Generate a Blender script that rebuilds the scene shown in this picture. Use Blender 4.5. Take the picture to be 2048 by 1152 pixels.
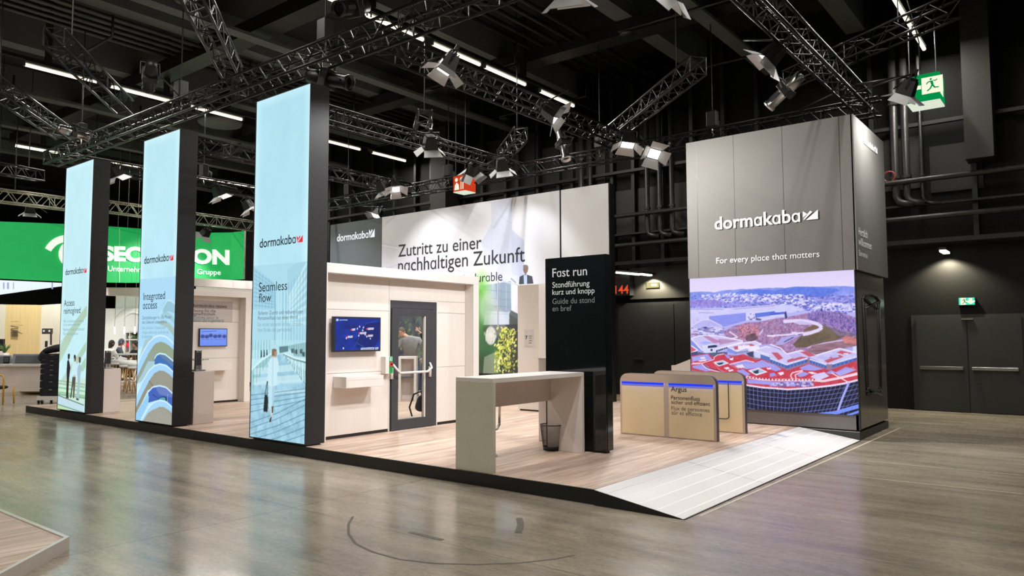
import bpy, bmesh, math, random
import numpy as np
from mathutils import Vector, Matrix, Euler

for o in list(bpy.data.objects):
    bpy.data.objects.remove(o)
SC = bpy.context.scene
COL = SC.collection
PI = math.pi
R = math.radians

# ------------------------------------------------------------------ camera
F_PX, YAW, PITCH, ROLL = 1472.6, R(38.31), R(3.817), R(-0.143)
CAM = np.array([0.0, 0.0, 1.65])
_fw = np.array([-math.sin(YAW) * math.cos(PITCH), math.cos(YAW) * math.cos(PITCH), math.sin(PITCH)])
_r0 = np.array([math.cos(YAW), math.sin(YAW), 0.0])
_u0 = np.cross(_r0, _fw)
_rt = math.cos(ROLL) * _r0 + math.sin(ROLL) * _u0
_up = -math.sin(ROLL) * _r0 + math.cos(ROLL) * _u0
cd = bpy.data.cameras.new('camera')
cd.sensor_fit = 'HORIZONTAL'
cd.sensor_width = 36.0
cd.lens = 36.0 * F_PX / 2048.0
cd.clip_start, cd.clip_end = 0.05, 300.0
cam = bpy.data.objects.new('camera', cd)
COL.objects.link(cam)
cam.matrix_world = Matrix(((_rt[0], _up[0], -_fw[0], CAM[0]), (_rt[1], _up[1], -_fw[1], CAM[1]),
                           (_rt[2], _up[2], -_fw[2], CAM[2]), (0, 0, 0, 1)))
SC.camera = cam

# ------------------------------------------------------------------ world, exposure
W = bpy.data.worlds.new('hall')
SC.world = W
W.use_nodes = True
W.node_tree.nodes['Background'].inputs[0].default_value = (0.55, 0.62, 0.7, 1)
W.node_tree.nodes['Background'].inputs[1].default_value = 0.0
SC.view_settings.view_transform = 'Standard'
SC.view_settings.look = 'None'
SC.view_settings.exposure = 0.0
SC.view_settings.gamma = 1.0
SC.view_settings.use_curve_mapping = False
SC.cycles.max_bounces = 8
SC.cycles.transparent_max_bounces = 8
SC.cycles.caustics_reflective = False
SC.cycles.caustics_refractive = False
SC.cycles.sample_clamp_indirect = 4.0

# light levels (watts) of the hall's own lamps
HALL_W = 90.0      # one fluorescent batten
FLOOD_W = 118.0     # one truss floodlight
HALL_COL = (1.0, 0.96, 0.885)
FLOOD_COL = (1.0, 0.98, 0.995)

# ------------------------------------------------------------------ measuring: a pixel of the 2048x1152 frame to a point on a known plane
def ray(x, y):
    return (x - 1024.0) / F_PX * _rt - (y - 576.0) / F_PX * _up + _fw
def onz(x, y, z):
    d = ray(x, y); return CAM + d * ((z - CAM[2]) / d[2])
def ony(x, y, Y):
    d = ray(x, y); return CAM + d * (Y / d[1])
def onx(x, y, X):
    d = ray(x, y); return CAM + d * (X / d[0])
def atd(x, y, dist):
    return CAM + ray(x, y) * dist

# ------------------------------------------------------------------ materials
def lin(c):
    c = np.asarray(c, float) / 255.0
    return np.where(c <= 0.04045, c / 12.92, ((c + 0.055) / 1.055) ** 2.4)
def rgba(c):
    l = lin(c); return (float(l[0]), float(l[1]), float(l[2]), 1.0)

MATS = {}
def mat(name, c, rough=0.5, metal=0.0, var=0.06, scale=6.0, bump=0.0, spec=0.5, emit=None, es=0.0, coat=0.0, stretch=None, alpha=None):
    """A principled material whose colour wanders a little through a noise texture."""
    if name in MATS:
        return MATS[name]
    m = bpy.data.materials.new(name); m.use_nodes = True
    nt = m.node_tree; b = nt.nodes['Principled BSDF']
    b.inputs['Roughness'].default_value = rough
    b.inputs['Metallic'].default_value = metal
    b.inputs['Specular IOR Level'].default_value = spec
    b.inputs['Coat Weight'].default_value = coat
    b.inputs['Coat Roughness'].default_value = 0.05
    tc = nt.nodes.new('ShaderNodeTexCoord')
    mp = nt.nodes.new('ShaderNodeMapping')
    nz = nt.nodes.new('ShaderNodeTexNoise')
    nz.inputs['Scale'].default_value = scale
    nz.inputs['Detail'].default_value = 4.0
    if stretch:
        mp.inputs['Scale'].default_value = stretch
    rp = nt.nodes.new('ShaderNodeValToRGB')
    l = np.array(rgba(c)[:3])
    rp.color_ramp.elements[0].position = 0.3
    rp.color_ramp.elements[1].position = 0.7
    rp.color_ramp.elements[0].color = (*np.clip(l * (1 - var), 0, 1), 1)
    rp.color_ramp.elements[1].color = (*np.clip(l * (1 + var), 0, 1), 1)
    nt.links.new(tc.outputs['Object'], mp.inputs['Vector'])
    nt.links.new(mp.outputs['Vector'], nz.inputs['Vector'])
    nt.links.new(nz.outputs['Fac'], rp.inputs['Fac'])
    nt.links.new(rp.outputs['Color'], b.inputs['Base Color'])
    if bump:
        bp = nt.nodes.new('ShaderNodeBump'); bp.inputs['Strength'].default_value = bump
        bp.inputs['Distance'].default_value = 0.01
        nt.links.new(nz.outputs['Fac'], bp.inputs['Height'])
        nt.links.new(bp.outputs['Normal'], b.inputs['Normal'])
    if emit is not None:
        b.inputs['Emission Color'].default_value = rgba(emit)
        b.inputs['Emission Strength'].default_value = es
        m.cycles.emission_sampling = 'NONE'
    if alpha is not None:
        b.inputs['Alpha'].default_value = alpha
    MATS[name] = m
    return m

def glow(name, c, strength=1.0):
    """A self-lit surface (lamp tube, screen, backlit sign)."""
    if name in MATS:
        return MATS[name]
    m = bpy.data.materials.new(name); m.use_nodes = True
    nt = m.node_tree; nt.nodes.clear()
    out = nt.nodes.new('ShaderNodeOutputMaterial'); e = nt.nodes.new('ShaderNodeEmission')
    e.inputs['Color'].default_value = rgba(c); e.inputs['Strength'].default_value = strength
    nt.links.new(e.outputs[0], out.inputs[0])
    m.cycles.emission_sampling = 'NONE'
    MATS[name] = m
    return m

def picture_mat(name, lit, strength=1.0, rough=0.5):
    """Shows the colour attribute 'Col' of a picture mesh: self-lit (screens, light boxes) or printed."""
    if name in MATS:
        return MATS[name]
    m = bpy.data.materials.new(name); m.use_nodes = True
    nt = m.node_tree; b = nt.nodes['Principled BSDF']
    a = nt.nodes.new('ShaderNodeAttribute'); a.attribute_name = 'Col'
    b.inputs['Roughness'].default_value = rough
    if lit:
        b.inputs['Base Color'].default_value = (0.01, 0.01, 0.012, 1)
        b.inputs['Specular IOR Level'].default_value = 0.1
        nt.links.new(a.outputs['Color'], b.inputs['Emission Color'])
        b.inputs['Emission Strength'].default_value = strength
        m.cycles.emission_sampling = 'NONE'
    else:
        nt.links.new(a.outputs['Color'], b.inputs['Base Color'])
    MATS[name] = m
    return m

def plank_mat():
    m = bpy.data.materials.new('oak_planks'); m.use_nodes = True
    nt = m.node_tree; b = nt.nodes['Principled BSDF']; L = nt.links.new
    tc = nt.nodes.new('ShaderNodeTexCoord'); mp = nt.nodes.new('ShaderNodeMapping')
    br = nt.nodes.new('ShaderNodeTexBrick')
    br.offset = 0.37; br.inputs['Scale'].default_value = 1.0
    br.inputs['Brick Width'].default_value = 1.25; br.inputs['Row Height'].default_value = 0.105
    br.inputs['Mortar Size'].default_value = 0.0012; br.inputs['Bias'].default_value = 0.0
    br.inputs['Color1'].default_value = rgba((232, 214, 199)); br.inputs['Color2'].default_value = rgba((204, 183, 167))
    br.inputs['Mortar'].default_value = rgba((120, 102, 90))
    nz = nt.nodes.new('ShaderNodeTexNoise'); mp2 = nt.nodes.new('ShaderNodeMapping')
    mp.inputs['Rotation'].default_value = (0, 0, PI / 2)
    mp2.inputs['Scale'].default_value = (14, 0.9, 1); nz.inputs['Scale'].default_value = 1.6; nz.inputs['Detail'].default_value = 6
    rp = nt.nodes.new('ShaderNodeValToRGB')
    rp.color_ramp.elements[0].position = 0.3; rp.color_ramp.elements[0].color = rgba((206, 190, 180))
    rp.color_ramp.elements[1].position = 0.72; rp.color_ramp.elements[1].color = rgba((255, 250, 246))
    mx = nt.nodes.new('ShaderNodeMix'); mx.data_type = 'RGBA'; mx.blend_type = 'MULTIPLY'; mx.inputs[0].default_value = 1.0
    L(tc.outputs['Object'], mp.inputs['Vector']); L(mp.outputs['Vector'], br.inputs['Vector'])
    L(tc.outputs['Object'], mp2.inputs['Vector']); L(mp2.outputs['Vector'], nz.inputs['Vector'])
    L(nz.outputs['Fac'], rp.inputs['Fac']); L(br.outputs['Color'], mx.inputs[6]); L(rp.outputs['Color'], mx.inputs[7])
    L(mx.outputs[2], b.inputs['Base Color'])
    b.inputs['Roughness'].default_value = 0.42
    b.inputs['Specular IOR Level'].default_value = 0.4
    return m

def concrete_mat():
    m = bpy.data.materials.new('polished_concrete'); m.use_nodes = True
    nt = m.node_tree; b = nt.nodes['Principled BSDF']; L = nt.links.new
    tc = nt.nodes.new('ShaderNodeTexCoord')
    def noise(scale, detail, st=(1, 1, 1), rot=0.0):
        mp = nt.nodes.new('ShaderNodeMapping'); mp.inputs['Scale'].default_value = st; mp.inputs['Rotation'].default_value = (0, 0, rot)
        n = nt.nodes.new('ShaderNodeTexNoise'); n.inputs['Scale'].default_value = scale; n.inputs['Detail'].default_value = detail
        n.inputs['Roughness'].default_value = 0.62
        L(tc.outputs['Object'], mp.inputs['Vector']); L(mp.outputs['Vector'], n.inputs['Vector']); return n
    def ramp(n, p0, c0, p1, c1):
        r = nt.nodes.new('ShaderNodeValToRGB'); r.color_ramp.elements[0].position = p0; r.color_ramp.elements[1].position = p1
        r.color_ramp.elements[0].color = c0; r.color_ramp.elements[1].color = c1; L(n.outputs['Fac'], r.inputs['Fac']); return r
    def mult(a, c, f=1.0):
        x = nt.nodes.new('ShaderNodeMix'); x.data_type = 'RGBA'; x.blend_type = 'MULTIPLY'; x.inputs[0].default_value = f
        L(a, x.inputs[6]); L(c, x.inputs[7]); return x.outputs[2]
    g = lambda v: (v, v, v, 1)
    base = ramp(noise(0.55, 8), 0.3, rgba((150, 140, 122)), 0.72, rgba((186, 175, 155)))
    streak = ramp(noise(1.3, 7, (0.55, 3.2, 1), R(14)), 0.34, g(0.66), 0.62, g(1.0))
    fine = ramp(noise(16.0, 6, (1, 2.2, 1), R(-30)), 0.32, g(0.74), 0.6, g(1.0))
    scuff = ramp(noise(2.4, 9, (0.35, 5.5, 1), R(-52)), 0.30, g(0.6), 0.40, g(1.0))
    col = mult(mult(mult(base.outputs['Color'], streak.outputs['Color']), fine.outputs['Color']), scuff.outputs['Color'], 0.6)
    # saw-cut joints: long lines every 6 m in both directions
    sep = nt.nodes.new('ShaderNodeSeparateXYZ'); L(tc.outputs['Object'], sep.inputs[0])
    def joints(axis, pitch, off, width):
        a = nt.nodes.new('ShaderNodeMath'); a.operation = 'ADD'; a.inputs[1].default_value = off; L(sep.outputs[axis], a.inputs[0])
        w = nt.nodes.new('ShaderNodeMath'); w.operation = 'PINGPONG'; w.inputs[1].default_value = pitch / 2; L(a.outputs[0], w.inputs[0])
        c = nt.nodes.new('ShaderNodeMath'); c.operation = 'LESS_THAN'; c.inputs[1].default_value = width; L(w.outputs[0], c.inputs[0])
        return c.outputs[0]
    j = nt.nodes.new('ShaderNodeMath'); j.operation = 'MAXIMUM'
    L(joints(0, 9.0, 6.2, 0.006), j.inputs[0]); L(joints(1, 9.0, 4.6, 0.004), j.inputs[1])
    jm = nt.nodes.new('ShaderNodeMix'); jm.data_type = 'RGBA'; jm.inputs[7].default_value = rgba((70, 64, 54))
    jf = nt.nodes.new('ShaderNodeMath'); jf.operation = 'MULTIPLY'; jf.inputs[1].default_value = 0.75; L(j.outputs[0], jf.inputs[0])
    L(jf.outputs[0], jm.inputs[0]); L(col, jm.inputs[6])
    L(jm.outputs[2], b.inputs['Base Color'])
    rr = ramp(noise(0.9, 6, (0.5, 2.5, 1), R(14)), 0.3, g(0.15), 0.7, g(0.29)); L(rr.outputs['Color'], b.inputs['Roughness'])
    bp = nt.nodes.new('ShaderNodeBump'); bp.inputs['Strength'].default_value = 0.09; bp.inputs['Distance'].default_value = 0.012
    bn = noise(3.0, 5, (0.6, 2.6, 1), R(14)); L(bn.outputs['Fac'], bp.inputs['Height']); L(bp.outputs['Normal'], b.inputs['Normal'])
    b.inputs['Specular IOR Level'].default_value = 0.62
    return m

M = dict(
    concrete=concrete_mat(), planks=plank_mat(),
    white=mat('white_laminate', (226, 220, 214), 0.45, var=0.02, scale=2.0, stretch=(1, 1, .2)),
    board=mat('pale_wood_grain_board', (224, 217, 209), 0.5, var=0.03, scale=5.0, stretch=(14, 14, .4)),
    pale=mat('pale_pink_white_board', (222, 210, 204), 0.5, var=0.02, scale=3.0),
    grey_green=mat('panel_shade_and_bowl_grey', (206, 204, 186), 0.45, var=0.03),  # shade of the counter's near panel as a colour; bowls share it
    ramp=mat('ramp_white_deck', (226, 224, 222), 0.5, var=0.04, scale=1.2),
    black=mat('black_matt', (26, 27, 29), 0.5, var=0.1),
    black_edge=mat('black_edge_board', (22, 22, 24), 0.35, var=0.15),
    gloss_black=mat('black_glass', (20, 24, 25), 0.06, var=0.1, spec=0.7),
    column_side=mat('column_side_charcoal', (38, 38, 38), 0.55, var=.04, spec=.3),
    char=mat('charcoal_satin', (66, 64, 62), 0.42, var=0.04),
    fabric=mat('charcoal_fabric', (104, 102, 96), 0.75, var=0.1, scale=160.0, bump=0.1),
    slate=mat('slate_satin_panel', (84, 90, 95), 0.38, var=0.05, scale=1.0),
    gloss_grey=mat('smoked_grey_panel', (104, 98, 95), 0.16, var=0.06, scale=1.5, spec=0.6),
    fire_door=mat('fire_door_dark_grey', (36, 36, 33), .6, var=.06),
    door=mat('anthracite_door', (60, 61, 63), 0.45, var=0.05),
    steel=mat('brushed_steel', (190, 190, 188), 0.28, 1.0, var=0.06, scale=30, stretch=(1, 1, 12)),
    chrome=mat('chrome', (225, 225, 225), 0.12, 1.0, var=0.02),
    alu_dark=mat('black_truss_tube', (38, 38, 39), 0.33, 0.7, var=0.2),
    alu=mat('bare_truss_tube', (168, 165, 150), 0.35, 0.8, var=0.15),
    lamp_black=mat('lamp_housing_black', (20, 20, 21), 0.45, 0.2, var=0.2),
    flap=mat('barn_door_metal', (165, 165, 165), 0.45, 0.0, var=0.05),
    bronze=mat('champagne_metal', (192, 176, 160), 0.35, 0.3, var=0.03, scale=3),
    gold_glass=mat('champagne_glass', (222, 203, 164), 0.12, 0.0, var=0.02, spec=0.6, scale=2),
    wall_dark=mat('hall_wall_black', (14, 14, 13), 0.7, var=0.12, scale=0.8, spec=.2),
    wall_panel=mat('hall_wall_panel', (36, 35, 31), 0.6, var=0.1, scale=1.2),
    ceil=mat('ceiling_black', (14, 15, 18), 0.8, var=0.2, scale=0.7),
    beam=mat('ceiling_beam_grey', (84, 90, 90), 0.7, var=0.12, scale=1.0),
    duct=mat('galvanised_pipe_dark', (58, 58, 57), 0.4, 0.5, var=0.15),
    rail=mat('cable_tray_dark', (20, 21, 22), 0.55, var=0.2),
    tube=glow('fluorescent_tube', (255, 240, 205), 3.0),
    lens=glow('floodlight_lens', (255, 252, 246), 6.0),
    ink=mat('lettering_dark', (38, 38, 46), 0.5, var=0.02),
    ink_soft=mat('lettering_grey', (98, 102, 104), 0.5, var=0.02),
    ink_navy=mat('lettering_navy', (22, 34, 84), 0.5, var=0.02),
    ink_pale=mat('lettering_blue_grey', (104, 142, 152), 0.5, var=0.02),
    lit_soft=glow('lit_lettering_grey', (92, 118, 130), 1.0), lit_pale=glow('lit_lettering_pale', (132, 172, 186), 1.0),
    red=mat('logo_red', (214, 40, 60), 0.5, var=0.02, emit=(214, 40, 60), es=0.75),
    white_letter=mat('lettering_white', (240, 240, 240), 0.5, var=0.01),
    lit_letter=glow('lettering_backlit', (248, 250, 255), 0.95),
    wood=mat('light_oak_veneer', (222, 196, 142), 0.5, var=0.08, scale=4, stretch=(10, 10, .5)),
    oak_leg=mat('oak_leg', (196, 158, 100), 0.5, var=0.08, scale=8),
    skin=mat('skin', (204, 158, 134), 0.55, var=0.05, scale=12),
    hair_grey=mat('hair_short_grey_brown', (92, 78, 66), 0.8, var=0.2, scale=60),
    hair_dark=mat('hair_dark', (40, 30, 27), 0.7, var=0.2, scale=60),
    tee=mat('tshirt_grey_marl', (134, 134, 132), 0.85, var=0.12, scale=25, bump=0.4),
    jeans=mat('denim_blue', (72, 86, 110), 0.85, var=0.15, scale=30),
    dark_cloth=mat('dark_cloth', (34, 34, 40), 0.85, var=0.15, scale=20),
    white_cloth=mat('white_cloth', (226, 226, 220), 0.85, var=0.05, scale=10),
    grey_cloth=mat('grey_hoodie', (74, 80, 92), 0.85, var=0.1, scale=10),
    leaf=mat('leaf_green', (72, 104, 48), 0.5, var=0.3, scale=30),
)

# ------------------------------------------------------------------ mesh helpers
class MB:
    """Collects boxes, tubes, prisms and plates; build() links them as ONE mesh object."""
    def __init__(s):
        s.v, s.f, s.mi = [], [], []
    def add(s, vs, fs):
        n = len(s.v)
        s.v += [tuple(float(c) for c in p) for p in vs]
        s.f += [tuple(i + n for i in f) for f in fs]
        return s
    def box(s, x0, x1, y0, y1, z0, z1):
        x0, x1 = min(x0, x1), max(x0, x1); y0, y1 = min(y0, y1), max(y0, y1); z0, z1 = min(z0, z1), max(z0, z1)
        return s.add([(x0, y0, z0), (x1, y0, z0), (x1, y1, z0), (x0, y1, z0), (x0, y0, z1), (x1, y0, z1), (x1, y1, z1), (x0, y1, z1)],
                     [(0, 3, 2, 1), (4, 5, 6, 7), (0, 1, 5, 4), (1, 2, 6, 5), (2, 3, 7, 6), (3, 0, 4, 7)])
    def tube(s, pts, r, n=8, cap=True, closed=False):
        pts = [Vector(p) for p in pts]; k = len(pts)
        rs = r if isinstance(r, (list, tuple)) else [r] * k
        rings = []; ref = None
        for i, p in enumerate(pts):
            if closed:
                d = (pts[(i + 1) % k] - pts[i - 1])
            else:
                d = (pts[min(i + 1, k - 1)] - pts[max(i - 1, 0)])
            d.normalize()
            if ref is None:
                ref = Vector((0, 0, 1)) if abs(d.z) < 0.9 else Vector((1, 0, 0))
            u = d.cross(ref); u.normalize(); w = u.cross(d); ref = w
            rings.append([p + (u * math.cos(2 * PI * j / n) + w * math.sin(2 * PI * j / n)) * rs[i] for j in range(n)])
        vs = [p for rg in rings for p in rg]; fs = []
        for i in range(k if closed else k - 1):
            a, b = i * n, ((i + 1) % k) * n
            for j in range(n):
                fs.append((a + j, a + (j + 1) % n, b + (j + 1) % n, b + j))
        if cap and not closed:
            fs.append(tuple(range(n - 1, -1, -1))); fs.append(tuple((k - 1) * n + j for j in range(n)))
        return s.add(vs, fs)
    def lathe(s, prof, c=(0, 0, 0), n=24, axis='z'):
        vs = []
        for r, h in prof:
            for j in range(n):
                a = 2 * PI * j / n; x, y = r * math.cos(a), r * math.sin(a)
                p = (x, y, h) if axis == 'z' else ((h, x, y) if axis == 'x' else (x, h, y))
                vs.append((p[0] + c[0], p[1] + c[1], p[2] + c[2]))
        fs = []
        for i in range(len(prof) - 1):
            for j in range(n):
                fs.append((i * n + j, i * n + (j + 1) % n, (i + 1) * n + (j + 1) % n, (i + 1) * n + j))
        if prof[0][0] > 1e-4: fs.append(tuple(range(n - 1, -1, -1)))
        if prof[-1][0] > 1e-4: fs.append(tuple((len(prof) - 1) * n + j for j in range(n)))
        return s.add(vs, fs)
    def prism(s, poly, o, ux, uy, depth):
        """poly in (u, v), laid out from o along ux, uy and pushed back by depth along -(ux x uy)."""
        o, ux, uy = Vector(o), Vector(ux), Vector(uy); nrm = ux.cross(uy); nrm.normalize()
        a = [o + ux * p[0] + uy * p[1] for p in poly]; b = [p - nrm * depth for p in a]; n = len(poly)
        fs = [tuple(range(n)), tuple(range(2 * n - 1, n - 1, -1))]
        for i in range(n):
            fs.append((i, n + i, n + (i + 1) % n, (i + 1) % n))
        return s.add(a + b, fs)
    def quad(s, a, b, c, d):
        return s.add([a, b, c, d], [(0, 1, 2, 3)])
    def build(s, name, m, parent=None, smooth=False, bevel=0.0):
        me = bpy.data.meshes.new(name)
        off = Vector(parent['_o']) if parent is not None and '_o' in parent else Vector((0, 0, 0))
        me.from_pydata([tuple(Vector(p) - off) for p in s.v], [], s.f); me.update()
        bm = bmesh.new(); bm.from_mesh(me); bmesh.ops.recalc_face_normals(bm, faces=bm.faces); bm.to_mesh(me); bm.free()
        me.materials.append(m)
        if smooth:
            me.polygons.foreach_set('use_smooth', [True] * len(me.polygons))
        o = bpy.data.objects.new(name, me); COL.objects.link(o)
        if parent is not None:
            o.parent = parent; o['_o'] = tuple(off)
        if bevel:
            bv = o.modifiers.new('edge', 'BEVEL'); bv.width = bevel; bv.segments = 2; bv.limit_method = 'ANGLE'
        return o

def tag(o, label=None, cat=None, group=None, kind=None):
    if label: o['label'] = label
    if cat: o['category'] = cat
    if group: o['group'] = group
    if kind: o['kind'] = kind
    return o
def thing(name, label, cat, loc=(0, 0, 0), group=None):
    o = bpy.data.objects.new(name, None); COL.objects.link(o); o.empty_display_size = 0.1
    o.location = tuple(float(c) for c in loc); o['_o'] = tuple(float(c) for c in loc)
    return tag(o, label, cat, group)
def structure(name, mb, m):
    return tag(mb.build(name, m), kind='structure')
def copy_tree(o, parent=None):
    c = o.copy(); COL.objects.link(c)
    if parent is not None: c.parent = parent
    for ch in list(o.children):
        copy_tree(ch, c)
    return c
def solo(name, mb, m, label, cat, group=None, **k):
    """A thing that is one mesh, its origin at its base."""
    xs = np.array(mb.v); lo, hi = xs.min(0), xs.max(0)
    loc = Vector(((lo[0] + hi[0]) / 2, (lo[1] + hi[1]) / 2, lo[2]))
    mb.v = [tuple(Vector(p) - loc) for p in mb.v]
    o = mb.build(name, m, None, **k); o.location = loc
    return tag(o, label, cat, group)
def B(*a):
    return MB().box(*a)

# ------------------------------------------------------------------ lettering: glyphs laid out one by one (single-storey a)
_GL = {}
def _curve_mesh(body, bold):
    c = bpy.data.curves.new('t', 'FONT'); c.body = body; c.offset = bold; c.resolution_u = 4; c.fill_mode = 'BOTH'
    o = bpy.data.objects.new('t', c); COL.objects.link(o)
    dg = bpy.context.evaluated_depsgraph_get()
    me = bpy.data.meshes.new_from_object(o.evaluated_get(dg))
    v = np.array([p.co[:] for p in me.vertices]).reshape(-1, 3); f = [tuple(p.vertices) for p in me.polygons]
    bpy.data.objects.remove(o); bpy.data.curves.remove(c); bpy.data.meshes.remove(me)
    return v, f
def glyph(ch, bold):
    k = (ch, bold)
    if k not in _GL:
        src = '\u0251' if ch == 'a' else ch
        v, f = _curve_mesh(src, bold) if ch != ' ' else (np.zeros((0, 3)), [])
        a, _ = _curve_mesh('|' + src + '|', 0.0); b, _ = _curve_mesh('||', 0.0)
        adv = (a[:, 0].max() - a[:, 0].min()) - (b[:, 0].max() - b[:, 0].min())
        if ch == 'a':
            xo = glyph('o', bold)[0]; s = (xo[:, 1].max() - xo[:, 1].min()) / (v[:, 1].max() - v[:, 1].min())
            v = v * s; v[:, 1] += xo[:, 1].min() - v[:, 1].min(); adv *= s
        _GL[k] = (v, f, adv)
    return _GL[k]
def layout(body, bold=0.0, track=0.0):
    vs, fs, x, n = [], [], 0.0, 0
    for ch in body:
        v, f, adv = glyph(ch, bold)
        if len(v):
            q = v.copy(); q[:, 0] += x; vs.append(q[:, :2]); fs += [tuple(i + n for i in p) for p in f]; n += len(v)
        x += adv + track
    vs = np.concatenate(vs); return vs, fs
def text(body, p0, p1, upv, m, parent, bold=0.0, track=0.0, lift=None, name='lettering', vscale=1.0):
    """Set body so its ink runs from baseline point p0 to p1; upv is the up direction."""
    vs, fs = layout(body, bold, track)
    p0, p1, upv = Vector(p0), Vector(p1), Vector(upv)
    w = vs[:, 0].max() - vs[:, 0].min(); d = p1 - p0; s = d.length / w; d.normalize()
    nrm = d.cross(upv); lf = nrm * (0.004 if lift is None else lift)
    mb = MB(); mb.v = [tuple(p0 + d * (x - vs[:, 0].min()) * s + upv * y * s * vscale + lf) for x, y in vs]; mb.f = fs
    return mb.build(name, m, parent)
def ytext(body, a, b, Y, m, parent, **k):
    p0, p1 = ony(*a, Y), ony(*b, Y); z = (p0[2] + p1[2]) / 2; p0[2] = p1[2] = z
    return text(body, p0, p1, (0, 0, 1), m, parent, **k)
def xtext(body, a, b, X, m, parent, **k):
    p0, p1 = onx(*a, X), onx(*b, X); z = (p0[2] + p1[2]) / 2; p0[2] = p1[2] = z
    return text(body, p0, p1, (0, 0, 1), m, parent, **k)
MARK = [[(0, 1), (0, .28), (.29, .66)], [(.05, 0.02), (.02, .13), (.49, .98), (.64, .82)], [(.17, 0), (1, 1), (1, 0)]]
def mark(p0, right, w, h, m, parent, lift=0.004, name='logo'):
    """The slanted three-piece logo, w wide and h tall, its lower edge starting at p0."""
    right, up = Vector(right), Vector((0, 0, 1)); nrm = right.cross(up); mb = MB()
    for pl in MARK:
        mb.add([Vector(p0) + right * u * w + up * v * h + nrm * lift for u, v in pl], [tuple(range(len(pl)))])
    return mb.build(name, m, parent)

# ------------------------------------------------------------------ pictures: a canvas on a wall plane, shown through vertex colours
rng = np.random.default_rng(7)
def fbm(h, w, cells, octv=4, seed=0):
    r = np.random.default_rng(seed); out = np.zeros((h, w)); amp = 1.0; tot = 0.0
    cy, cx = cells
    for _ in range(octv):
        gy, gx = max(2, int(cy) + 2), max(2, int(cx) + 2)
        g = r.random((gy, gx)); yy = np.linspace(0, gy - 1.001, h); xx = np.linspace(0, gx - 1.001, w)
        iy, ix = yy.astype(int), xx.astype(int); fy, fx = (yy - iy)[:, None], (xx - ix)[None]
        fy, fx = fy * fy * (3 - 2 * fy), fx * fx * (3 - 2 * fx)
        out += amp * ((g[iy][:, ix] * (1 - fx) + g[iy][:, ix + 1] * fx) * (1 - fy) + (g[iy + 1][:, ix] * (1 - fx) + g[iy + 1][:, ix + 1] * fx) * fy)
        tot += amp; amp *= 0.55; cy *= 2; cx *= 2
    return out / tot
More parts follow.
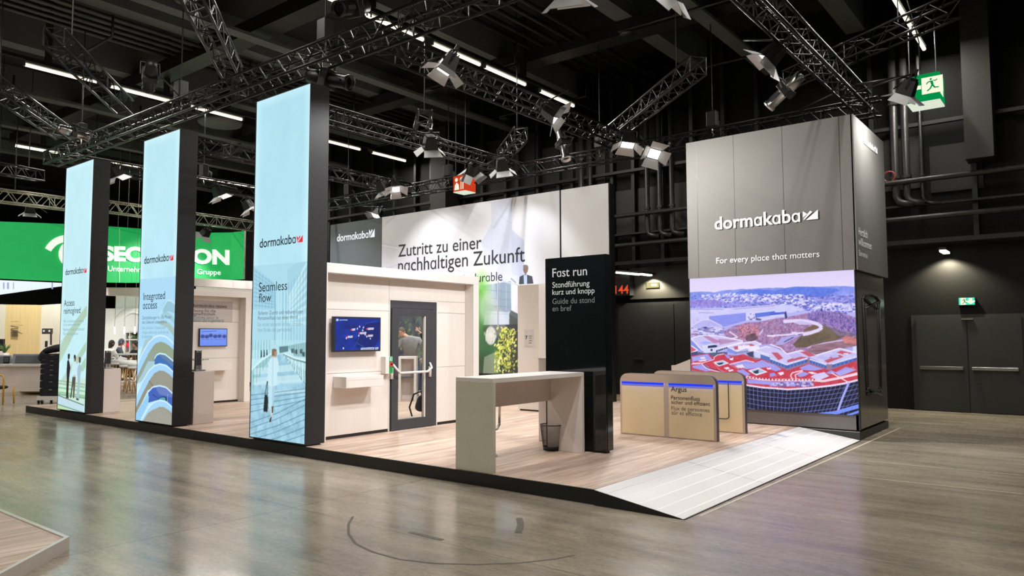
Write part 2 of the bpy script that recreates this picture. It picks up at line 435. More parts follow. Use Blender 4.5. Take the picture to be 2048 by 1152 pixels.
class Canvas:
    """Picture on the plane Y = const (or X = const), painted in points of the frame, kept in metres on the plane."""
    def __init__(s, a0, a1, z0, z1, nx, nz, plane, val, ss=2):
        s.a0, s.a1, s.z0, s.z1, s.nx, s.nz, s.plane, s.val, s.ss = a0, a1, z0, z1, nx, nz, plane, val, ss
        s.w, s.h = nx * ss, nz * ss
        s.I = np.zeros((s.h, s.w, 3))
    def g(s, p):
        q = (ony if s.plane == 'y' else onx)(p[0], p[1], s.val)
        a = q[0] if s.plane == 'y' else q[1]
        return ((a - s.a0) / (s.a1 - s.a0) * s.w, (s.z1 - q[2]) / (s.z1 - s.z0) * s.h)
    def fill(s, c): s.I[:] = c
    def vgrad(s, c0, c1, y0=0.0, y1=1.0, x0=0.0, x1=1.0):
        r0, r1, k0, k1 = int(y0 * s.h), int(y1 * s.h), int(x0 * s.w), int(x1 * s.w)
        t = np.linspace(0, 1, max(1, r1 - r0))[:, None, None]
        s.I[r0:r1, k0:k1] = np.array(c0) * (1 - t) + np.array(c1) * t
    def mask(s, pts, raw=False):
        P = np.array(pts if raw else [s.g(p) for p in pts])
        x0, x1 = max(0, int(P[:, 0].min()) - 1), min(s.w, int(P[:, 0].max()) + 2)
        y0, y1 = max(0, int(P[:, 1].min()) - 1), min(s.h, int(P[:, 1].max()) + 2)
        if x1 <= x0 or y1 <= y0: return None
        X = np.arange(x0, x1)[None] + 0.5; Y = np.arange(y0, y1)[:, None] + 0.5
        m = np.zeros((y1 - y0, x1 - x0), bool); n = len(P)
        for i in range(n):
            xa, ya = P[i]; xb, yb = P[(i + 1) % n]
            if ya == yb: continue
            c = ((ya > Y) != (yb > Y)) & (X < (xb - xa) * (Y - ya) / (yb - ya) + xa)
            m ^= c
        return (slice(y0, y1), slice(x0, x1)), m
    def poly(s, pts, c, a=1.0, raw=False, noise=None, namp=0.0):
        r = s.mask(pts, raw)
        if r is None: return
        sl, m = r; reg = s.I[sl]
        col = np.array(c, float)
        if noise is not None:
            col = np.clip(col + (noise[sl][..., None] - 0.5) * 2 * namp * np.array([1, 1, 1]), 0, 255)
            reg[m] = reg[m] * (1 - a) + col[m] * a
        else:
            reg[m] = reg[m] * (1 - a) + col * a
    def line(s, pts, wpx, c, a=1.0):
        q = [np.array(s.g(p)) for p in pts]; k = s.w / abs(s.a1 - s.a0)  # wpx in centimetres
        hw = max(0.35, wpx * 0.01 * k * 0.5)
        for p, r in zip(q[:-1], q[1:]):
            d = r - p; L = np.hypot(*d)
            if L < 1e-6: continue
            n = np.array([-d[1], d[0]]) / L * hw
            s.poly([p + n, r + n, r - n, p - n], c, a, raw=True)
    def blob(s, p, rx, rz, c, a=1.0, soft=0.0):
        cx, cy = s.g(p); kx, kz = s.w / abs(s.a1 - s.a0), s.h / abs(s.z1 - s.z0); rx, rz = rx * kx, rz * kz
        e = 1 + soft
        x0, x1 = max(0, int(cx - rx * e - 1)), min(s.w, int(cx + rx * e + 2)); y0, y1 = max(0, int(cy - rz * e - 1)), min(s.h, int(cy + rz * e + 2))
        if x1 <= x0 or y1 <= y0: return
        X = np.arange(x0, x1)[None] + .5; Y = np.arange(y0, y1)[:, None] + .5
        d = np.sqrt(((X - cx) / rx) ** 2 + ((Y - cy) / rz) ** 2)
        al = np.clip((e - d) / (2 * soft + 1e-3), 0, 1) * a if soft else (d < 1) * a
        reg = s.I[y0:y1, x0:x1]; reg[:] = reg * (1 - al[..., None]) + np.array(c) * al[..., None]
    def speckle(s, pts, n, size, cols, a=0.8, seed=1, ratio=1.0):
        r = s.mask(pts)
        if r is None: return
        sl, m = r; ys, xs = np.nonzero(m)
        if not len(ys): return
        g = np.random.default_rng(seed); k = s.w / abs(s.a1 - s.a0)
        for i in g.integers(0, len(ys), n):
            y, x = ys[i] + sl[0].start, xs[i] + sl[1].start; h = max(1, int(size * 0.01 * k * g.uniform(.5, 1.4))); w = max(1, int(h * ratio))
            reg = s.I[y:y + h, x:x + w]; reg[:] = reg * (1 - a) + np.array(cols[g.integers(len(cols))]) * a
    def build(s, name, m, parent, lift=0.003):
        I = s.I.reshape(s.nz, s.ss, s.nx, s.ss, 3).mean((1, 3))[::-1]          # rows bottom to top
        nx, nz = s.nx, s.nz
        a = np.linspace(s.a0, s.a1, nx); z = np.linspace(s.z0, s.z1, nz)
        A, Z = np.meshgrid(a, z); v = np.zeros((nz * nx, 3)); off = np.array(parent['_o'])
        if s.plane == 'y': v[:, 0] = A.ravel(); v[:, 1] = s.val - lift
        else: v[:, 1] = A.ravel(); v[:, 0] = s.val + lift
        v[:, 2] = Z.ravel(); v -= off
        i = np.arange((nz - 1) * (nx - 1)); rr, cc = i // (nx - 1), i % (nx - 1); b = rr * nx + cc
        q = np.stack([b, b + 1, b + nx + 1, b + nx], 1)
        me = bpy.data.meshes.new(name)
        me.vertices.add(len(v)); me.vertices.foreach_set('co', v.ravel())
        me.loops.add(q.size); me.loops.foreach_set('vertex_index', q.ravel().astype(np.int32))
        me.polygons.add(len(q)); me.polygons.foreach_set('loop_start', np.arange(0, q.size, 4, dtype=np.int32))
        me.update(calc_edges=True)
        at = me.attributes.new('Col', 'FLOAT_COLOR', 'POINT')
        c = np.ones((nz * nx, 4)); c[:, :3] = lin(np.clip(I, 0, 255).reshape(-1, 3)); at.data.foreach_set('color', c.ravel())
        me.materials.append(m)
        o = bpy.data.objects.new(name, me); COL.objects.link(o); o.parent = parent; o['_o'] = tuple(off)
        return o
LIT = picture_mat('light_box_print', True, 1.0)
SCREEN = picture_mat('led_screen_picture', True, 1.0)
PRINT = picture_mat('printed_banner', False, rough=0.55)

# ================================================================== THE HALL (setting)
HZ = 9.7
structure('floor', B(-46, 10, -15, 18.7, -0.12, 0), M['concrete'])
structure('ceiling', B(-46, 10, -15, 18.7, HZ, HZ + 0.2), M['ceil'])
structure('wall_back', B(-46, 10, 18.7, 18.95, 0, HZ), M['wall_dark'])
structure('wall_front', B(-46, 10, -15.25, -15, 0, HZ), M['wall_dark'])
structure('wall_left', B(-46.25, -46, -15, 18.7, 0, HZ), M['wall_dark'])
structure('wall_right', B(10, 10.25, -15, 18.7, 0, HZ), M['wall_dark'])
YB = 18.7
# double fire door in the back wall
def fire_door():
    d = tag(B(-3.25, -1.08, YB - 0.03, YB, 0, 2.12).build('door_1', M['fire_door']), kind='structure')
    for i, (a, b) in enumerate(((-3.15, -2.18), (-2.16, -1.19))):
        lf = B(a, b, YB - 0.065, YB - 0.03, 0.01, 2.05).build('leaf', M['fire_door'], d)
        br = MB().box(a + 0.06, b - 0.08, YB - 0.16, YB - 0.115, 0.92, 0.985)
        br.box(a + 0.06, a + 0.16, YB - 0.115, YB - 0.065, 0.925, 0.98).box(b - 0.18, b - 0.08, YB - 0.115, YB - 0.065, 0.925, 0.98)
        br.build('push_bar', M['steel'], lf, bevel=0.006)
    B(-2.27, -2.05, YB - 0.1, YB - 0.065, 2.0, 2.03).build('door_closer', M['steel'], d)
fire_door()
# second pair of plain dark doors, under the numbered sign
d2 = tag(B(-10.9, -7.2, YB - 0.03, YB, 0, 2.62).build('door_2', M['black']), kind='structure')
for a, b in ((-10.8, -9.06), (-9.04, -7.3)):
    lf = B(a, b, YB - 0.07, YB - 0.03, 0.01, 2.55).build('leaf', M['black'], d2)
    B(a + 0.5, a + 0.8, YB - 0.11, YB - 0.07, 1.0, 1.05).build('door_handle', M['duct'], lf)
# bulkhead panel over those doors, wall panels higher up
structure('trim_1', B(-10.44, -7.0, YB - 0.05, YB, 2.72, 3.62), M['wall_panel'])
n_trim = 2
def trim(mb, m):
    global n_trim
    structure('trim_%d' % n_trim, mb, m); n_trim += 1
for a, b, z0, z1 in ((-13.5, -11.2, 4.6, 7.6), (-11.0, -8.6, 4.6, 5.9), (-8.4, -6.2, 4.9, 5.75), (-3.9, -2.9, 5.0, 6.2), (-2.75, -1.75, 4.85, 5.9), (-16.4, -13.8, 4.4, 8.2)):
    trim(B(a, b, YB - 0.04, YB, z0, z1), M['wall_panel'])
for z, t in ((3.70, 0.10), (4.55, 0.05), (6.35, 0.08)):
    trim(B(-26, 4, YB - 0.32, YB - 0.2, z, z + t), M['rail'])
random.seed(4)
for x in (-24, -22.7, -21.4, -20.2, -19.1, -18.3, -17.6, -16.7, -15.9, -14.9, -14.4, -13.6, -12.8, -12.3, -11.6, -10.9, -10.2, -9.3, -8.4, -7.5, -6.6, -3.9, -1.9, -0.4, 0.6):
    trim(B(x - 0.05, x + 0.05, YB - 0.2, YB - 0.04, 3.7 if x > -13 else 0, HZ), M['rail'])
SHX = (float(ony(1925, 200, 18.0)[0]), float(ony(1983, 200, 18.0)[0])); SHZ = float(ony(1950, 316, 18.0)[2])
trim(B(-17.6, -16.9, YB - 0.9, YB - 0.2, 0, HZ), M['wall_panel'])     # concrete pillar behind the backdrop
trim(B(SHX[0], SHX[1], YB - 0.7, YB - 0.12, SHZ, HZ), M['wall_panel'])  # square air shaft on the wall
for i, x in enumerate((-4.1, -2.1)):
    pass
# service pipes on the back wall
def wall_pipe(x, z0, r, label, elbow=0.35, m='duct'):
    mb = MB().tube([(x, YB - 0.35, HZ), (x, YB - 0.35, z0 + 0.16), (x + 0.05, YB - 0.35, z0 + 0.05), (x + 0.16, YB - 0.35, z0), (x + elbow, YB - 0.35, z0 - 0.03)], r, 10)
    t = thing('wall_pipe', label, 'pipe', (x, YB - 0.35, z0), 'service pipes on the back wall')
    mb.build('pipe', M[m], t, True)
    for z in (5.2, 6.9): MB().lathe([(r + .025, z), (r + .025, z + .06)], (x, YB - 0.35, 0), 10).build('coupling', M['duct'], t)
    return t
xp = [float(ony(x, 300, YB - .35)[0]) for x in (1789, 1811, 1842, 1318, 1180, 1162, 1293, 1342)]
zp = float(ony(1797, 408, YB - .35)[2])
wp = wall_pipe(xp[0], zp, 0.085, 'thick wall pipe with a red valve wheel near the hanging green cube')
MB().tube([(xp[0] - .1 + .12 * math.cos(a), YB - .5, 5.25 + .12 * math.sin(a)) for a in np.linspace(0, 2 * PI, 13)[:-1]], 0.018, 6, closed=True).build('valve_wheel', mat('valve_red', (150, 60, 46), 0.5), wp)
wall_pipe(xp[1], zp, 0.08, 'thick wall pipe beside the pipe with the red valve wheel')
wall_pipe(xp[2], zp - 0.05, 0.035, 'thin wall pipe below the hanging green cube')
for k, lb in zip((3, 6, 7), ('middle pipe of three between backdrop and tower', 'pipe next to the backdrop among three dark ones', 'pipe nearest the tower among three dark ones')):
    wall_pipe(xp[k], 4.45, 0.07, lb)
wall_pipe(xp[4], 3.9, 0.06, 'wall pipe seen just above the blank end of the backdrop')
wall_pipe(xp[5], 3.9, 0.09, 'thicker wall pipe paired above the blank end of the backdrop')
for z, lb in ((4.28, 'long level pipe running along the back wall above the ledge'), (5.12, 'upper level pipe running along the dark back wall')):
    solo('level_pipe', MB().tube([(-12, YB - 0.5, z - .05), (4, YB - 0.5, z)], 0.06, 8), M['duct'], lb, 'pipe', smooth=True)

# ceiling: beams, cable trays, pipes, sprinklers
BEAM_G = 'ceiling beams'
for i, x in enumerate((-33, -29, -25.0, -20.9, -16.8, -12.2, -8.2, -4.2, -0.2)):
    solo('ceiling_beam', B(x - 0.22, x + 0.22, -14.9, 18.69, 8.95, HZ), M['beam'], 'broad grey ceiling beam crossing the dark hall roof', 'beam', BEAM_G)
for x in (-30.6, -26.8, -22.9, -14.6, -6.2):
    solo('cable_tray', B(x - 0.16, x + 0.16, -14, 18.6, 8.35, 8.42), M['beam'], 'perforated cable tray hung between the ceiling beams', 'cable tray', 'cable trays')
for x0 in (-18.6, -10.9, -2.4):
    for k in range(5):
        x = x0 + k * 0.42
        solo('ceiling_pipe', MB().tube([(x, -14.5, 8.95 - .04 * k), (x, 18.5, 8.95 - .04 * k)], 0.055, 8), M['duct'], 'long dark pipe in a bundle of five under the roof', 'pipe', 'bundled ceiling pipes', smooth=True)
for y in (3.6, 7.0, 10.4, 13.8, 17.0):
    for x in (-24, -18, -12, -6):
        t = thing('sprinkler_pipe', 'thin cross pipe ending in a sprinkler disc', 'sprinkler', (x, y, 8.3), 'sprinkler arms')
        MB().tube([(x - 1.9, y, 8.32), (x + 1.2, y, 8.32), (x + 1.2, y, 8.8)], 0.03, 6).build('pipe', M['duct'], t, True)
        MB().lathe([(0.0, 0), (0.16, .01), (0.16, .02), (0.02, .03), (0.02, .1)], (x - 1.7, y, 8.2), 14).build('disc', M['duct'], t, True)
for y in (4.2, 9.4, 14.8):
    solo('cross_duct', B(-30, 6, y - 0.25, y + 0.25, 8.60, 8.93), M['rail'], 'flat black duct crossing the hall roof', 'duct', 'cross ducts')
vc = onz(440, 250, 8.2)
solo('round_vent', MB().lathe([(0, 0), (0.62, 0.02), (0.66, 0.1), (0.3, 0.2), (0.3, 1.5)], vc, 28), M['beam'], 'round disc-shaped air vent high above the wavy-balcony column', 'vent', smooth=True)

# fluorescent battens in rows, each with its own light
def batten():
    t = thing('fluorescent_batten', 'glowing fluorescent tube in a row along the hall roof', 'lamp', (0, 0, 0), 'fluorescent battens')
    MB().box(-0.05, 0.05, -0.8, 0.8, 0.05, 0.10).box(-0.04, 0.04, -0.82, -0.78, -0.03, 0.06).box(-0.04, 0.04, 0.78, 0.82, -0.03, 0.06).build('housing', M['beam'], t)
    MB().tube([(0, -0.77, 0), (0, 0.77, 0)], 0.04, 8).build('tube', M['tube'], t, True)
    ld = bpy.data.lights.new('batten_light', 'AREA'); ld.shape = 'RECTANGLE'; ld.size = 0.09; ld.size_y = 1.5; ld.energy = HALL_W; ld.color = HALL_COL
    lo = bpy.data.objects.new('batten_light', ld); COL.objects.link(lo); lo.parent = t; lo.location = (0, 0, -0.06)
    return t
bat0 = batten(); used = False
ROWS = {-2.7: (-9, -4.5, 0, 4.0, 8.0, 12.0, 15.8, 17.4), -11.0: (-9, -4.5, 0, 4.5, 8.6, 10.1, 11.95, 13.7, 15.9), -19.25: (-9, -4.5, 0, 3.5, 6.9, 8.8, 10.9, 13.0, 15.3, 17.4), -27.7: (-8, -3, 2, 6.5, 9.4, 12.4, 15.3, 17.0), -36.0: (-8, -2, 4, 9, 14), 4.5: (-8, -2, 4, 9, 14)}
for x, ys in ROWS.items():
    solo('light_rail', MB().box(x - 0.03, x + 0.03, -14, 18.6, 8.12, 8.2), M['rail'], 'thin black rail carrying a row of fluorescent tubes', 'rail', 'light rails')
    for y in ys:
        o = copy_tree(bat0) if used else bat0; used = True
        o.location = (x, y, 8.0)
    for y in (1.5, 6.6, 9.45, 14.4):
        solo('rail_hanger', MB().box(x - 0.06, x + 0.06, y - 0.06, y + 0.06, 8.2, HZ), M['rail'], 'square black drop rod holding up a light rail', 'hanger', 'light rail hangers')

# wall lamps over the doors
def wall_lamp(p, lab, tilt, w):
    t = thing('wall_lamp', lab, 'lamp', p)
    B(p[0] - .07, p[0] + .07, p[1] - w, p[1] + w + .2, p[2], p[2] + .05).build('housing', M['black'], t)
    B(p[0] - .06, p[0] + .06, p[1] - w * .95, p[1] + w * .95, p[2] - .04, p[2]).build('tube', glow('wall_lamp_tube', (255, 248, 222), 4), t)
    ld = bpy.data.lights.new('wall_lamp_light', 'SPOT'); ld.energy = 330; ld.spot_size = R(132); ld.spot_blend = 0.5; ld.color = (1, .9, .66); ld.shadow_soft_size = .05
    lo = bpy.data.objects.new('wall_lamp_light', ld); COL.objects.link(lo); lo.parent = t; lo.location = (0, .24, -0.08); lo.rotation_euler = (R(10), 0, 0)
    return t
pl = ony(1889, 502, YB - .5); wall_lamp(pl, 'small lamp casting a cone of light above the dark double door', 0, .3)
pl2 = ony(1291, 548, YB - .5); wall_lamp(pl2, 'lamp lighting the bulkhead above the cream sign', 0, .3)
a, b = ony(1232, 545, YB - .5), ony(1279, 549, YB - .5)
t = thing('strip_lamp', 'bare white strip lamp hanging just beside the end of the backdrop', 'lamp', a)
MB().tube([a, b], .03, 8).build('tube', glow('strip_lamp_tube', (255, 246, 225), 3), t); MB().tube([a + [0, 0, .05], b + [0, 0, .05]], .02, 6).tube([a + [.2, 0, .05], a + [.2, .5, .05]], .015, 5).tube([b + [-.2, 0, .05], b + [-.2, .5, .05]], .015, 5).build('housing', M['rail'], t)

# signs
def running_man(o, ux, uy, s, m, parent):
    """Emergency-exit figure, drawn in a unit square."""
    mb = MB(); o, ux, uy = Vector(o), Vector(ux) * s, Vector(uy) * s
    P = lambda pts: mb.add([o + ux * u + uy * v for u, v in pts], [tuple(range(len(pts)))])
    P([(.46 + .07 * math.cos(a), .86 + .07 * math.sin(a)) for a in np.linspace(0, 2 * PI, 12)[:-1]])
    P([(.40, .76), (.58, .74), (.62, .46), (.48, .44)]); P([(.58, .74), (.72, .68), (.86, .76), (.82, .82), (.72, .75), (.6, .79)])
    P([(.40, .76), (.24, .7), (.16, .56), (.22, .54), (.30, .65), (.42, .68)])
    P([(.50, .46), (.62, .46), (.70, .30), (.92, .28), (.92, .21), (.64, .22)]); P([(.48, .46), (.58, .42), (.42, .18), (.24, .06), (.19, .12), (.36, .24)])
    return mb.build('figure', m, parent)
GREEN = glow('exit_green', (0, 150, 74), 0.9); CREAM = glow('exit_cream', (250, 250, 222), 1.0); MINT = glow('exit_mint', (60, 240, 200), 1.0)
e0, e1 = ony(1918, 610, YB - .08), ony(1949, 595, YB - .08)
t = thing('exit_sign', 'small lit green exit sign with running figure and down arrow over the door', 'sign', (e0[0], YB - .08, e0[2]))
B(e0[0] - .01, e1[0] + .01, YB - .08, YB - .01, e0[2] - .01, e1[2] + .01).build('case', M['black'], t)
B(e0[0], e1[0], YB - .086, YB - .08, e0[2], e1[2]).build('lit_face', MINT, t)
ew, eh = e1[0] - e0[0], e1[2] - e0[2]
B(e0[0] + ew * .1, e0[0] + ew * .45, YB - .089, YB - .086, e0[2], e1[2]).build('white_square', CREAM, t)
running_man((e0[0] + ew * .13, YB - .091, e0[2] + eh * .08), (1, 0, 0), (0, 0, 1), eh * .86, GREEN, t)
ax, ay = e0[0] + ew * .74, e0[2]
MB().prism([(-.035, eh * .95), (.035, eh * .95), (.035, eh * .55), (.085, eh * .6), (.085, eh * .42), (0, eh * .1), (-.085, eh * .42), (-.085, eh * .6), (-.035, eh * .55)], (ax, YB - .089, ay), (1, 0, 0), (0, 0, 1), .003).build('arrow', CREAM, t)
c0, c1 = ony(1293, 576, YB - .08), ony(1317, 564, YB - .08)
t = thing('cream_sign', 'small lit cream sign on the bulkhead above the plain dark doors', 'sign', (c0[0], YB - .08, c0[2]))
B(c0[0], c1[0], YB - .08, YB - .05, c0[2], c1[2]).build('lit_face', glow('cream_sign_face', (236, 226, 160), .85), t)
MB().prism([(.16, .05), (.16, .1), (.32, .1), (.32, .05)], (c0[0], YB - .082, c0[2]), (1, 0, 0), (0, 0, 1), .001).build('mark', mat('sign_ochre', (150, 140, 90), .6), t)
t = thing('number_sign', 'black board with orange-red number 144 beside the bulkhead', 'sign', ony(1230, 594, YB - .3))
q0, q1 = ony(1222, 592, YB - .3), ony(1259, 549, YB - .3)
B(q0[0] - .25, q1[0], YB - .3, YB, q0[2], q1[2]).build('board', M['black'], t)
ytext('144', (1230.5, 587.5), (1257.5, 587), YB - .302, glow('number_orange', (236, 82, 48), .9), t, bold=.015)
ytext('H', (1231, 563), (1238, 563), YB - .302, glow('number_dim', (90, 26, 18), .5), t, bold=.01)

def hanging_cube(name, lab, cpos, s, hgt, face, drawn):
    """Four-sided hanging sign lantern with a pale underside."""
    x, y, z = cpos
    t = thing(name, lab, 'sign', (x, y, z))
    B(x - s, x + s, y - s, y + s, z + .02, z + hgt).build('body', face, t)
    B(x - s * .99, x + s * .99, y - s * .99, y + s * .99, z, z + .02).build('lit_underside', glow('cube_underside', (226, 236, 214), .95), t)
    for dx in (-.8, .8):
        MB().tube([(x + dx * s, y - .8 * s, z + hgt), (x + dx * s, y - .8 * s, HZ)], .012, 5).build('hanging_rod', M['rail'], t)
    drawn(t, x, y, z)
    return t
def exit_faces(t, x, y, z):
    q = .34
    B(x - .02, x + .02 + q, y - .303, y - .3, z + .16, z + .16 + q).build('white_square', CREAM, t)
    running_man((x + .01, y - .305, z + .19), (1, 0, 0), (0, 0, 1), .3, GREEN, t)
    MB().prism([(0, .17), (.13, .3), (.13, .21), (.26, .21), (.26, .13), (.13, .13), (.13, .04)], (x - .29, y - .302, z + .15), (1, 0, 0), (0, 0, 1), .003).build('arrow', CREAM, t)
    B(x + .3, x + .303, y - .25, y + .1, z + .15, z + .45).build('side_square', CREAM, t)
gp = atd(1852, 210, 15.2)
gc = hanging_cube('exit_cube', 'hanging green exit lantern with white running figure', (gp[0], gp[1], gp[2] - .02), .30, .58, GREEN, exit_faces)
gc.rotation_euler = (0, 0, 0)
def fire_faces(t, x, y, z):
    for k, (u, w) in enumerate(((-.15, .1), (.03, .1))):
        MB().prism([(u + w * .5 + w * .5 * math.cos(a), .33 + w * .5 * math.sin(a)) for a in np.linspace(0, 2 * PI, 14)[:-1]], (x, y - .213, z), (1, 0, 0), (0, 0, 1), .003).build('dot', CREAM, t)
    MB().prism([(-.17, .06), (.0, .06), (-.02, .2), (-.09, .26), (-.15, .19)], (x, y - .213, z), (1, 0, 0), (0, 0, 1), .003).build('flame', CREAM, t)
    B(x + .05, x + .08, y - .213, y - .21, z + .06, z + .26).build('bar', CREAM, t); B(x + .12, x + .15, y - .213, y - .21, z + .06, z + .26).build('bar', CREAM, t)
rp = atd(929, 386, 19.6)
hanging_cube('fire_cube', 'hanging orange-red fire equipment lantern above the backdrop', (rp[0], rp[1], rp[2]), .21, .43, glow('fire_red', (214, 66, 34), .9), fire_faces)

# floor markings: pale tape lines, dark tyre arc
tape = mat('floor_tape_pale', (186, 178, 158), .6, var=.12, scale=9)
for pts, w in (([(1660, 943), (2046, 988)], .02), ([(1680, 905), (1980, 936)], .02), ([(1755, 870), (1790, 859)], .03)):
    pass
def floor_strip(pts, w, m, name, lab, cat, grp=None, z=.0015):
    P = [Vector(onz(*p, 0)) for p in pts]; mb = MB()
    L = []; Rr = []
    for i, p in enumerate(P):
        d = (P[min(i + 1, len(P) - 1)] - P[max(i - 1, 0)]).normalized(); n = Vector((-d.y, d.x, 0)) * w / 2
        L.append(p + n); Rr.append(p - n)
    vs = [(q.x, q.y, z) for q in L + Rr]; k = len(P)
    mb.add(vs, [(i, i + 1, k + i + 1, k + i) for i in range(k - 1)])
    return solo(name, mb, m, lab, cat, grp)
floor_strip([(1612, 943), (2047, 988)], .022, tape, 'tape_line', 'pale tape line on the concrete running from below the ramp, nearer the camera', 'tape')
floor_strip([(1735, 922), (2047, 951)], .02, tape, 'tape_line', 'pale tape line on the concrete running out beyond the tower corner', 'tape')
floor_strip([(1400, 1032), (1690, 905), (1800, 856)], .03, tape, 'tape_line', 'pale tape line alongside the low edge of the white ramp', 'tape')
arc = mat('tyre_mark_dark', (86, 80, 68), .5, var=.25, scale=20)
floor_strip([(706, 1033), (697, 1048), (697, 1068), (712, 1088), (745, 1104), (800, 1119), (870, 1127), (950, 1129), (1040, 1126), (1110, 1118), (1150, 1110)], .022, arc, 'tyre_mark', 'thin dark circular tyre mark on the open concrete', 'floor mark')
floor_strip([(820, 1064), (850, 1072), (885, 1080)], .05, arc, 'tyre_mark', 'short dark skid mark inside the circular tyre mark', 'floor mark')
floor_strip([(1038, 1036), (1042, 1050), (1036, 1066)], .06, arc, 'tyre_mark', 'faint curved skid mark closest to the ramp tip', 'floor mark')

# ================================================================== THE STAND
H = 0.145
t = thing('exhibition_platform', 'long low exhibition platform with wood-plank deck and black edge', 'platform', (-11, 10, 0))
MB().box(-18.82, -3.95, 6.31, 15.3, 0.0, H - .001).build('deck', M['planks'], t)
MB().box(-18.84, -3.93, 6.288, 6.31, 0, H).box(-18.84, -18.82, 6.31, 15.3, 0, H).box(-3.95, -3.93, 6.31, 15.3, 0, H + .001).build('edge', M['black_edge'], t)
t = thing('ramp', 'white sloping access ramp with pale anti-slip lines beside the platform', 'ramp', (-3.45, 9.5, 0))
Y0, Y1 = 6.27, 12.66
def slope(x): return H * (-2.99 - x) / (-2.99 + 3.93) + .006
mb = MB().add([(-3.93, Y0, slope(-3.93)), (-2.985, Y0, .006), (-2.985, Y1, .006), (-3.93, Y1, slope(-3.93)), (-3.93, Y0, 0), (-2.985, Y0, 0), (-2.985, Y1, 0), (-3.93, Y1, 0)],
              [(0, 1, 2, 3), (0, 4, 5, 1), (1, 5, 6, 2), (2, 6, 7, 3), (3, 7, 4, 0), (4, 7, 6, 5)])
mb.build('deck', M['ramp'], t)
MB().prism([(-3.93, 0), (-2.985, 0), (-2.985, .005), (-3.93, slope(-3.93) - .002)], (0, Y0 - .004, 0), (1, 0, 0), (0, 0, 1), .003).build('side_panel', M['black_edge'], t)
MB().add([(-2.987, Y0 - .003, 0), (-2.975, Y0 - .003, 0), (-2.975, Y1, 0), (-2.987, Y1, 0), (-2.987, Y0 - .003, .008), (-2.975, Y0 - .003, .008), (-2.975, Y1, .008), (-2.987, Y1, .008)], [(0, 1, 5, 4), (1, 2, 6, 5), (4, 5, 6, 7), (2, 3, 7, 6)]).build('edge_strip', M['black_edge'], t)
for x in (-3.80, -3.62, -3.44, -3.26, -3.08):
    z0, z1 = slope(x - .009) + .0012, slope(x + .009) + .0012
    MB().quad((x - .009, Y0 + .02, z0), (x + .009, Y0 + .02, z1), (x + .009, Y1 - .02, z1), (x - .009, Y1 - .02, z0)).build('anti_slip_line', mat('anti_slip_white', (250, 250, 250), .7, var=.01), t)
for y in (8.35, 10.5):
    MB().quad((-3.92, y, slope(-3.92) + .001), (-3.0, y, slope(-3.0) + .001), (-3.0, y + .008, slope(-3.0) + .001), (-3.92, y + .008, slope(-3.92) + .001)).build('seam', M['char'], t)

# ---------------------------------------------------------------- light columns
YC = 6.30
def column(x0, x1, lab, canvas):
    t = thing('light_column', lab, 'light column', ((x0 + x1) / 2, YC + .16, H), 'tall illuminated advertising columns')
    B(x0 - .012, x1 + .012, YC, YC + .32, H + .02, 5.285).build('housing', M['column_side'], t)
    B(x0 + .05, x1 - .03, YC + .03, YC + .28, H, H + .02).build('plinth', M['black'], t)
    MB().box(x0 - .012, x0 + .004, YC - .006, YC, H + .02, 5.285).box(x1 - .004, x1 + .012, YC - .006, YC, H + .02, 5.285).box(x0, x1, YC - .006, YC, H + .02, H + .035).box(x0, x1, YC - .006, YC, 5.27, 5.285).build('panel_frame', M['black'], t)
    canvas.build('lit_panel', LIT, t, lift=.002)
    return t
def col_canvas(x0, x1, seed, top, edge, low):
    c = Canvas(x0, x1, H + .03, 5.275, 130, 520, 'y', YC)
    c.vgrad(top, low)
    u = np.abs(np.linspace(-1, 1, c.w)); e = np.clip((u - .72) / .28, 0, 1)[None, :, None] ** 1.5
    c.I = c.I * (1 - e) + np.array(edge) * e
    v = np.clip((.03 - np.linspace(0, 1, c.h)) / .03, 0, 1)[:, None, None]
    c.I = c.I * (1 - v * .7) + np.array(edge) * v * .7
    c.I += (fbm(c.h, c.w, (9, 3), 3, seed) - .5)[..., None] * 10
    return c
# column with the walkway
c = col_canvas(-9.975, -8.63, 1, (176, 224, 238), (205, 246, 255), (192, 238, 250))
k1 = lambda P: [(495 + x / 5.487, 480 + y / 5.487) for x, y in P]; k2 = lambda P: [(495 + x / 5.36, 680 + y / 5.36) for x, y in P]
sky = (180, 224, 238)
c.poly([(506, 532), (616, 523), (613, 700), (502, 700)], (172, 218, 236), .8)
c.poly(k1([(75, 295), (300, 470), (305, 760), (60, 760)]), (150, 200, 222), .55)          # left facade
for i in range(9): c.line(k1([(75, 330 + i * 48), (305, 500 + i * 30)]), 2.2, (120, 172, 198), .5)
for i in range(7): c.line(k1([(85 + i * 34, 300 + i * 27), (80 + i * 34, 800)]), 1.0, (196, 236, 246), .7)
c.poly(k1([(440, 330), (520, 260), (600, 240), (665, 235), (660, 760), (430, 760)]), (160, 208, 226), .55)  # right facade
for i in range(8): c.line(k1([(655, 245 + i * 95), (450, 640 + i * 40)]), 4.5, (206, 242, 248), .75)
for i in range(7): c.line(k1([(450 + i * 32, 470 - i * 26), (445 + i * 32, 1150)]), 1.4, (120, 170, 190), .5)
c.poly(k1([(300, 560), (440, 540), (440, 1150), (300, 1150)]), (170, 218, 232), .7)
for i in range(9): c.line(k1([(305 + i * 17, 560), (300 + i * 17, 1150)]), 1.2 if i % 2 else 2.6, (120, 172, 190) if i in (0, 5, 7) else (206, 242, 250), .6)
c.poly(k2([(45, 0), (640, 0), (640, 330), (40, 330)]), (188, 232, 238), .45)
for i in range(7): c.line(k2([(60 + i * 30, 0), (55 + i * 30, 200)]), 1.6, (96, 142, 150), .45)
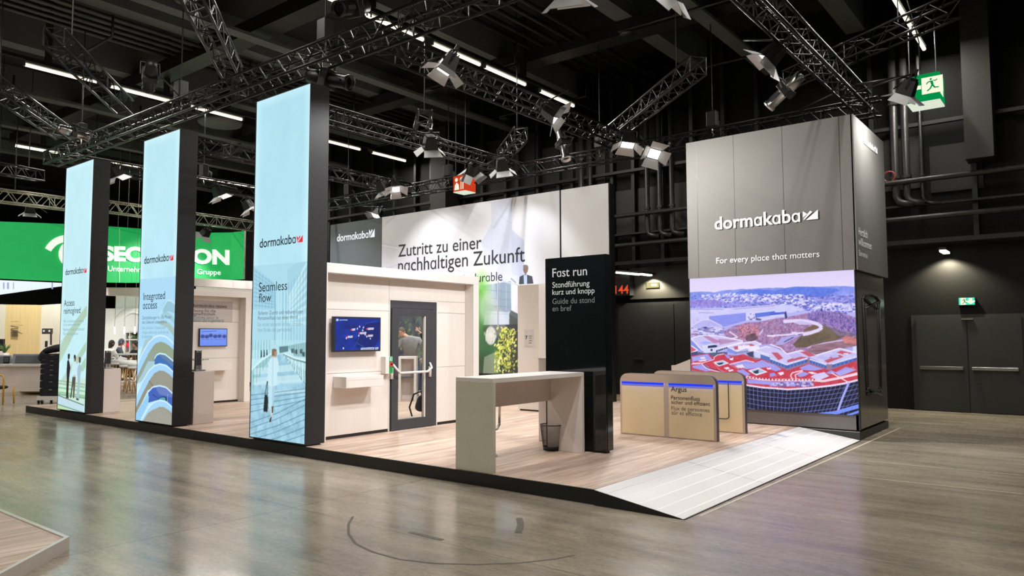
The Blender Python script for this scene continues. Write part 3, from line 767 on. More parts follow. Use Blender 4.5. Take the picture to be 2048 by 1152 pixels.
for x in (150, 180, 210): c.poly(k2([(x - 8, 190), (x - 4, 105), (x + 6, 105), (x + 9, 180)]), (38, 56, 64), .85)
c.poly(k2([(340, 70), (440, 60), (440, 120), (345, 140)]), (70, 104, 112), .75)
c.poly(k2([(430, 60), (640, 20), (640, 190), (500, 170)]), (96, 138, 144), .5)
for x, y in ((505, 105), (560, 100), (585, 130), (470, 95)): c.poly(k2([(x, y), (x + 30, y - 8), (x + 30, y + 45), (x, y + 40)]), (34, 54, 60), .75)
for i in range(9): c.line(k2([(440 + i * 24, 20), (440 + i * 24, 190)]), .9, (214, 246, 250), .7)
c.poly(k2([(350, 150), (385, 150), (640, 520), (640, 1130), (30, 1060), (40, 560), (255, 190)]), (166, 212, 230))   # deck
c.poly(k2([(30, 330), (260, 150), (270, 170), (180, 300), (60, 560), (35, 600)]), (150, 200, 206), .8)
fl = fbm(c.h, c.w, (60, 16), 4, 5)
c.poly(k2([(350, 150), (385, 150), (640, 520), (640, 1130), (30, 1060), (40, 560), (255, 190)]), (158, 204, 224), .75, noise=fl, namp=34)
for a, b in (((60, 440), (620, 400)), ((60, 340), (500, 290))): c.line(k2([a, b]), 10, (206, 238, 246), .7)
for a, b in (((60, 470), (610, 440)), ((200, 560), (630, 540))): c.line(k2([a, b]), 5, (206, 238, 246), .55)
for i, (y0, y1) in enumerate(((590, 520), (640, 555), (700, 600), (770, 640), (885, 700), (945, 760), (1010, 845), (1075, 905), (1130, 985), (1180, 1060))):
    c.line(k2([(25, y0), (625, y1)] if i < 4 else [(25, y0), (320, (y0 + y1) / 2 - 12), (625, y1 - 90 + i * 4)]), .9, (70, 116, 146), .85)
for i in range(12): c.line(k2([(120 + (i * 173) % 460, 700 + i * 33), (120 + (i * 173) % 460 + 2, 735 + i * 33)]), .8, (80, 124, 150), .8)
c.poly(k2([(380, 140), (390, 140), (640, 500), (640, 510)]), (70, 110, 124))
c.poly(k2([(385, 150), (640, 235), (640, 500)]), (176, 220, 226), .75)
for i in range(7): c.line(k2([(400 + i * 38, 165 + i * 12), (400 + i * 38, 190 + i * 50)]), 2.2, (224, 248, 250), .9)
for i in range(10): c.line(k2([(420 + i * 22, 200 + i * 14), (400 + i * 26, 175 + i * 36)]), 1.2, (76, 120, 128), .6)
c.line(k2([(385, 145), (500, 200), (640, 240)]), 3.5, (96, 134, 142), .9); c.line(k2([(385, 140), (500, 192), (640, 225)]), 2, (228, 250, 252))
c.line(k2([(45, 320), (150, 210), (270, 140)]), 3.0, (216, 246, 248)); 
for i in range(6): c.line(k2([(70 + i * 34, 300 - i * 28), (66 + i * 34, 520 - i * 65)]), 1.1, (110, 152, 160), .8)
# woman seen from behind, white suit, dark bag
c.poly(k2([(262, 100), (285, 90), (312, 98), (318, 150), (300, 185), (262, 175)]), (134, 112, 92))
c.poly(k2([(290, 120), (318, 125), (312, 165), (292, 165)]), (176, 148, 126))
c.poly(k2([(262, 170), (302, 170), (306, 195), (258, 195)]), (206, 196, 186))
c.poly(k2([(250, 190), (318, 186), (334, 240), (340, 330), (318, 345), (322, 485), (228, 488), (222, 440), (214, 430), (224, 240)]), (206, 238, 248))
c.poly(k2([(268, 195), (282, 195), (276, 480), (262, 480)]), (178, 216, 232), .7)
c.poly(k2([(230, 487), (300, 485), (292, 560), (262, 740), (230, 740)]), (196, 230, 242))
c.poly(k2([(266, 500), (300, 486), (284, 640), (278, 720), (262, 710)]), (168, 208, 224), .8)
c.poly(k2([(238, 735), (258, 735), (270, 800), (252, 876), (236, 872), (250, 800)]), (208, 214, 214)); c.poly(k2([(260, 710), (278, 705), (276, 780), (262, 778)]), (96, 80, 70))
c.poly(k2([(240, 840), (262, 810), (252, 878), (236, 876)]), (70, 58, 52))
c.line(k2([(214, 440), (190, 590)]), 1.6, (40, 58, 62)); c.line(k2([(218, 440), (212, 590)]), 1.2, (40, 58, 62))
c.poly(k2([(186, 590), (214, 580), (224, 640), (216, 770), (172, 765)]), (34, 46, 50))
t3 = column(-9.975, -8.63, 'nearest tall lit column, showing a woman walking a boardwalk with a bag', c)
rt = (1, 0, 0); up = (0, 0, 1)
ytext('dormakaba', (519.6, 495.8), (591.7, 486), YC, M['ink_navy'], t3, bold=.012, name='brand_lettering')
q0, q1 = ony(593.6, 485.5, YC), ony(606, 484.6, YC); mark(q0, rt, q1[0] - q0[0], .10, M['red'], t3)
ytext('Seamless', (518.1, 583.9), (574.6, 579.3), YC, M['ink'], t3); ytext('flow', (518, 604.5), (542.7, 602.5), YC, M['ink'], t3)
for s, a, b, m in (('Sicherer Zutritt und reibungsloser', (516.5, 630.4), (606.5, 625.8), 'lit_soft'), ('Personenfluss aus einer Hand', (516.5, 640.6), (595.2, 637), 'lit_soft'),
                   ('Un acc\u00e8s s\u00e9curis\u00e9 et une circula-', (515.6, 653.4), (605, 650.2), 'lit_pale'), ('tion fluide des personnes', (515.6, 664), (583.4, 662), 'lit_pale')):
    ytext(s, a, b, YC, M[m], t3)
# column with the wavy balconies
c = col_canvas(-13.62, -12.31, 2, (188, 232, 244), (212, 248, 255), (190, 236, 250))
k3 = lambda P: [(265 + x / 6.06, 500 + y / 6.06) for x, y in P]; k4 = lambda P: [(265 + x / 6.4, 680 + y / 6.4) for x, y in P]
c.poly(k3([(95, 358), (530, 318), (520, 1160), (60, 1160)]), (172, 218, 246), .9)
c.poly([(279, 560), (353, 552), (349, 650), (276, 700)], (176, 222, 248), .7)
S, D = (168, 216, 252), (146, 142, 130)
# faint upper waves
c.poly(k3([(355, 710), (385, 640), (420, 606), (460, 612), (525, 660), (520, 770), (440, 740), (380, 760)]), (150, 192, 206), .75)
c.line(k3([(300, 850), (360, 720), (420, 608), (470, 615), (528, 665)]), 3, (196, 236, 250), .9)
c.poly(k3([(340, 790), (400, 740), (470, 780), (520, 850), (515, 900), (430, 820), (350, 800)]), (156, 198, 204), .7)
c.poly(k3([(300, 880), (360, 850), (440, 880), (515, 960), (510, 1060), (420, 940), (330, 900)]), (164, 190, 178), .75)
c.poly(k4([(160, 0), (260, -40), (540, 40), (540, 300), (60, 560), (60, 330)]), (166, 198, 206), .8)
c.poly(k4([(70, 340), (230, -20), (260, -20), (72, 430)]), (170, 196, 176), .85)
def wave(y, under, c_under):
    """One balcony: pale curved band, shaded soffit below it."""
    P = [(46, y + 420), (130, y + 225), (210, y + 90), (280, y + 22), (350, y), (430, y + 18), (480, y + 60), (532, y + 115)]
    c.poly(k4(P + [(528, y + 190), (470, y + 130), (400, y + 88), (340, y + 85), (280, y + 120), (215, y + 215), (140, y + 360), (46, y + 560)]), S)
    c.line(k4(P), 2.6, (216, 246, 255))
    c.poly(k4([(528, y + 190), (470, y + 130), (400, y + 88), (340, y + 85), (280, y + 120), (215, y + 215), (140, y + 360), (46, y + 560), (46, y + 640), (110, y + 520), (200, y + 330), (528, y + 330)]), c_under)
wave(-60, 0, (150, 166, 152))
c.poly(k4([(255, 90), (300, 40), (370, 20), (440, 50), (535, 130), (530, 280), (430, 190), (340, 170), (290, 200)]), (150, 166, 140))
c.poly(k4([(285, 235), (310, 195), (350, 172), (420, 185), (535, 280), (528, 420), (420, 330), (350, 300), (285, 330)]), (66, 118, 190)); c.poly(k4([(330, 180), (420, 190), (525, 290), (520, 340), (420, 260)]), (110, 132, 160), .8)
c.line(k4([(285, 235), (310, 190), (350, 170), (420, 183), (535, 278)]), 2.5, (214, 244, 255))
wave(305, 0, (150, 148, 132))
c.poly(k4([(235, 520), (265, 450), (330, 398), (390, 390), (450, 420), (528, 495), (522, 690), (430, 610), (350, 590), (280, 600)]), (156, 156, 142))
c.line(k4([(210, 520), (270, 590)]), 1.2, (100, 98, 90), .8)
c.poly(k4([(205, 660), (260, 605), (350, 584), (430, 606), (520, 690), (512, 865), (430, 790), (330, 765), (205, 800)]), (70, 104, 190)); c.poly(k4([(300, 610), (360, 590), (440, 612), (520, 700), (500, 730), (340, 690)]), (116, 136, 196), .8)
c.poly(k4([(330, 765), (340, 730), (400, 715), (440, 730), (445, 795), (400, 780)]), (40, 74, 104)); c.poly(k4([(340, 762), (352, 738), (400, 730), (420, 745), (420, 785)]), (88, 168, 196))
c.line(k4([(255, 690), (330, 745)]), 1.3, (40, 60, 130)); c.line(k4([(450, 690), (446, 800)]), 1.6, (160, 180, 220))
c.line(k4([(205, 660), (260, 600), (350, 582), (430, 604), (520, 688)]), 2.5, (214, 244, 255))
wave(768, 0, (160, 158, 144))
c.poly(k4([(130, 1045), (200, 930), (270, 885), (340, 872), (420, 895), (505, 980), (505, 1110), (130, 1050)]), (164, 164, 152))
c.poly(k4([(40, 960), (190, 700), (215, 720), (200, 820), (90, 1045), (36, 1030)]), (150, 206, 246), .9)
t2 = column(-13.62, -12.31, 'tall lit column in the middle, showing wavy white balconies', c)
ytext('dormakaba', (288.9, 527.2), (337.3, 522.2), YC, M['ink_navy'], t2, bold=.012, name='brand_lettering')
q0, q1 = ony(338.8, 521.5, YC), ony(347, 520.5, YC); mark(q0, rt, q1[0] - q0[0], .10, M['red'], t2)
ytext('Integrated', (287, 600.7), (330.2, 597.4), YC, M['ink'], t2); ytext('access', (286, 618.5), (314.2, 616.8), YC, M['ink'], t2)
for s, a, b, m in (('Zutrittsl\u00f6sungen f\u00fcr alle Phasen', (284.8, 639.4), (342.9, 636.2), 'lit_soft'), ('des Geb\u00e4ude-Lebenszyklus', (284.8, 648), (334, 645.8), 'lit_soft'),
                   ("Des solutions d'acc\u00e8s pour", (284.3, 659), (332.3, 657.2), 'lit_pale'), ('chaque phase du cycle de vie', (284.3, 668.3), (337.6, 666.4), 'lit_pale'), ('du b\u00e2timent', (284, 676.4), (305, 675.6), 'lit_pale')):
    ytext(s, a, b, YC, M[m], t2)
# column with three standing people
c = col_canvas(-17.115, -15.77, 3, (194, 236, 246), (214, 250, 255), (200, 240, 246))
k5 = lambda P: [(105 + x / 7.2, 520 + y / 7.2) for x, y in P]; k6 = lambda P: [(105 + x / 7.43, 680 + y / 7.43) for x, y in P]
G1, G2 = (176, 204, 176), (190, 214, 196)
c.poly(k5([(150, 1150), (340, 860), (495, 650), (495, 800), (380, 960), (260, 1160)]), G1, .85)
c.poly(k6([(110, 0), (280, 0), (130, 300), (105, 330)]), (180, 206, 176), .8); c.poly(k6([(110, 0), (160, 0), (105, 130)]), (206, 236, 240), .8)
c.poly(k6([(300, 340), (500, 20), (500, 150), (380, 340), (300, 480)]), (172, 202, 172), .8)
c.poly(k6([(120, 610), (300, 330), (340, 340), (190, 620)]), (186, 208, 190), .75); c.poly(k6([(420, 380), (495, 250), (492, 400), (440, 480)]), (168, 204, 170), .8)
c.poly(k6([(80, 610), (490, 560), (480, 990), (75, 820)]), (206, 234, 214), .8)
for i, (y, cc) in enumerate(((640, (150, 196, 156)), (700, (140, 200, 150)), (735, (206, 240, 206)), (770, (138, 196, 146)), (800, (120, 170, 130)), (600, (160, 190, 160)))): c.line(k6([(82, y), (482, y + 60)]), 3.5, cc, .85)
c.poly(k6([(78, 810), (465, 960), (468, 1088), (76, 950)]), (196, 224, 236), .95); c.line(k6([(78, 815), (465, 965)]), 2, (84, 118, 104)); c.line(k6([(78, 950), (465, 1080)]), 2, (110, 140, 120))
c.poly(k6([(76, 955), (330, 1060), (76, 1030)]), (190, 226, 170), .95)
# figures: dark suit, white shirt, pale suit
c.poly(k6([(228, 215), (248, 198), (262, 215), (258, 265), (245, 290), (230, 275)]), (46, 48, 54))
c.poly(k6([(222, 310), (240, 285), (254, 330), (268, 410), (262, 450), (250, 560), (240, 700), (236, 860), (204, 855), (214, 600), (212, 450)]), (38, 38, 42)); c.poly(k6([(204, 825), (238, 835), (245, 862), (204, 860)]), (52, 46, 44))
c.poly(k6([(318, 225), (335, 215), (349, 235), (348, 290), (335, 320), (318, 290)]), (58, 46, 42)); c.poly(k6([(313, 265), (330, 265), (332, 305), (318, 312)]), (206, 170, 146))
c.poly(k6([(300, 330), (330, 315), (362, 345), (372, 420), (350, 520), (345, 555), (300, 550), (290, 430)]), (206, 236, 244)); c.poly(k6([(305, 520), (345, 520), (335, 560), (312, 560)]), (220, 190, 172))
c.poly(k6([(298, 545), (345, 545), (340, 640), (322, 862), (304, 860), (312, 640), (280, 860), (262, 855), (285, 680)]), (92, 84, 80))
c.poly(k6([(388, 260), (405, 244), (424, 265), (420, 325), (402, 345), (390, 320)]), (84, 76, 74)); c.poly(k6([(388, 270), (396, 262), (398, 320), (390, 318)]), (160, 134, 122))
c.poly(k6([(375, 400), (400, 350), (425, 375), (438, 430), (420, 480), (412, 560), (404, 700), (392, 885), (352, 885), (376, 640), (368, 480)]), (168, 198, 210)); c.poly(k6([(355, 855), (392, 870), (390, 895), (352, 888)]), (70, 84, 92))
t1 = column(-17.115, -15.77, 'farthest tall lit column, showing three standing people and green beams', c)
ytext('dormakaba', (131.2, 549.8), (165.8, 546.4), YC, M['ink_navy'], t1, bold=.012, name='brand_lettering')
q0, q1 = ony(166.9, 546, YC), ony(173.3, 545.2, YC); mark(q0, rt, q1[0] - q0[0], .10, M['red'], t1)
ytext('Access', (128.3, 612.4), (149.2, 611), YC, M['ink'], t1); ytext('reimagined', (128, 628), (161.3, 626), YC, M['ink'], t1)
for s, a, b in (('Mehr als Nutzung im Geb\u00e4ude', (127.3, 645.6), (167.5, 643.4)), ('F\u00fcr ein selbstverst\u00e4ndliches', (127, 652.4), (161, 650.8)), ("Repenser l'acc\u00e8s au b\u00e2timent", (126.6, 662.2), (168.4, 660.2)), ('Pour tous, sans d\u00e9tours', (126.2, 670.4), (157, 669))):
    ytext(s, a, b, YC, M['lit_pale'], t1)

# ---------------------------------------------------------------- corner tower with the big screen
YT = 12.65
t = thing('screen_tower', 'tall charcoal corner tower with a big screen showing an aerial town view', 'tower', (-4.4, 13.7, 0))
B(-5.78, -3.04, 12.72, 14.72, .175, 5.2).build('core', M['black'], t)
MB().box(-5.835, -2.95, YT - .02, YT + .02, 2.715, 5.25).box(-2.97, -2.93, YT - .02, 14.83, 2.715, 5.25).box(-5.835, -5.80, YT, 14.83, 2.715, 5.25).build('fabric_cover', M['fabric'], t)
for x in (-5.63, -4.93, -4.07, -3.15):
    B(x - .004, x + .004, YT - .0215, YT - .02, 2.72, 5.245).build('seam', M['char'], t)
B(-5.81, -2.99, YT + .02, YT + .06, .16, .40).build('kick_panel', M['gloss_grey'], t)
B(-3.04, -3.0, YT + .02, 14.76, .16, 2.715).build('side_panel', M['gloss_grey'], t)
B(-5.78, -3.03, YT + .06, 14.74, H, .17).build('shadow_gap', M['black'], t)
MB().box(-3.93, -2.995, 12.675, 14.75, 0, .125).build('plinth', mat('plinth_grey', (52, 53, 54), .5, var=.05), t)
B(-3.93, -3.0, 12.685, 12.72, .125, .135).build('plinth_cap', M['white'], t)
# the picture on the screen
c = Canvas(-5.822, -2.99, .395, 2.715, 350, 290, 'y', YT)
q1 = lambda P: [(1370 + x / 7.2, 530 + y / 7.2) for x, y in P]; q2 = lambda P: [(1540 + x / 7.2, 530 + y / 7.2) for x, y in P]
q3 = lambda P: [(1370 + x / 7.2, 680 + y / 7.2) for x, y in P]; q4 = lambda P: [(1540 + x / 7.2, 680 + y / 7.2) for x, y in P]
c.vgrad((222, 210, 248), (232, 220, 252), 0, .16); c.vgrad((190, 186, 246), (172, 168, 240), .16, .6); c.vgrad((150, 120, 150), (150, 120, 150), .6, 1)
N1 = fbm(c.h, c.w, (30, 40), 4, 11); N2 = fbm(c.h, c.w, (60, 80), 3, 12); N3 = fbm(c.h, c.w, (90, 22), 3, 13)
ridge1 = q1([(60, 395), (230, 385), (350, 388), (430, 398), (540, 370), (640, 360), (700, 362), (830, 345), (900, 352), (1080, 335), (1180, 330), (1296, 335)])
ridge2 = q2([(60, 330), (180, 328), (200, 335), (370, 312), (700, 315), (900, 308), (1060, 305), (1240, 318)])
c.poly(ridge1 + ridge2 + q2([(1240, 640)]) + q1([(60, 640)]), (134, 150, 236), noise=N1, namp=22)
c.poly(q1([(640, 430), (830, 370), (1080, 350), (1296, 375)]) + q2([(180, 345), (370, 318), (700, 325), (960, 345), (1000, 370), (760, 460), (400, 470), (60, 470)]) + q1([(1100, 480), (800, 470)]), (96, 124, 228), noise=N2, namp=16)
c.poly(q1([(60, 520), (300, 470), (640, 440), (900, 420), (1296, 470)]) + q2([(400, 470), (760, 470), (1240, 400), (1240, 660)]) + q1([(60, 660)]), (158, 156, 236), noise=N2, namp=34)
WHT = [(226, 220, 252), (206, 204, 250), (236, 226, 252)]; BLU = [(96, 112, 204), (84, 96, 186), (120, 120, 214)]
c.speckle(q1([(240, 430), (640, 400), (1290, 420), (1290, 530), (600, 520), (240, 490)]), 260, 2.4, WHT, .85, 3, 1.4)
c.speckle(q2([(20, 420), (440, 420), (640, 520), (1230, 560), (1230, 660), (300, 640), (20, 560)]), 330, 2.6, WHT, .85, 4, 2.0)
c.speckle(q1([(80, 440), (1290, 440), (1290, 620), (80, 600)]), 220, 2.2, BLU, .8, 5, 1.6); c.speckle(q2([(20, 420), (1230, 430), (1230, 700), (20, 640)]), 260, 2.4, BLU, .8, 6, 1.8)
c.poly(q1([(80, 510), (420, 500), (640, 560), (470, 600), (80, 600)]), (150, 130, 214), .7, noise=N2, namp=20)
# big pale sheds
c.poly(q1([(80, 630), (700, 620), (1296, 570), (1296, 700), (1000, 720), (870, 690), (350, 740), (80, 760)]), (208, 204, 250), noise=N1, namp=8)
c.poly(q2([(20, 575), (300, 575), (500, 640), (300, 690), (20, 680)]), (206, 204, 250), noise=N1, namp=10)
for a, b in (((80, 640), (560, 640)), ((200, 690), (420, 690)), ((700, 640), (1290, 585))): c.line(q1([a, b]), 1.2, (150, 140, 200), .8)
c.poly(q1([(350, 740), (875, 690), (880, 800), (560, 890), (350, 790)]), (140, 146, 236), noise=N3, namp=8); c.line(q1([(350, 735), (875, 683)]), 1.6, (200, 198, 250))
c.poly(q1([(875, 690), (1000, 670), (1010, 800), (880, 800)]), (216, 210, 250)); c.speckle(q1([(890, 700), (990, 690), (990, 780), (890, 780)]), 9, 2.4, [(110, 116, 170)], .9, 7)
c.poly(q1([(1010, 690), (1296, 650), (1296, 720), (1010, 760)]), (96, 120, 220)); c.line(q1([(1010, 690), (1296, 655)]), 2, (214, 214, 252)); c.poly(q1([(1010, 760), (1296, 735), (1296, 800), (1020, 800)]), (206, 204, 250)); c.poly(q1([(1020, 760), (1105, 780), (1090, 800), (1020, 795)]), (90, 92, 130))
c.poly(q2([(0, 690), (230, 675), (230, 700), (0, 728)]), (76, 100, 214)); c.line(q2([(0, 740), (240, 730)]), 3, (214, 212, 252))
c.poly(q1([(60, 760), (230, 740), (340, 740), (350, 790), (530, 880), (560, 1010), (300, 1010), (90, 1020)]), (206, 200, 248), noise=N1, namp=14)
c.poly(q1([(100, 880), (250, 800), (340, 790), (530, 870), (520, 890), (330, 890), (220, 920)]), (186, 182, 240), noise=N1, namp=10); c.line(q1([(100, 880), (250, 795), (350, 785), (532, 875)]), 1.2, (226, 222, 254)); c.poly(q1([(250, 895), (300, 888), (350, 910), (290, 920)]), (60, 70, 150))
c.speckle(q1([(90, 900), (540, 890), (560, 1010), (90, 1020)]), 60, 3, [(150, 130, 190), (230, 224, 252), (120, 120, 190)], .8, 8, 2.2); c.poly(q1([(90, 985), (180, 980), (200, 1010), (90, 1015)]), (168, 120, 170), .8)
# wooded park, autumn pinks
PK = q1([(550, 960), (700, 880), (900, 830), (1050, 820), (1160, 800), (1296, 770)]) + q2([(30, 780), (200, 760), (560, 690), (760, 660), (1000, 680), (1240, 760), (1246, 1160)]) + q4([(1240, 80), (300, 220), (0, 60)]) + q1([(830, 1160), (600, 1060)])
c.poly(PK, (160, 126, 172), noise=N2, namp=44)
c.speckle(PK, 1500, 2.6, [(206, 140, 176), (190, 118, 140), (116, 92, 128), (214, 158, 196), (150, 112, 170), (176, 150, 214)], .7, 9, .6)
c.poly(q1([(760, 900), (860, 840), (960, 850), (1060, 880), (1060, 1040), (960, 1090), (840, 1080), (780, 1000)]), (196, 130, 156), .6, noise=N2, namp=40); c.speckle(q1([(760, 870), (1060, 860), (1060, 1040), (800, 1040)]), 420, 2.6, [(226, 156, 190), (206, 134, 144), (164, 98, 118), (120, 80, 100)], .8, 19, .5)
c.poly(q1([(880, 1010), (1000, 980), (1060, 1060), (960, 1100), (880, 1090)]), (86, 70, 84), .8, noise=N2, namp=24)
c.poly(q2([(540, 700), (760, 670), (1000, 690), (1240, 780), (1240, 1000), (1000, 900), (700, 830), (560, 790)]), (124, 104, 186), .85, noise=N2, namp=34); c.speckle(q2([(540, 690), (1000, 690), (1240, 790), (1240, 1010), (700, 830)]), 800, 2.6, [(100, 88, 160), (160, 136, 206), (84, 84, 140), (188, 140, 190)], .75, 20, .5)
c.poly(q2([(640, 800), (760, 860), (960, 930), (1240, 1010), (1240, 1060), (960, 1010), (760, 880)]), (104, 96, 120), .7, noise=N2, namp=26)
c.poly(q2([(210, 690), (230, 660), (250, 760), (215, 780)]), (54, 60, 110)); c.poly(q2([(725, 660), (740, 610), (760, 680)]), (66, 70, 140)); c.poly(q2([(1050, 560), (1140, 550), (1180, 640), (1080, 640)]), (206, 204, 250), .7)
c.poly(q2([(480, 930), (640, 860), (700, 890), (680, 920), (500, 960)]), (122, 98, 84), noise=N1, namp=12)
c.poly(q2([(330, 1150), (450, 1020), (740, 930), (780, 870), (900, 940), (960, 1010), (1060, 1030), (900, 1110), (560, 1160)]), (114, 98, 82), noise=N1, namp=18)
c.poly(q4([(330, 60), (420, -30), (900, -40), (700, 20), (540, 105), (380, 110)]), (106, 90, 78), noise=N1, namp=14)
c.line(q2([(190, 815), (420, 800), (560, 815), (700, 855), (745, 900), (710, 935), (560, 985), (470, 1000)]), 5.5, (226, 214, 250)); c.poly(q2([(340, 830), (440, 805), (600, 840), (600, 860), (420, 860)]), (204, 190, 238))
c.line(q2([(0, 1020), (240, 1005), (480, 975)]), 2.6, (232, 218, 250)); c.poly(q2([(310, 965), (370, 960), (400, 985), (400, 1015), (310, 990)]), (224, 216, 248))
c.poly(q2([(70, 1150), (160, 1050), (330, 1010), (460, 1010), (340, 1060), (180, 1150)]), (176, 166, 226)); c.line(q2([(200, 1110), (340, 1040)]), 1.6, (70, 70, 130))
c.line(q1([(640, 960), (760, 1040), (600, 1080)]), 2.6, (232, 206, 236)); c.line(q1([(1180, 1020), (1296, 1022)]), 3, (236, 218, 246)); c.poly(q1([(1060, 1000), (1110, 930), (1130, 910), (1120, 960), (1080, 1010)]), (206, 190, 236))
c.line(q4([(540, 110), (760, 50), (1060, 0), (1250, -50)]), 2.4, (206, 180, 226)); c.poly(q4([(540, 180), (600, 80), (1060, 10), (1250, -60), (1250, 80), (680, 215)]), (140, 104, 116), .9, noise=N3, namp=34)
c.poly(q2([(1040, 1050), (1090, 1010), (1240, 1060), (1240, 1150), (1060, 1120)]), (214, 128, 124), .8, noise=N2, namp=26)
# flat-roofed blocks
def block(roof, front, left=None, win=True, roofc=(204, 196, 244)):
    if left: c.poly(left, (130, 146, 226)); 
    c.poly(front, (206, 210, 250)); 
    if win:
        f = np.array(front); a, b2, c2, d2 = f[:4]
        for lo, hi in ((.22, .5), (.62, .9)):
            P = [tuple(a + (d2 - a) * lo), tuple(b2 + (c2 - b2) * lo), tuple(b2 + (c2 - b2) * hi), tuple(a + (d2 - a) * hi)]
            c.poly(P, (58, 66, 110))
            for k in range(1, 14):
                s0 = np.array(P[0]) + (np.array(P[1]) - np.array(P[0])) * k / 14; s1 = np.array(P[3]) + (np.array(P[2]) - np.array(P[3])) * k / 14
                c.line([tuple(s0), tuple(s1)], .7, (190, 196, 244))
    c.poly(roof, roofc, noise=N1, namp=8); c.line(roof + roof[:1], 1.8, (240, 232, 254))
block(q1([(90, 1060), (200, 1020), (480, 1020), (830, 1090), (825, 1110), (480, 1200), (250, 1230)]), q3([(450, 80), (830, 15), (830, 50), (450, 190)]), q3([(90, 10), (250, 80), (270, 185), (90, 80)]))
c.poly(q3([(250, 80), (430, 50), (470, 100), (440, 180), (270, 185)]), (214, 216, 250)); c.poly(q3([(330, 85), (430, 70), (470, 80), (460, 105), (330, 118)]), (44, 52, 96)); c.poly(q3([(368, 130), (398, 128), (398, 158), (370, 160)]), (44, 60, 80))
c.poly(q1([(210, 1120), (300, 1095), (400, 1120), (300, 1150)]), (166, 176, 244)); c.poly(q1([(250, 1020), (330, 1020), (540, 1110), (420, 1130)]), (180, 120, 166), .8); c.poly(q1([(480, 1060), (780, 1090), (500, 1150)]), (172, 112, 150), .6)
c.poly(q3([(90, 90), (180, 140), (180, 190), (90, 180)]), (206, 92, 120)); c.line(q3([(90, 80), (185, 145), (90, 185)]), 2, (240, 230, 252)); c.poly(q3([(90, 180), (185, 160), (185, 215), (90, 225)]), (70, 76, 120))
c.poly(q3([(190, 170), (300, 190), (400, 180), (610, 170), (610, 220), (340, 260), (180, 215)]), (80, 100, 130))
block(q3([(610, 95), (840, 40), (1010, 20), (1100, 60), (960, 90), (740, 160)]), q3([(740, 165), (950, 130), (980, 170), (740, 205)]), q3([(610, 95), (740, 165), (740, 210), (610, 170)]))
c.poly(q3([(700, 95), (960, 55), (1010, 80), (720, 140)]), (196, 92, 108)); c.speckle(q3([(760, 80), (960, 60), (940, 100), (780, 120)]), 8, 6, [(240, 232, 252)], .9, 21, 2)
c.poly(q3([(880, 190), (985, 160), (985, 250), (920, 230)]), (60, 70, 100)); block(q3([(990, 150), (1170, 90), (1296, 130), (1440, 190), (1400, 260), (1296, 235)]), q3([(1000, 160), (1088, 190), (1088, 262), (1000, 250)]), None, False)
c.poly(q3([(1088, 200), (1296, 270), (1296, 340), (1088, 262)]), (84, 116, 190)); c.line(q3([(1088, 195), (1400, 295)]), 2.2, (220, 220, 252))
c.poly(q4([(0, 90), (130, 140), (250, 190), (440, 150), (640, 215), (1000, 120), (1245, 180), (1245, 250), (860, 350), (800, 345), (560, 250), (250, 350), (0, 260)]), (204, 196, 244), noise=N1, namp=10)
c.line(q4([(0, 60), (150, 115), (240, 200), (440, 150), (660, 220), (1000, 120), (1245, 185)]), 1.8, (240, 232, 254))
for P in ([(250, 290), (400, 230), (540, 250), (250, 325)], [(430, 170), (520, 160), (660, 220), (560, 240)], [(780, 300), (840, 250), (1000, 215), (1060, 240), (830, 330)], [(950, 180), (1020, 150), (1180, 190), (1080, 215)], [(20, 180), (110, 180), (190, 260), (120, 290)]): c.poly(q4(P), (196, 92, 112))
for P in ([(270, 220), (390, 190), (470, 230), (340, 270)], [(660, 250), (740, 225), (880, 260), (800, 290)], [(840, 210), (960, 215), (1000, 245), (900, 260)]): c.poly(q4(P), (186, 184, 240))
for (a0, b0), (a1, b1) in (((0, 265), (240, 355)), ((240, 355), (540, 262)), ((570, 275), (810, 355)), ((890, 345), (1245, 240))):
    P = q4([(a0, b0), (a1, b1), (a1, b1 + 55), (a0, b0 + 55)]); c.poly(P, (72, 100, 176)); c.line(P[:2], 2.4, (222, 220, 254))
    for k in range(1, 6): 
        p = np.array(P); c.line([tuple(p[0] + (p[1] - p[0]) * k / 6), tuple(p[3] + (p[2] - p[3]) * k / 6)], .8, (120, 150, 220))
c.poly(q4([(1190, 100), (1245, 85), (1245, 180), (1190, 160)]), (214, 220, 252))
# great round roof, red with pale patches
RF = q3([(95, 225), (335, 190), (400, 240), (560, 190), (680, 240), (840, 200), (1030, 290), (1100, 265), (1296, 360)]) + q4([(0, 330), (250, 435), (560, 335), (850, 435), (1245, 290), (1260, 575), (1060, 630), (880, 670), (560, 700), (250, 710), (0, 690)]) + q3([(1100, 680), (900, 650), (700, 580), (560, 520), (300, 470), (95, 430)])
c.poly(RF, (200, 64, 84), noise=N2, namp=16)
PV = (160, 156, 236)
for P in ([(100, 240), (330, 200), (400, 285), (150, 300), (110, 320)], [(110, 370), (280, 345), (420, 440), (300, 450), (120, 400)], [(620, 350), (860, 290), (1000, 330), (1110, 285), (1296, 370), (1180, 390), (980, 410), (880, 420), (760, 360)], [(740, 440), (840, 420), (940, 490), (900, 520), (800, 480)], [(900, 560), (1296, 600), (1296, 650), (900, 620)], [(560, 195), (640, 230), (660, 270), (610, 260)]): 
    c.poly(q3(P), PV, noise=N3, namp=8)
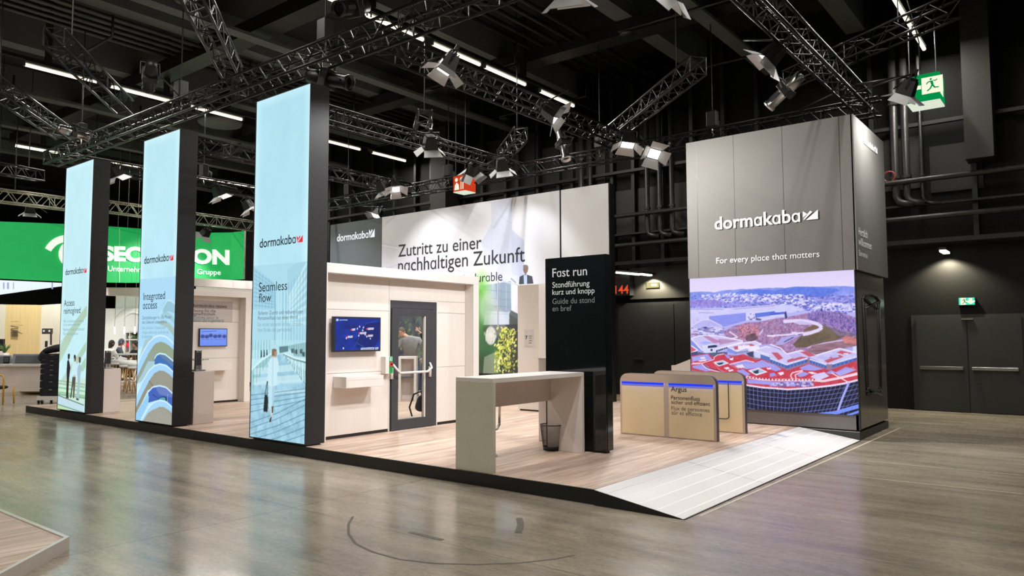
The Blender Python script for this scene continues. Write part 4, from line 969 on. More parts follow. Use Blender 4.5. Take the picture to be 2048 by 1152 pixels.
for P in ([(0, 600), (600, 590), (620, 630), (560, 665), (0, 665)], [(420, 400), (560, 345), (770, 415), (640, 440), (470, 430)], [(390, 500), (480, 455), (560, 480), (500, 520), (420, 530)], [(930, 470), (1090, 385), (1230, 430), (1000, 520)], [(580, 530), (640, 490), (780, 460), (850, 520), (700, 580)], [(800, 470), (880, 435), (960, 470), (860, 490)], [(0, 340), (60, 350), (170, 420), (90, 450), (0, 420)], [(0, 480), (60, 470), (90, 510), (0, 530)]):
    c.poly(q4(P), PV if P[0][0] != 580 else (216, 206, 248), noise=N3, namp=8)
for k in range(9): c.line(q3([(110 + k * 26, 245 + k * 4), (150 + k * 28, 300 - k * 2)]), .8, (196, 194, 250), .8)
for k in range(12): c.line(q3([(640 + k * 52, 350 - k * 2), (780 + k * 46, 420 - k * 3)]), .8, (200, 198, 250), .8)
for k in range(10): c.line(q4([(950 + k * 26, 470 - k * 9), (1020 + k * 24, 515 - k * 9)]), .8, (204, 202, 250), .8)
c.speckle(q4([(0, 600), (600, 595), (600, 655), (0, 660)]), 60, 3, [(206, 204, 252), (120, 90, 150)], .8, 23, 1.6)
def court(P, inner):
    c.poly(P, (238, 228, 250)); c.poly(inner, (168, 190, 216))
court(q3([(400, 320), (550, 290), (635, 335), (490, 378)]), q3([(445, 322), (545, 302), (600, 335), (495, 362)])); c.poly(q3([(455, 335), (550, 320), (545, 345), (500, 360), (480, 355)]), (44, 60, 84))
court(q3([(905, 438), (1060, 398), (1190, 458), (1030, 510)]), q3([(950, 440), (1060, 412), (1150, 455), (1030, 488)])); c.poly(q3([(975, 455), (1060, 425), (1060, 475), (1025, 485), (1000, 478)]), (44, 60, 84))
for P in ([(190, 300), (300, 280), (310, 300), (210, 312)], [(215, 250), (280, 240), (300, 265), (240, 275)], [(560, 400), (620, 385), (650, 410), (600, 425)], [(620, 430), (690, 420), (700, 440), (640, 455)], [(720, 370), (830, 350), (860, 400), (760, 400)], [(1170, 400), (1230, 395), (1240, 420), (1190, 425)], [(640, 270), (700, 250), (690, 290), (650, 290)]): c.poly(q3(P), (238, 222, 246))
for P in ([(110, 470), (190, 455), (200, 490), (150, 510)], [(540, 460), (600, 455), (680, 480), (600, 490)], [(1060, 190), (1130, 190), (1120, 210), (1050, 205)]): c.poly(q4(P), (240, 226, 248))
c.line(q3([(110, 330), (250, 330), (420, 280), (420, 250), (470, 215), (560, 200)]), 1.6, (240, 190, 214)); c.line(q3([(240, 335), (300, 400), (420, 440), (560, 470)]), 1.8, (244, 206, 224)); c.line(q3([(265, 345), (330, 400), (520, 450)]), 1.6, (90, 50, 80))
c.line(q3([(410, 320), (500, 430), (600, 470)]), 1.6, (226, 120, 140)); c.line(q3([(95, 345), (230, 340)]), 1.6, (242, 208, 226)); c.line(q3([(640, 350), (880, 290), (1000, 320)]), 1.6, (244, 200, 220))
c.line(q4([(470, 435), (320, 470), (295, 510), (320, 560), (380, 575)]), 2, (244, 206, 224)); c.line(q4([(380, 575), (360, 500), (470, 450)]), 1.8, (244, 206, 224))
c.line(q3([(880, 530), (1080, 560), (1296, 575)]) + q4([(200, 575), (620, 575), (760, 590), (1000, 545), (1260, 480)]), 4, (244, 208, 224))
for k in range(26): 
    x = k * 48
    if x < 640: c.line(q4([(x, 571), (x + 22, 571)]), 2.0, (150, 40, 70))
for k in range(9): c.line(q3([(900 + k * 46, 536 + k * 3.6), (926 + k * 46, 538 + k * 3.6)]), 2, (150, 40, 70))
c.line(q4([(880, 470), (1130, 610)]), 1.8, (246, 214, 226)); c.line(q4([(1010, 545), (1260, 490)]), 3, (246, 214, 230))
# curved glass facade with its grid
TOPC = [(690 - 170 * 7.2 + 1224 * 0, 0)]
top = q3([(300, 470), (560, 520), (700, 580), (900, 650), (1100, 680), (1224, 690)]) + q4([(60, 693), (250, 710), (560, 690), (880, 655), (1060, 625), (1260, 575)])
c.poly(top + q4([(1290, 700), (1290, 1160), (0, 1160)]) + q3([(300, 1160)]), (30, 31, 52), noise=N1, namp=8)
c.line(top, 3.0, (240, 222, 250))
tp = np.array([c.g(p) for p in top]); bx = np.interp(np.arange(c.w), tp[:, 0], tp[:, 1])
kz = c.h / (c.z1 - c.z0); kx = c.w / (c.a1 - c.a0)
for r in range(1, 9):
    off = r * .072 * kz * (1 + .02 * r); lift = np.interp(np.arange(c.w), [0, c.w * .55, c.w], [.10 * kz * r * .16, 0, .12 * kz * r * .25])
    for xi in range(c.w):
        y = int(bx[xi] + off - lift[xi] * .3); 
        if 0 <= y < c.h - 2: c.I[y:y + 2, xi] = c.I[y:y + 2, xi] * .25 + np.array((150, 160, 246)) * .75
for k in range(-4, 42):
    x0 = k * .0715 * kx; sl = np.interp(x0, [0, c.w * .5, c.w], [.10, -.02, -.55])
    for i in range(int(.62 * kz)):
        xi = int(x0 + sl * i)
        if 0 <= xi < c.w - 2:
            y = int(bx[xi] + i)
            if y < c.h: c.I[y, xi:xi + 2] = c.I[y, xi:xi + 2] * .3 + np.array((140, 152, 240)) * .7
c.line(q4([(1130, 610), (1040, 830), (960, 1060)]), 3.4, (166, 170, 250)); 
for a, b in (((800, 1070), (1290, 930)), ((900, 1070), (1290, 960)), ((1100, 1085), (1290, 1020)), ((700, 1060), (960, 1030))): c.line(q4([a, b]), 3, (120, 146, 252))
c.build('screen', SCREEN, t, lift=.0)
B(-5.835, -5.82, YT, YT + .05, .39, 2.715).build('screen_edge', M['black'], t); B(-2.992, -2.975, YT - .004, YT + .05, .16, 2.715).build('screen_edge', M['black'], t)
ytext('dormakaba', (1429.9, 459.9), (1600.7, 442.6), YT - .022, M['white_letter'], t, bold=.016, name='brand_lettering', lift=.012)
q0, q1_ = ony(1606.5, 441, YT - .022), ony(1636.5, 439, YT - .022)
mark(q0, rt, q1_[0] - q0[0], .155, M['white_letter'], t, lift=.012)
ytext('For every place that matters', (1432.9, 527.1), (1639.2, 513.9), YT - .022, M['white_letter'], t)
XT = -2.93
xtext('dormakaba', (1727.2, 287), (1747.4, 303), XT, M['white_letter'], t, bold=.016, lift=.012, name='brand_lettering')
q0 = onx(1748.2, 304, XT); mark(q0, (0, 1, 0), .2, .12, M['white_letter'], t, lift=.012)
xtext('Herzlich', (1716.7, 470), (1734.7, 476), XT, M['white_letter'], t, bold=.008); xtext('willkommen', (1716.7, 489.5), (1743, 499.5), XT, M['white_letter'], t, bold=.008); xtext('Bienvenue', (1717.6, 511), (1734.7, 517), XT, M['white_letter'], t)
# round wire stand seen through the smoked side panel
xs_ = -2.985
fa = {k: onx(*p, xs_) for k, p in dict(tl=(1725, 595), tr=(1759, 604), bl=(1734, 788), br=(1763, 778)).items()}
mb = MB(); r_ = .012
mb.tube([fa['tl'], fa['bl']], r_, 6).tube([fa['tr'], fa['br']], r_, 6)
ar = [onx(x, y, xs_) for x, y in ((1725, 597), (1730, 591), (1741, 589), (1752, 593), (1760, 604))]; mb.tube(ar, r_ * 1.4, 6)
mb.tube([onx(1731, 605, xs_), onx(1737, 782, xs_)], r_ * .7, 6).tube([onx(1755, 608, xs_), onx(1760, 776, xs_)], r_ * .7, 6)
for a_, b_ in (((1728, 596), (1754, 618)), ((1758, 604), (1732, 617)), ((1734, 790), (1763, 777)), ((1736, 777), (1762, 789)), ((1733, 784), (1738, 776)), ((1764, 783), (1759, 775))): mb.tube([onx(*a_, xs_), onx(*b_, xs_)], r_ * 1.6, 6)
mb.build('wire_stand', M['duct'], t, True)

# ---------------------------------------------------------------- long backdrop wall
YW = 14.87
t = thing('backdrop_wall', 'long white backdrop wall printed with a facade, leaves and large dark lettering', 'display wall', (-14, 15, H))
B(-19.22, -8.83, YW + .01, YW + .24, H, 5.275).build('core', M['black_edge'], t)
B(-19.2, -16.755, YW - .004, YW + .01, .2, 5.27).build('slate_panel', M['slate'], t)
B(-10.195, -8.85, YW - .004, YW + .01, .2, 5.27).build('blank_panel', mat('backdrop_white', (216, 217, 220), .6, var=.015, scale=1), t)
c = Canvas(-16.735, -10.24, .70, 5.27, 420, 300, 'y', YW)
m3 = lambda P: [(660 + x / 6.4, 380 + y / 6.4) for x, y in P]; m4 = lambda P: [(900 + x / 4.8, 360 + y / 4.8) for x, y in P]; m2 = lambda P: [(850 + x / 6.4, 520 + y / 6.4) for x, y in P]
c.vgrad((212, 214, 219), (206, 209, 222)); NB = fbm(c.h, c.w, (5, 8), 3, 31)
c.I += (NB - .5)[..., None] * np.array([10, 9, 4])
c.poly(m3([(655, 690), (900, 740), (1200, 860), (1792, 1050), (1792, 1160), (655, 1160)]), (212, 213, 226), .8)
for P, cc, w in (([(660, 690), (870, 730)], (196, 198, 214), 5), ([(660, 705), (870, 745)], (232, 233, 240), 4), ([(720, 1005), (870, 960)], (190, 194, 214), 4), ([(1210, 840), (1480, 935)], (196, 198, 210), 4), ([(1210, 820), (1500, 920)], (232, 232, 236), 4), ([(1620, 1030), (1792, 1065)], (176, 180, 194), 4), ([(1195, 800), (1195, 1060)], (200, 202, 208), 3)): c.line(m3(P), w, cc, .8)
c.line(m3([(1130, 290), (1130, 700)]), 1.2, (196, 198, 206), .8); c.line(m3([(1180, 260), (1600, 540)]), 1.0, (196, 197, 206), .6); c.line(m3([(975, 300), (975, 1000)]), 1.2, (202, 203, 208), .7)
c.poly(m4([(400, 215), (585, 175), (585, 480), (710, 585), (710, 960), (560, 1000), (380, 900), (300, 600), (400, 420)]), (190, 197, 216), .85); c.poly(m4([(590, 500), (705, 590), (705, 940), (590, 900)]), (182, 190, 212), .9)
c.line(m4([(588, 178), (588, 480)]), 1.4, (150, 158, 180)); c.line(m4([(588, 480), (708, 585), (708, 930)]), 1.4, (170, 176, 196)); c.poly(m4([(590, 170), (650, 160), (590, 330)]), (200, 202, 206), .6)
c.poly(m4([(585, 180), (585, 230), (430, 470), (400, 470)]), (166, 174, 194), .5); c.poly(m4([(700, 170), (740, 140), (640, 420), (620, 430)]), (206, 207, 210), .6)
c.line(m4([(400, 220), (400, 900)]), 1.0, (170, 176, 190), .7); c.line(m4([(400, 290), (585, 420)]), 1.0, (160, 166, 182), .6)
# lower right: steel facade, mast, bokeh, foliage
c.poly(m2([(690, 330), (1100, 270), (1105, 660), (1075, 670), (690, 520)]), (150, 168, 184), .95); c.poly(m2([(900, 300), (1100, 270), (1105, 660), (940, 640)]), (122, 142, 164), .8)
for i in range(5): c.line(m2([(700 + i * 85, 300), (700 + i * 85, 640)]), 1.4, (178, 194, 206), .7)
for y in (370, 470, 560): c.line(m2([(690, y), (1100, y + 45)]), 1.4, (112, 124, 138), .8)
c.poly(m2([(690, 520), (930, 590), (1195, 740), (1195, 770), (1090, 760), (690, 640)]), (126, 142, 152), .9); c.poly(m2([(1100, 640), (1195, 690), (1195, 770), (1080, 690)]), (84, 94, 98))
c.poly(m2([(690, 640), (1075, 670), (1080, 825), (690, 830)]), (176, 192, 210), .95); c.line(m2([(700, 685), (1060, 690)]), 1.5, (140, 158, 180)); c.poly(m2([(1080, 690), (1195, 770), (1195, 830), (1080, 825)]), (70, 78, 76))
c.poly(m2([(690, 830), (1195, 820), (1195, 1500), (690, 1500)]), (52, 56, 58)); 
for i in range(6): c.line(m2([(1110, 330 + i * 60), (1195, 360 + i * 62)]), 1.2, (200, 206, 212), .8)
c.line(m2([(960, 262), (1195, 322)]), 4, (176, 188, 200)); c.line(m2([(1100, 235), (1165, 295)]), 3, (120, 130, 142))
c.poly(m2([(690, 360), (735, 400), (790, 540), (760, 760), (740, 900), (960, 1160), (960, 1500), (690, 1500)]), (64, 104, 62), .92); c.blob((963, 585), .25, .5, (96, 170, 60), .8, .6); c.blob((965, 625), .3, .45, (70, 140, 60), .7, .6); c.blob((975, 700), .4, .4, (48, 96, 58), .7, .6); c.blob((962, 735), .5, .35, (38, 60, 40), .7, .5)
c.blob((975, 615), .30, .42, (196, 202, 200), .5, .3); c.blob((995, 645), .28, .36, (206, 214, 220), .35, .2)
c.line(m2([(935, 262), (935, 900)]), 3.4, (140, 146, 152)); c.line(m2([(929, 262), (929, 900)]), 1.4, (196, 200, 204))
cb = (981.5, 671); c.blob(cb, .185, .24, (198, 202, 196), .95, .08)
for k in range(26):
    a_ = k * 2.4; r0 = .02 + .006 * k; c.blob((cb[0] + 75 * r0 * math.cos(a_), cb[1] + 85 * r0 * math.sin(a_)), .012, .05, (226, 228, 224), .7, .3)
c.poly(m2([(760, 1240), (930, 1160), (960, 1300), (940, 1440), (740, 1480)]), (168, 176, 160), .6)
g_ = np.random.default_rng(8)
def leaf(px, py, s, ang, cc, a_=.95):
    u = np.array([math.cos(ang), math.sin(ang)]); w = np.array([-u[1], u[0]]); p = np.array([px, py])
    c.poly([tuple(p - u * s), tuple(p + w * s * .42), tuple(p + u * s), tuple(p - w * s * .42)], cc, a_)
for k in range(330):
    y = g_.uniform(655, 745); x = np.clip(g_.normal(1013 if y < 690 else 1008, 12), 990, 1040)
    leaf(x, y, g_.uniform(2.2, 4.6), g_.uniform(-2.4, -.6), [(226, 224, 110), (196, 206, 80), (150, 170, 60), (96, 120, 44), (240, 240, 160)][g_.integers(5)])
# blurred leaves and dark trunk area low down, farther along (seen through the glass door)
c.poly([(760, 600), (880, 600), (880, 760), (760, 760)], (62, 66, 70), .0)
# the shady leafy end of the print, low by the slate panel
xa, xb = int(.0 * c.w), int(.36 * c.w); ya, yb = int(.52 * c.h), c.h
dk = fbm(c.h, c.w, (24, 30), 4, 41); fade = np.clip((np.arange(c.h)[:, None] / c.h - .55) / .08, 0, 1) * np.clip((.42 - np.arange(c.w)[None] / c.w) / .08, 0, 1)
base = np.array((66, 70, 76)) + (dk - .5)[..., None] * np.array((70, 90, 70))
c.I = c.I * (1 - fade[..., None]) + base * fade[..., None]
kx, kz = c.w / (c.a1 - c.a0), c.h / (c.z1 - c.z0)
for k in range(150):
    u, v = g_.uniform(.02, .34), g_.uniform(.66, .97); x, y, s = u * c.w, v * c.h, g_.uniform(.02, .06) * kx; cc = [(120, 160, 60), (90, 130, 56), (150, 190, 70), (58, 88, 50)][g_.integers(4)]
    X0, X1, Y0_, Y1_ = int(max(0, x - s)), int(min(c.w, x + s)), int(max(0, y - s * 1.2)), int(min(c.h, y + s * 1.2)); reg = c.I[Y0_:Y1_, X0:X1]
    if reg.size:
        yy, xx = np.mgrid[Y0_:Y1_, X0:X1]; al = np.clip(1 - np.sqrt(((xx - x) / s) ** 2 + ((yy - y) / (1.2 * s)) ** 2), 0, 1)[..., None] * .8; reg[:] = reg * (1 - al) + np.array(cc) * al
c.build('printed_mural', PRINT, t, lift=.006)
ytext('Zutritt zu einer', (797, 514.5), (963.5, 496), YW, M['ink'], t, bold=.004, lift=.012)
zb = ony(1005, 561, YW); p1 = ony(1050.4, 523, YW); p0 = ony(796.7, 541.5, YW); p0[2] = p1[2]
text('nachhaltigen Zukunft', p0, p1, (0, 0, 1), M['ink'], t, bold=.004, lift=.012)
d0, d1 = ony(944.5, 568, YW), ony(1005, 561, YW)
wA, _ = layout('un avenir durable'); wB, _ = layout('durable'); rat = np.ptp(wA[:, 0]) / np.ptp(wB[:, 0])
text('un avenir durable', (d1[0] - (d1[0] - d0[0]) * rat, YW, d1[2]), (d1[0], YW, d1[2]), (0, 0, 1), M['ink'], t, lift=.012)
# half-length figure printed on the wall beside the steel facade, seen above the white stele
def flat(pts, m, nm='printed_figure', lift=.012):
    P = [ony(x, y, YW) - np.array([0, lift, 0]) for x, y in pts]; return MB().add(P, [tuple(range(len(P)))]).build(nm, m, t)
flat(m2([(1275, 70), (1310, 62), (1325, 90), (1318, 140), (1305, 165), (1290, 195), (1270, 160), (1258, 120)]), mat('print_tan', (120, 98, 88), .6))
flat(m2([(1258, 70), (1290, 58), (1322, 75), (1320, 95), (1275, 92), (1262, 130)]), mat('print_grey_hair', (112, 112, 112), .6), lift=.0125)
flat(m2([(1205, 310), (1215, 215), (1268, 188), (1310, 188), (1375, 210), (1390, 300)]), mat('print_navy', (56, 62, 72), .6), lift=.0125)
flat(m2([(1266, 195), (1310, 190), (1310, 310), (1272, 310)]), mat('print_blue_shirt', (160, 180, 226), .6), lift=.013)
ytext('dormakaba', (674.4, 482.6), (737.3, 475.6), YW - .004, M['lit_letter'], t, bold=.02, name='brand_lettering', lift=.012)
q0, q9 = ony(738.8, 475.5, YW), ony(750, 474.5, YW); mark(q0, rt, q9[0] - q0[0], .26, M['lit_letter'], t, lift=.016)

# ---------------------------------------------------------------- door booth: white frame with a wall of boards and a glazed door
XW, XF = -8.95, -8.745
def booth(name, lab, xw, xf, y0, y1, panels, back=-.35):
    t = thing(name, lab, 'booth wall', (xw, (y0 + y1) / 2, H))
    mb = MB().box(xw + back, xf, y0 - .145, y1 + .145, 2.60, 2.745).box(xw + back, xf, y1, y1 + .145, H, 2.60).box(xw + back, xf, y0 - .145, y0, H, 2.60)
    mb.build('portal_frame', M['white'], t, bevel=.004)
    for (a, b, z0, z1) in panels:
        B(xw - .04, xw, a + .0025, b - .0025, z0 + .0025, z1 - .0025).build('wall_panel', M['board'], t)
    return t
zs = lambda y, x=700: float(onx(x, y, XW)[2])
S1, S2 = 2.075, 1.115
DL, DR, DT = 8.135, 9.215, 2.255
t = booth('door_booth', 'white framed booth wall holding a screen, a shelf and a dark glazed door', XW, XF, 6.74, 9.955,
          [(6.74, DL - .02, S1, 2.60), (6.74, DL - .02, S2, S1), (6.74, DL - .02, .19, S2), (DL - .02, 9.955, DT + .02, 2.60), (DR + .02, 9.955, S1, DT + .02), (DR + .02, 9.955, S2 + .02, S1), (DR + .02, 9.955, .19, S2 + .02)])
MB().box(XW - .06, XW - .045, 6.74, DL - .02, H, 2.6).box(XW - .06, XW - .045, DR + .02, 9.955, H, 2.6).box(XW - .06, XW - .045, DL - .02, DR + .02, DT + .02, 2.6).build('back_board', M['black'], t)
B(XW - .03, XW - .01, 6.74, DL - .02, H, .19).build('toe_gap', M['black'], t); B(XW - .03, XW - .01, DR + .02, 9.955, H, .19).build('toe_gap', M['black'], t)
MB().box(XW - .12, XW + .006, DL - .02, DL, H, DT + .02).box(XW - .12, XW + .006, DR, DR + .02, H, DT + .02).box(XW - .12, XW + .006, DL, DR, DT, DT + .02).build('door_lining', M['white'], t)
dr = MB().box(XW - .08, XW + .002, DL, DL + .03, H + .005, DT).box(XW - .08, XW + .002, DR - .09, DR, H + .005, DT).box(XW - .08, XW + .002, DL + .03, DR - .09, DT - .13, DT)
dr.box(XW - .06, XW + .022, DL + .03, 8.31, H + .01, DT - .135).box(XW - .06, XW + .022, 8.925, DR - .095, H + .01, DT - .135).box(XW - .06, XW + .022, 8.31, 8.925, H + .01, .315).box(XW - .06, XW + .022, 8.31, 8.925, 2.005, DT - .135)
door = dr.build('glazed_door', M['door'], t, bevel=.003)
glass = bpy.data.materials.new('clear_glass'); glass.use_nodes = True
_nt = glass.node_tree; _nt.nodes.clear(); _o = _nt.nodes.new('ShaderNodeOutputMaterial'); _m = _nt.nodes.new('ShaderNodeMixShader'); _t = _nt.nodes.new('ShaderNodeBsdfTransparent'); _g = _nt.nodes.new('ShaderNodeBsdfGlossy'); _f = _nt.nodes.new('ShaderNodeFresnel')
_g.inputs['Roughness'].default_value = 0.02; _t.inputs['Color'].default_value = (.93, .95, .94, 1); _f.inputs['IOR'].default_value = 1.16
_nt.links.new(_f.outputs[0], _m.inputs[0]); _nt.links.new(_t.outputs[0], _m.inputs[1]); _nt.links.new(_g.outputs[0], _m.inputs[2]); _nt.links.new(_m.outputs[0], _o.inputs[0])
B(XW - .025, XW - .015, 8.30, 8.935, .31, 2.01).build('pane', glass, door)
MB().box(XW - .03, XW + .024, 8.905, 8.925, .315, 2.005).build('glazing_bead', M['white'], door)
hb = MB().tube([onx(787, 730, XW + .03), onx(789, 733, XW + .10), onx(800, 746, XW + .12), onx(855, 743, XW + .12), onx(863.5, 735, XW + .10), onx(859.5, 726, XW + .03)], .02, 8)
hb.box(XW + .02, XW + .05, 8.105 + .03, 8.175, .98, 1.16).box(XW + .02, XW + .05, 9.0, 9.045, .98, 1.16)
hb.build('push_bar', M['white'], door, True)
# wall screen with the blue map
tv = thing('wall_screen', 'flat screen with a dark blue map and red pins on the door booth wall', 'screen', (XW + .05, 7.49, 1.40))
XS = -8.84
a0, a1 = onx(670, 637, XS), onx(762, 702, XS)
yl, yr, zb_, zt_ = float(onx(669, 637, XS)[1]), float(onx(762, 634, XS)[1]), 1.435, 1.965
B(XW + .04, XS - .003, yl, yr, zb_, zt_).build('case', M['black'], tv, bevel=.004); B(XW, XW + .04, yl + .25, yr - .25, zb_ + .12, zt_ - .12).build('wall_bracket', M['char'], tv)
c = Canvas(yl + .02, yr - .02, zb_ + .025, zt_ - .02, 150, 90, 'x', XS - .003)
c.vgrad((12, 40, 140), (10, 48, 150)); n_ = fbm(c.h, c.w, (6, 8), 3, 51); c.I *= (0.75 + .5 * n_)[..., None]
v1 = lambda P: [(660 + x / 6.4, 620 + y / 6.4) for x, y in P]
c.poly(v1([(330, 380), (400, 250), (460, 180), (640, 150), (640, 360), (560, 470), (330, 480)]), (8, 26, 96), .7); c.line(v1([(300, 480), (350, 400), (400, 260), (460, 170), (620, 140)]), 1, (40, 80, 190), .8); c.line(v1([(340, 420), (400, 450), (430, 470)]), 1, (60, 100, 200), .8)
for x, y, w in ((285, 240, 40), (485, 230, 75), (385, 285, 80), (490, 318, 60), (230, 332, 62)):
    c.poly(v1([(x, y), (x + w, y - 4), (x + w - 4, y + 22), (x - 4, y + 26)]), (222, 226, 246)); c.poly(v1([(x - 22, y + 2), (x, y), (x - 6, y + 22), (x - 20, y + 30)]), (226, 50, 84)); c.line(v1([(x + 4, y + 13), (x + w - 8, y + 9)]), .6, (150, 60, 90), .8)
for x, y in ((350, 240), (378, 214), (427, 225), (418, 262), (368, 328), (515, 365), (210, 360), (172, 488), (450, 315), (470, 340)): c.blob(v1([(x, y)])[0], .012, .016, (226, 230, 250), .9)
c.poly(v1([(395, 482), (568, 476), (562, 506), (392, 510)]), (206, 214, 240)); c.poly(v1([(578, 476), (620, 474), (612, 502), (574, 506)]), (206, 214, 240)); c.line(v1([(402, 497), (560, 492)]), .9, (40, 60, 130), .9); c.line(v1([(585, 490), (608, 488)]), .9, (40, 60, 130), .9)
c.poly(v1([(82, 115), (110, 115), (108, 142), (82, 144)]), (206, 222, 250)); c.line(v1([(122, 130), (226, 130)]), 1.4, (190, 206, 246), .9)
c.build('picture', SCREEN, tv, lift=.001)
# shelf, door release
sh = thing('wall_shelf', 'white box shelf mounted under the blue map screen', 'shelf', (-8.8, 7.38, .9)); B(XW, -8.65, 7.02, 7.745, .905, 1.07).build('shelf_box', M['white'], sh, bevel=.004)
MB().box(-8.6495, -8.648, 7.05, 7.72, 1.02, 1.023).box(-8.6495, -8.648, 7.05, 7.053, .92, 1.06).build('front_line', M['pale'], sh)
rb = thing('door_release', 'white door release box with green face and red ring button', 'emergency switch', (-8.9, 8.02, 1.08))
X9 = -8.84
B(XW, X9, 7.955, 8.10, 1.075, 1.345).build('case', M['white'], rb, bevel=.004)
B(X9, X9 + .004, 8.03, 8.10, 1.08, 1.34).build('green_face', mat('release_green', (20, 130, 60), .4, emit=(20, 130, 60), es=.35), rb)
B(X9 + .004, X9 + .006, 8.038, 8.092, 1.275, 1.33).build('picture_field', glow('release_pale', (190, 240, 214), .95), rb)
MB().lathe([(0, 0), (.036, 0), (.036, .012), (0, .012)], (X9 + .004, 8.065, 1.222), 18, 'x').build('red_ring', glow('release_red', (236, 70, 60), 1.0), rb)
MB().lathe([(0, 0), (.018, 0), (.018, .016), (0, .016)], (X9 + .006, 8.065, 1.222), 14, 'x').build('button', M['black'], rb)
running_man((X9 + .008, 8.045, 1.278), (0, 1, 0), (0, 0, 1), .05, mat('release_figure', (20, 110, 60), .5), rb)
# ---------------------------------------------------------------- second booth, farther along
X2W, X2F = -16.05, -15.79
t = booth('far_booth', 'white framed booth wall with a pale blue screen between two lit columns', X2W, X2F, 8.05, 9.79, [(8.05, 9.79, 2.02, 2.60), (8.05, 9.79, 1.18, 2.02), (8.05, 9.79, .19, 1.18)])
B(X2W - .06, X2W - .045, 8.05, 9.79, H, 2.6).build('back_board', M['black'], t); B(X2W - .03, X2W - .01, 8.05, 9.79, H, .19).build('toe_gap', M['black'], t)
B(X2W, X2W + .006, 8.1, 9.6, 2.03, 2.5).build('text_panel', mat('text_panel_grey', (190, 182, 178), .5, var=.02), t)
e1 = onx(452.8, 616.2, X2W); w1, _ = layout('dormakaba resivo'); w2, _ = layout('ormakaba resivo'); s1 = onx(388.5, 617.8, X2W); rr_ = np.ptp(w1[:, 0]) / np.ptp(w2[:, 0])
text('dormakaba resivo', (X2W + .006, e1[1] - (e1[1] - s1[1]) * rr_, e1[2]), (X2W + .006, e1[1], e1[2]), up, M['ink'], t)
for s_, (x, y), m_ in (('Zutrittsl\u00f6sung f\u00fcr die', (430.8, 624.9), 'ink_soft'), ('Wohnungswirtschaft', (430, 631.4), 'ink_soft'), ("Solution d'acc\u00e8s pour le", (437, 638.2), 'ink_pale'), ('secteur gestion du logement', (447.5, 643.8), 'ink_pale')):
    e1 = onx(x, y, X2W); w_, _ = layout(s_); k_ = .105; text(s_, (X2W + .006, e1[1] - np.ptp(w_[:, 0]) * k_, e1[2]), (X2W + .006, e1[1], e1[2]), up, M[m_], t)
tv = thing('wall_screen', 'pale blue flat screen on the farther white booth wall', 'screen', (X2W + .05, 9.1, 1.45))
XS = X2W + .06; u0, u1 = float(onx(399.5, 658, XS)[1]), float(onx(455, 657, XS)[1]); B(X2W + .01, XS - .002, u0, u1, 1.455, 1.865).build('case', M['black'], tv)
c = Canvas(u0 + .015, u1 - .015, 1.47, 1.85, 80, 50, 'x', XS - .002); c.vgrad((128, 160, 246), (110, 142, 240))
w3 = lambda P: [(380 + x / 3.6, 540 + y / 3.6) for x, y in P]
for x, y, a_, b_ in ((92, 478, 12, 14), (122, 480, 14, 5), (150, 472, 16, 18), (182, 478, 10, 16), (212, 476, 10, 16), (246, 478, 13, 14)): c.blob(w3([(x, y)])[0], .05, .04, (50, 60, 120), .8, .3)
c.line(w3([(85, 445), (190, 440)]), 1.6, (70, 90, 180), .8)
for x in (85, 115, 145, 178, 208, 240): c.line(w3([(x, 500), (x + 22, 499)]), 1.0, (70, 90, 190), .8)
c.build('picture', SCREEN, tv, lift=.001)
sh = thing('wall_shelf', 'white box shelf below the pale blue screen of the farther booth', 'shelf', (X2W + .15, 9.2, .9)); B(X2W, X2W + .3, float(onx(404, 735, X2W + .3)[1]), float(onx(464, 735, X2W + .3)[1]), .905, 1.07).build('shelf_box', M['white'], sh, bevel=.004)
# ---------------------------------------------------------------- pedestals with lock fittings
def pedestal(x, y0, y1, zt, lab, flab):
    t = thing('pedestal', lab, 'pedestal', (x - .2, (y0 + y1) / 2, H), 'white pedestals behind the columns'); B(x - .42, x, y0 - .1, y1, H, zt).build('body', M['pale'], t, bevel=.004); B(x - .4, x - .02, y0 - .08, y1 - .02, H - .001, H + .02).build('plinth', M['char'], t)
    yc = (y0 * .45 + y1 * .55) - .08; xc = x - .2
    f = thing('lock_fitting', flab, 'door lock', (xc, yc, zt))
    B(xc - .1, xc + .1, yc - .09, yc + .09, zt, zt + .03).build('foot', M['steel'], f, bevel=.004)
    MB().box(xc - .03, xc + .03, yc - .055, yc - .005, zt + .03, zt + .37).box(xc - .03, xc + .03, yc + .005, yc + .055, zt + .03, zt + .37).build('lock_case', M['steel'], f, bevel=.006)
    B(xc + .03, xc + .034, yc - .045, yc + .045, zt + .1, zt + .33).build('face_plate', M['black'], f)
    MB().tube([(xc + .02, yc - .055, zt + .2), (xc + .02, yc - .15, zt + .2)], .011, 8).tube([(xc + .02, yc + .055, zt + .2), (xc + .02, yc + .19, zt + .2)], .011, 8).build('lever_handle', M['chrome'], f, True)
za = float(onx(243, 737, -15.8)[2]); zb2 = float(onx(424, 742, -12.37)[2])
pedestal(-15.80, 6.75, 6.98, za, 'white pedestal just behind the column with three people', 'steel lock fitting on the pedestal by the three-people column')
pedestal(-12.37, 6.80, 7.08, zb2, 'white pedestal just behind the wavy-balcony column', 'steel lock fitting on the pedestal by the wavy-balcony column')
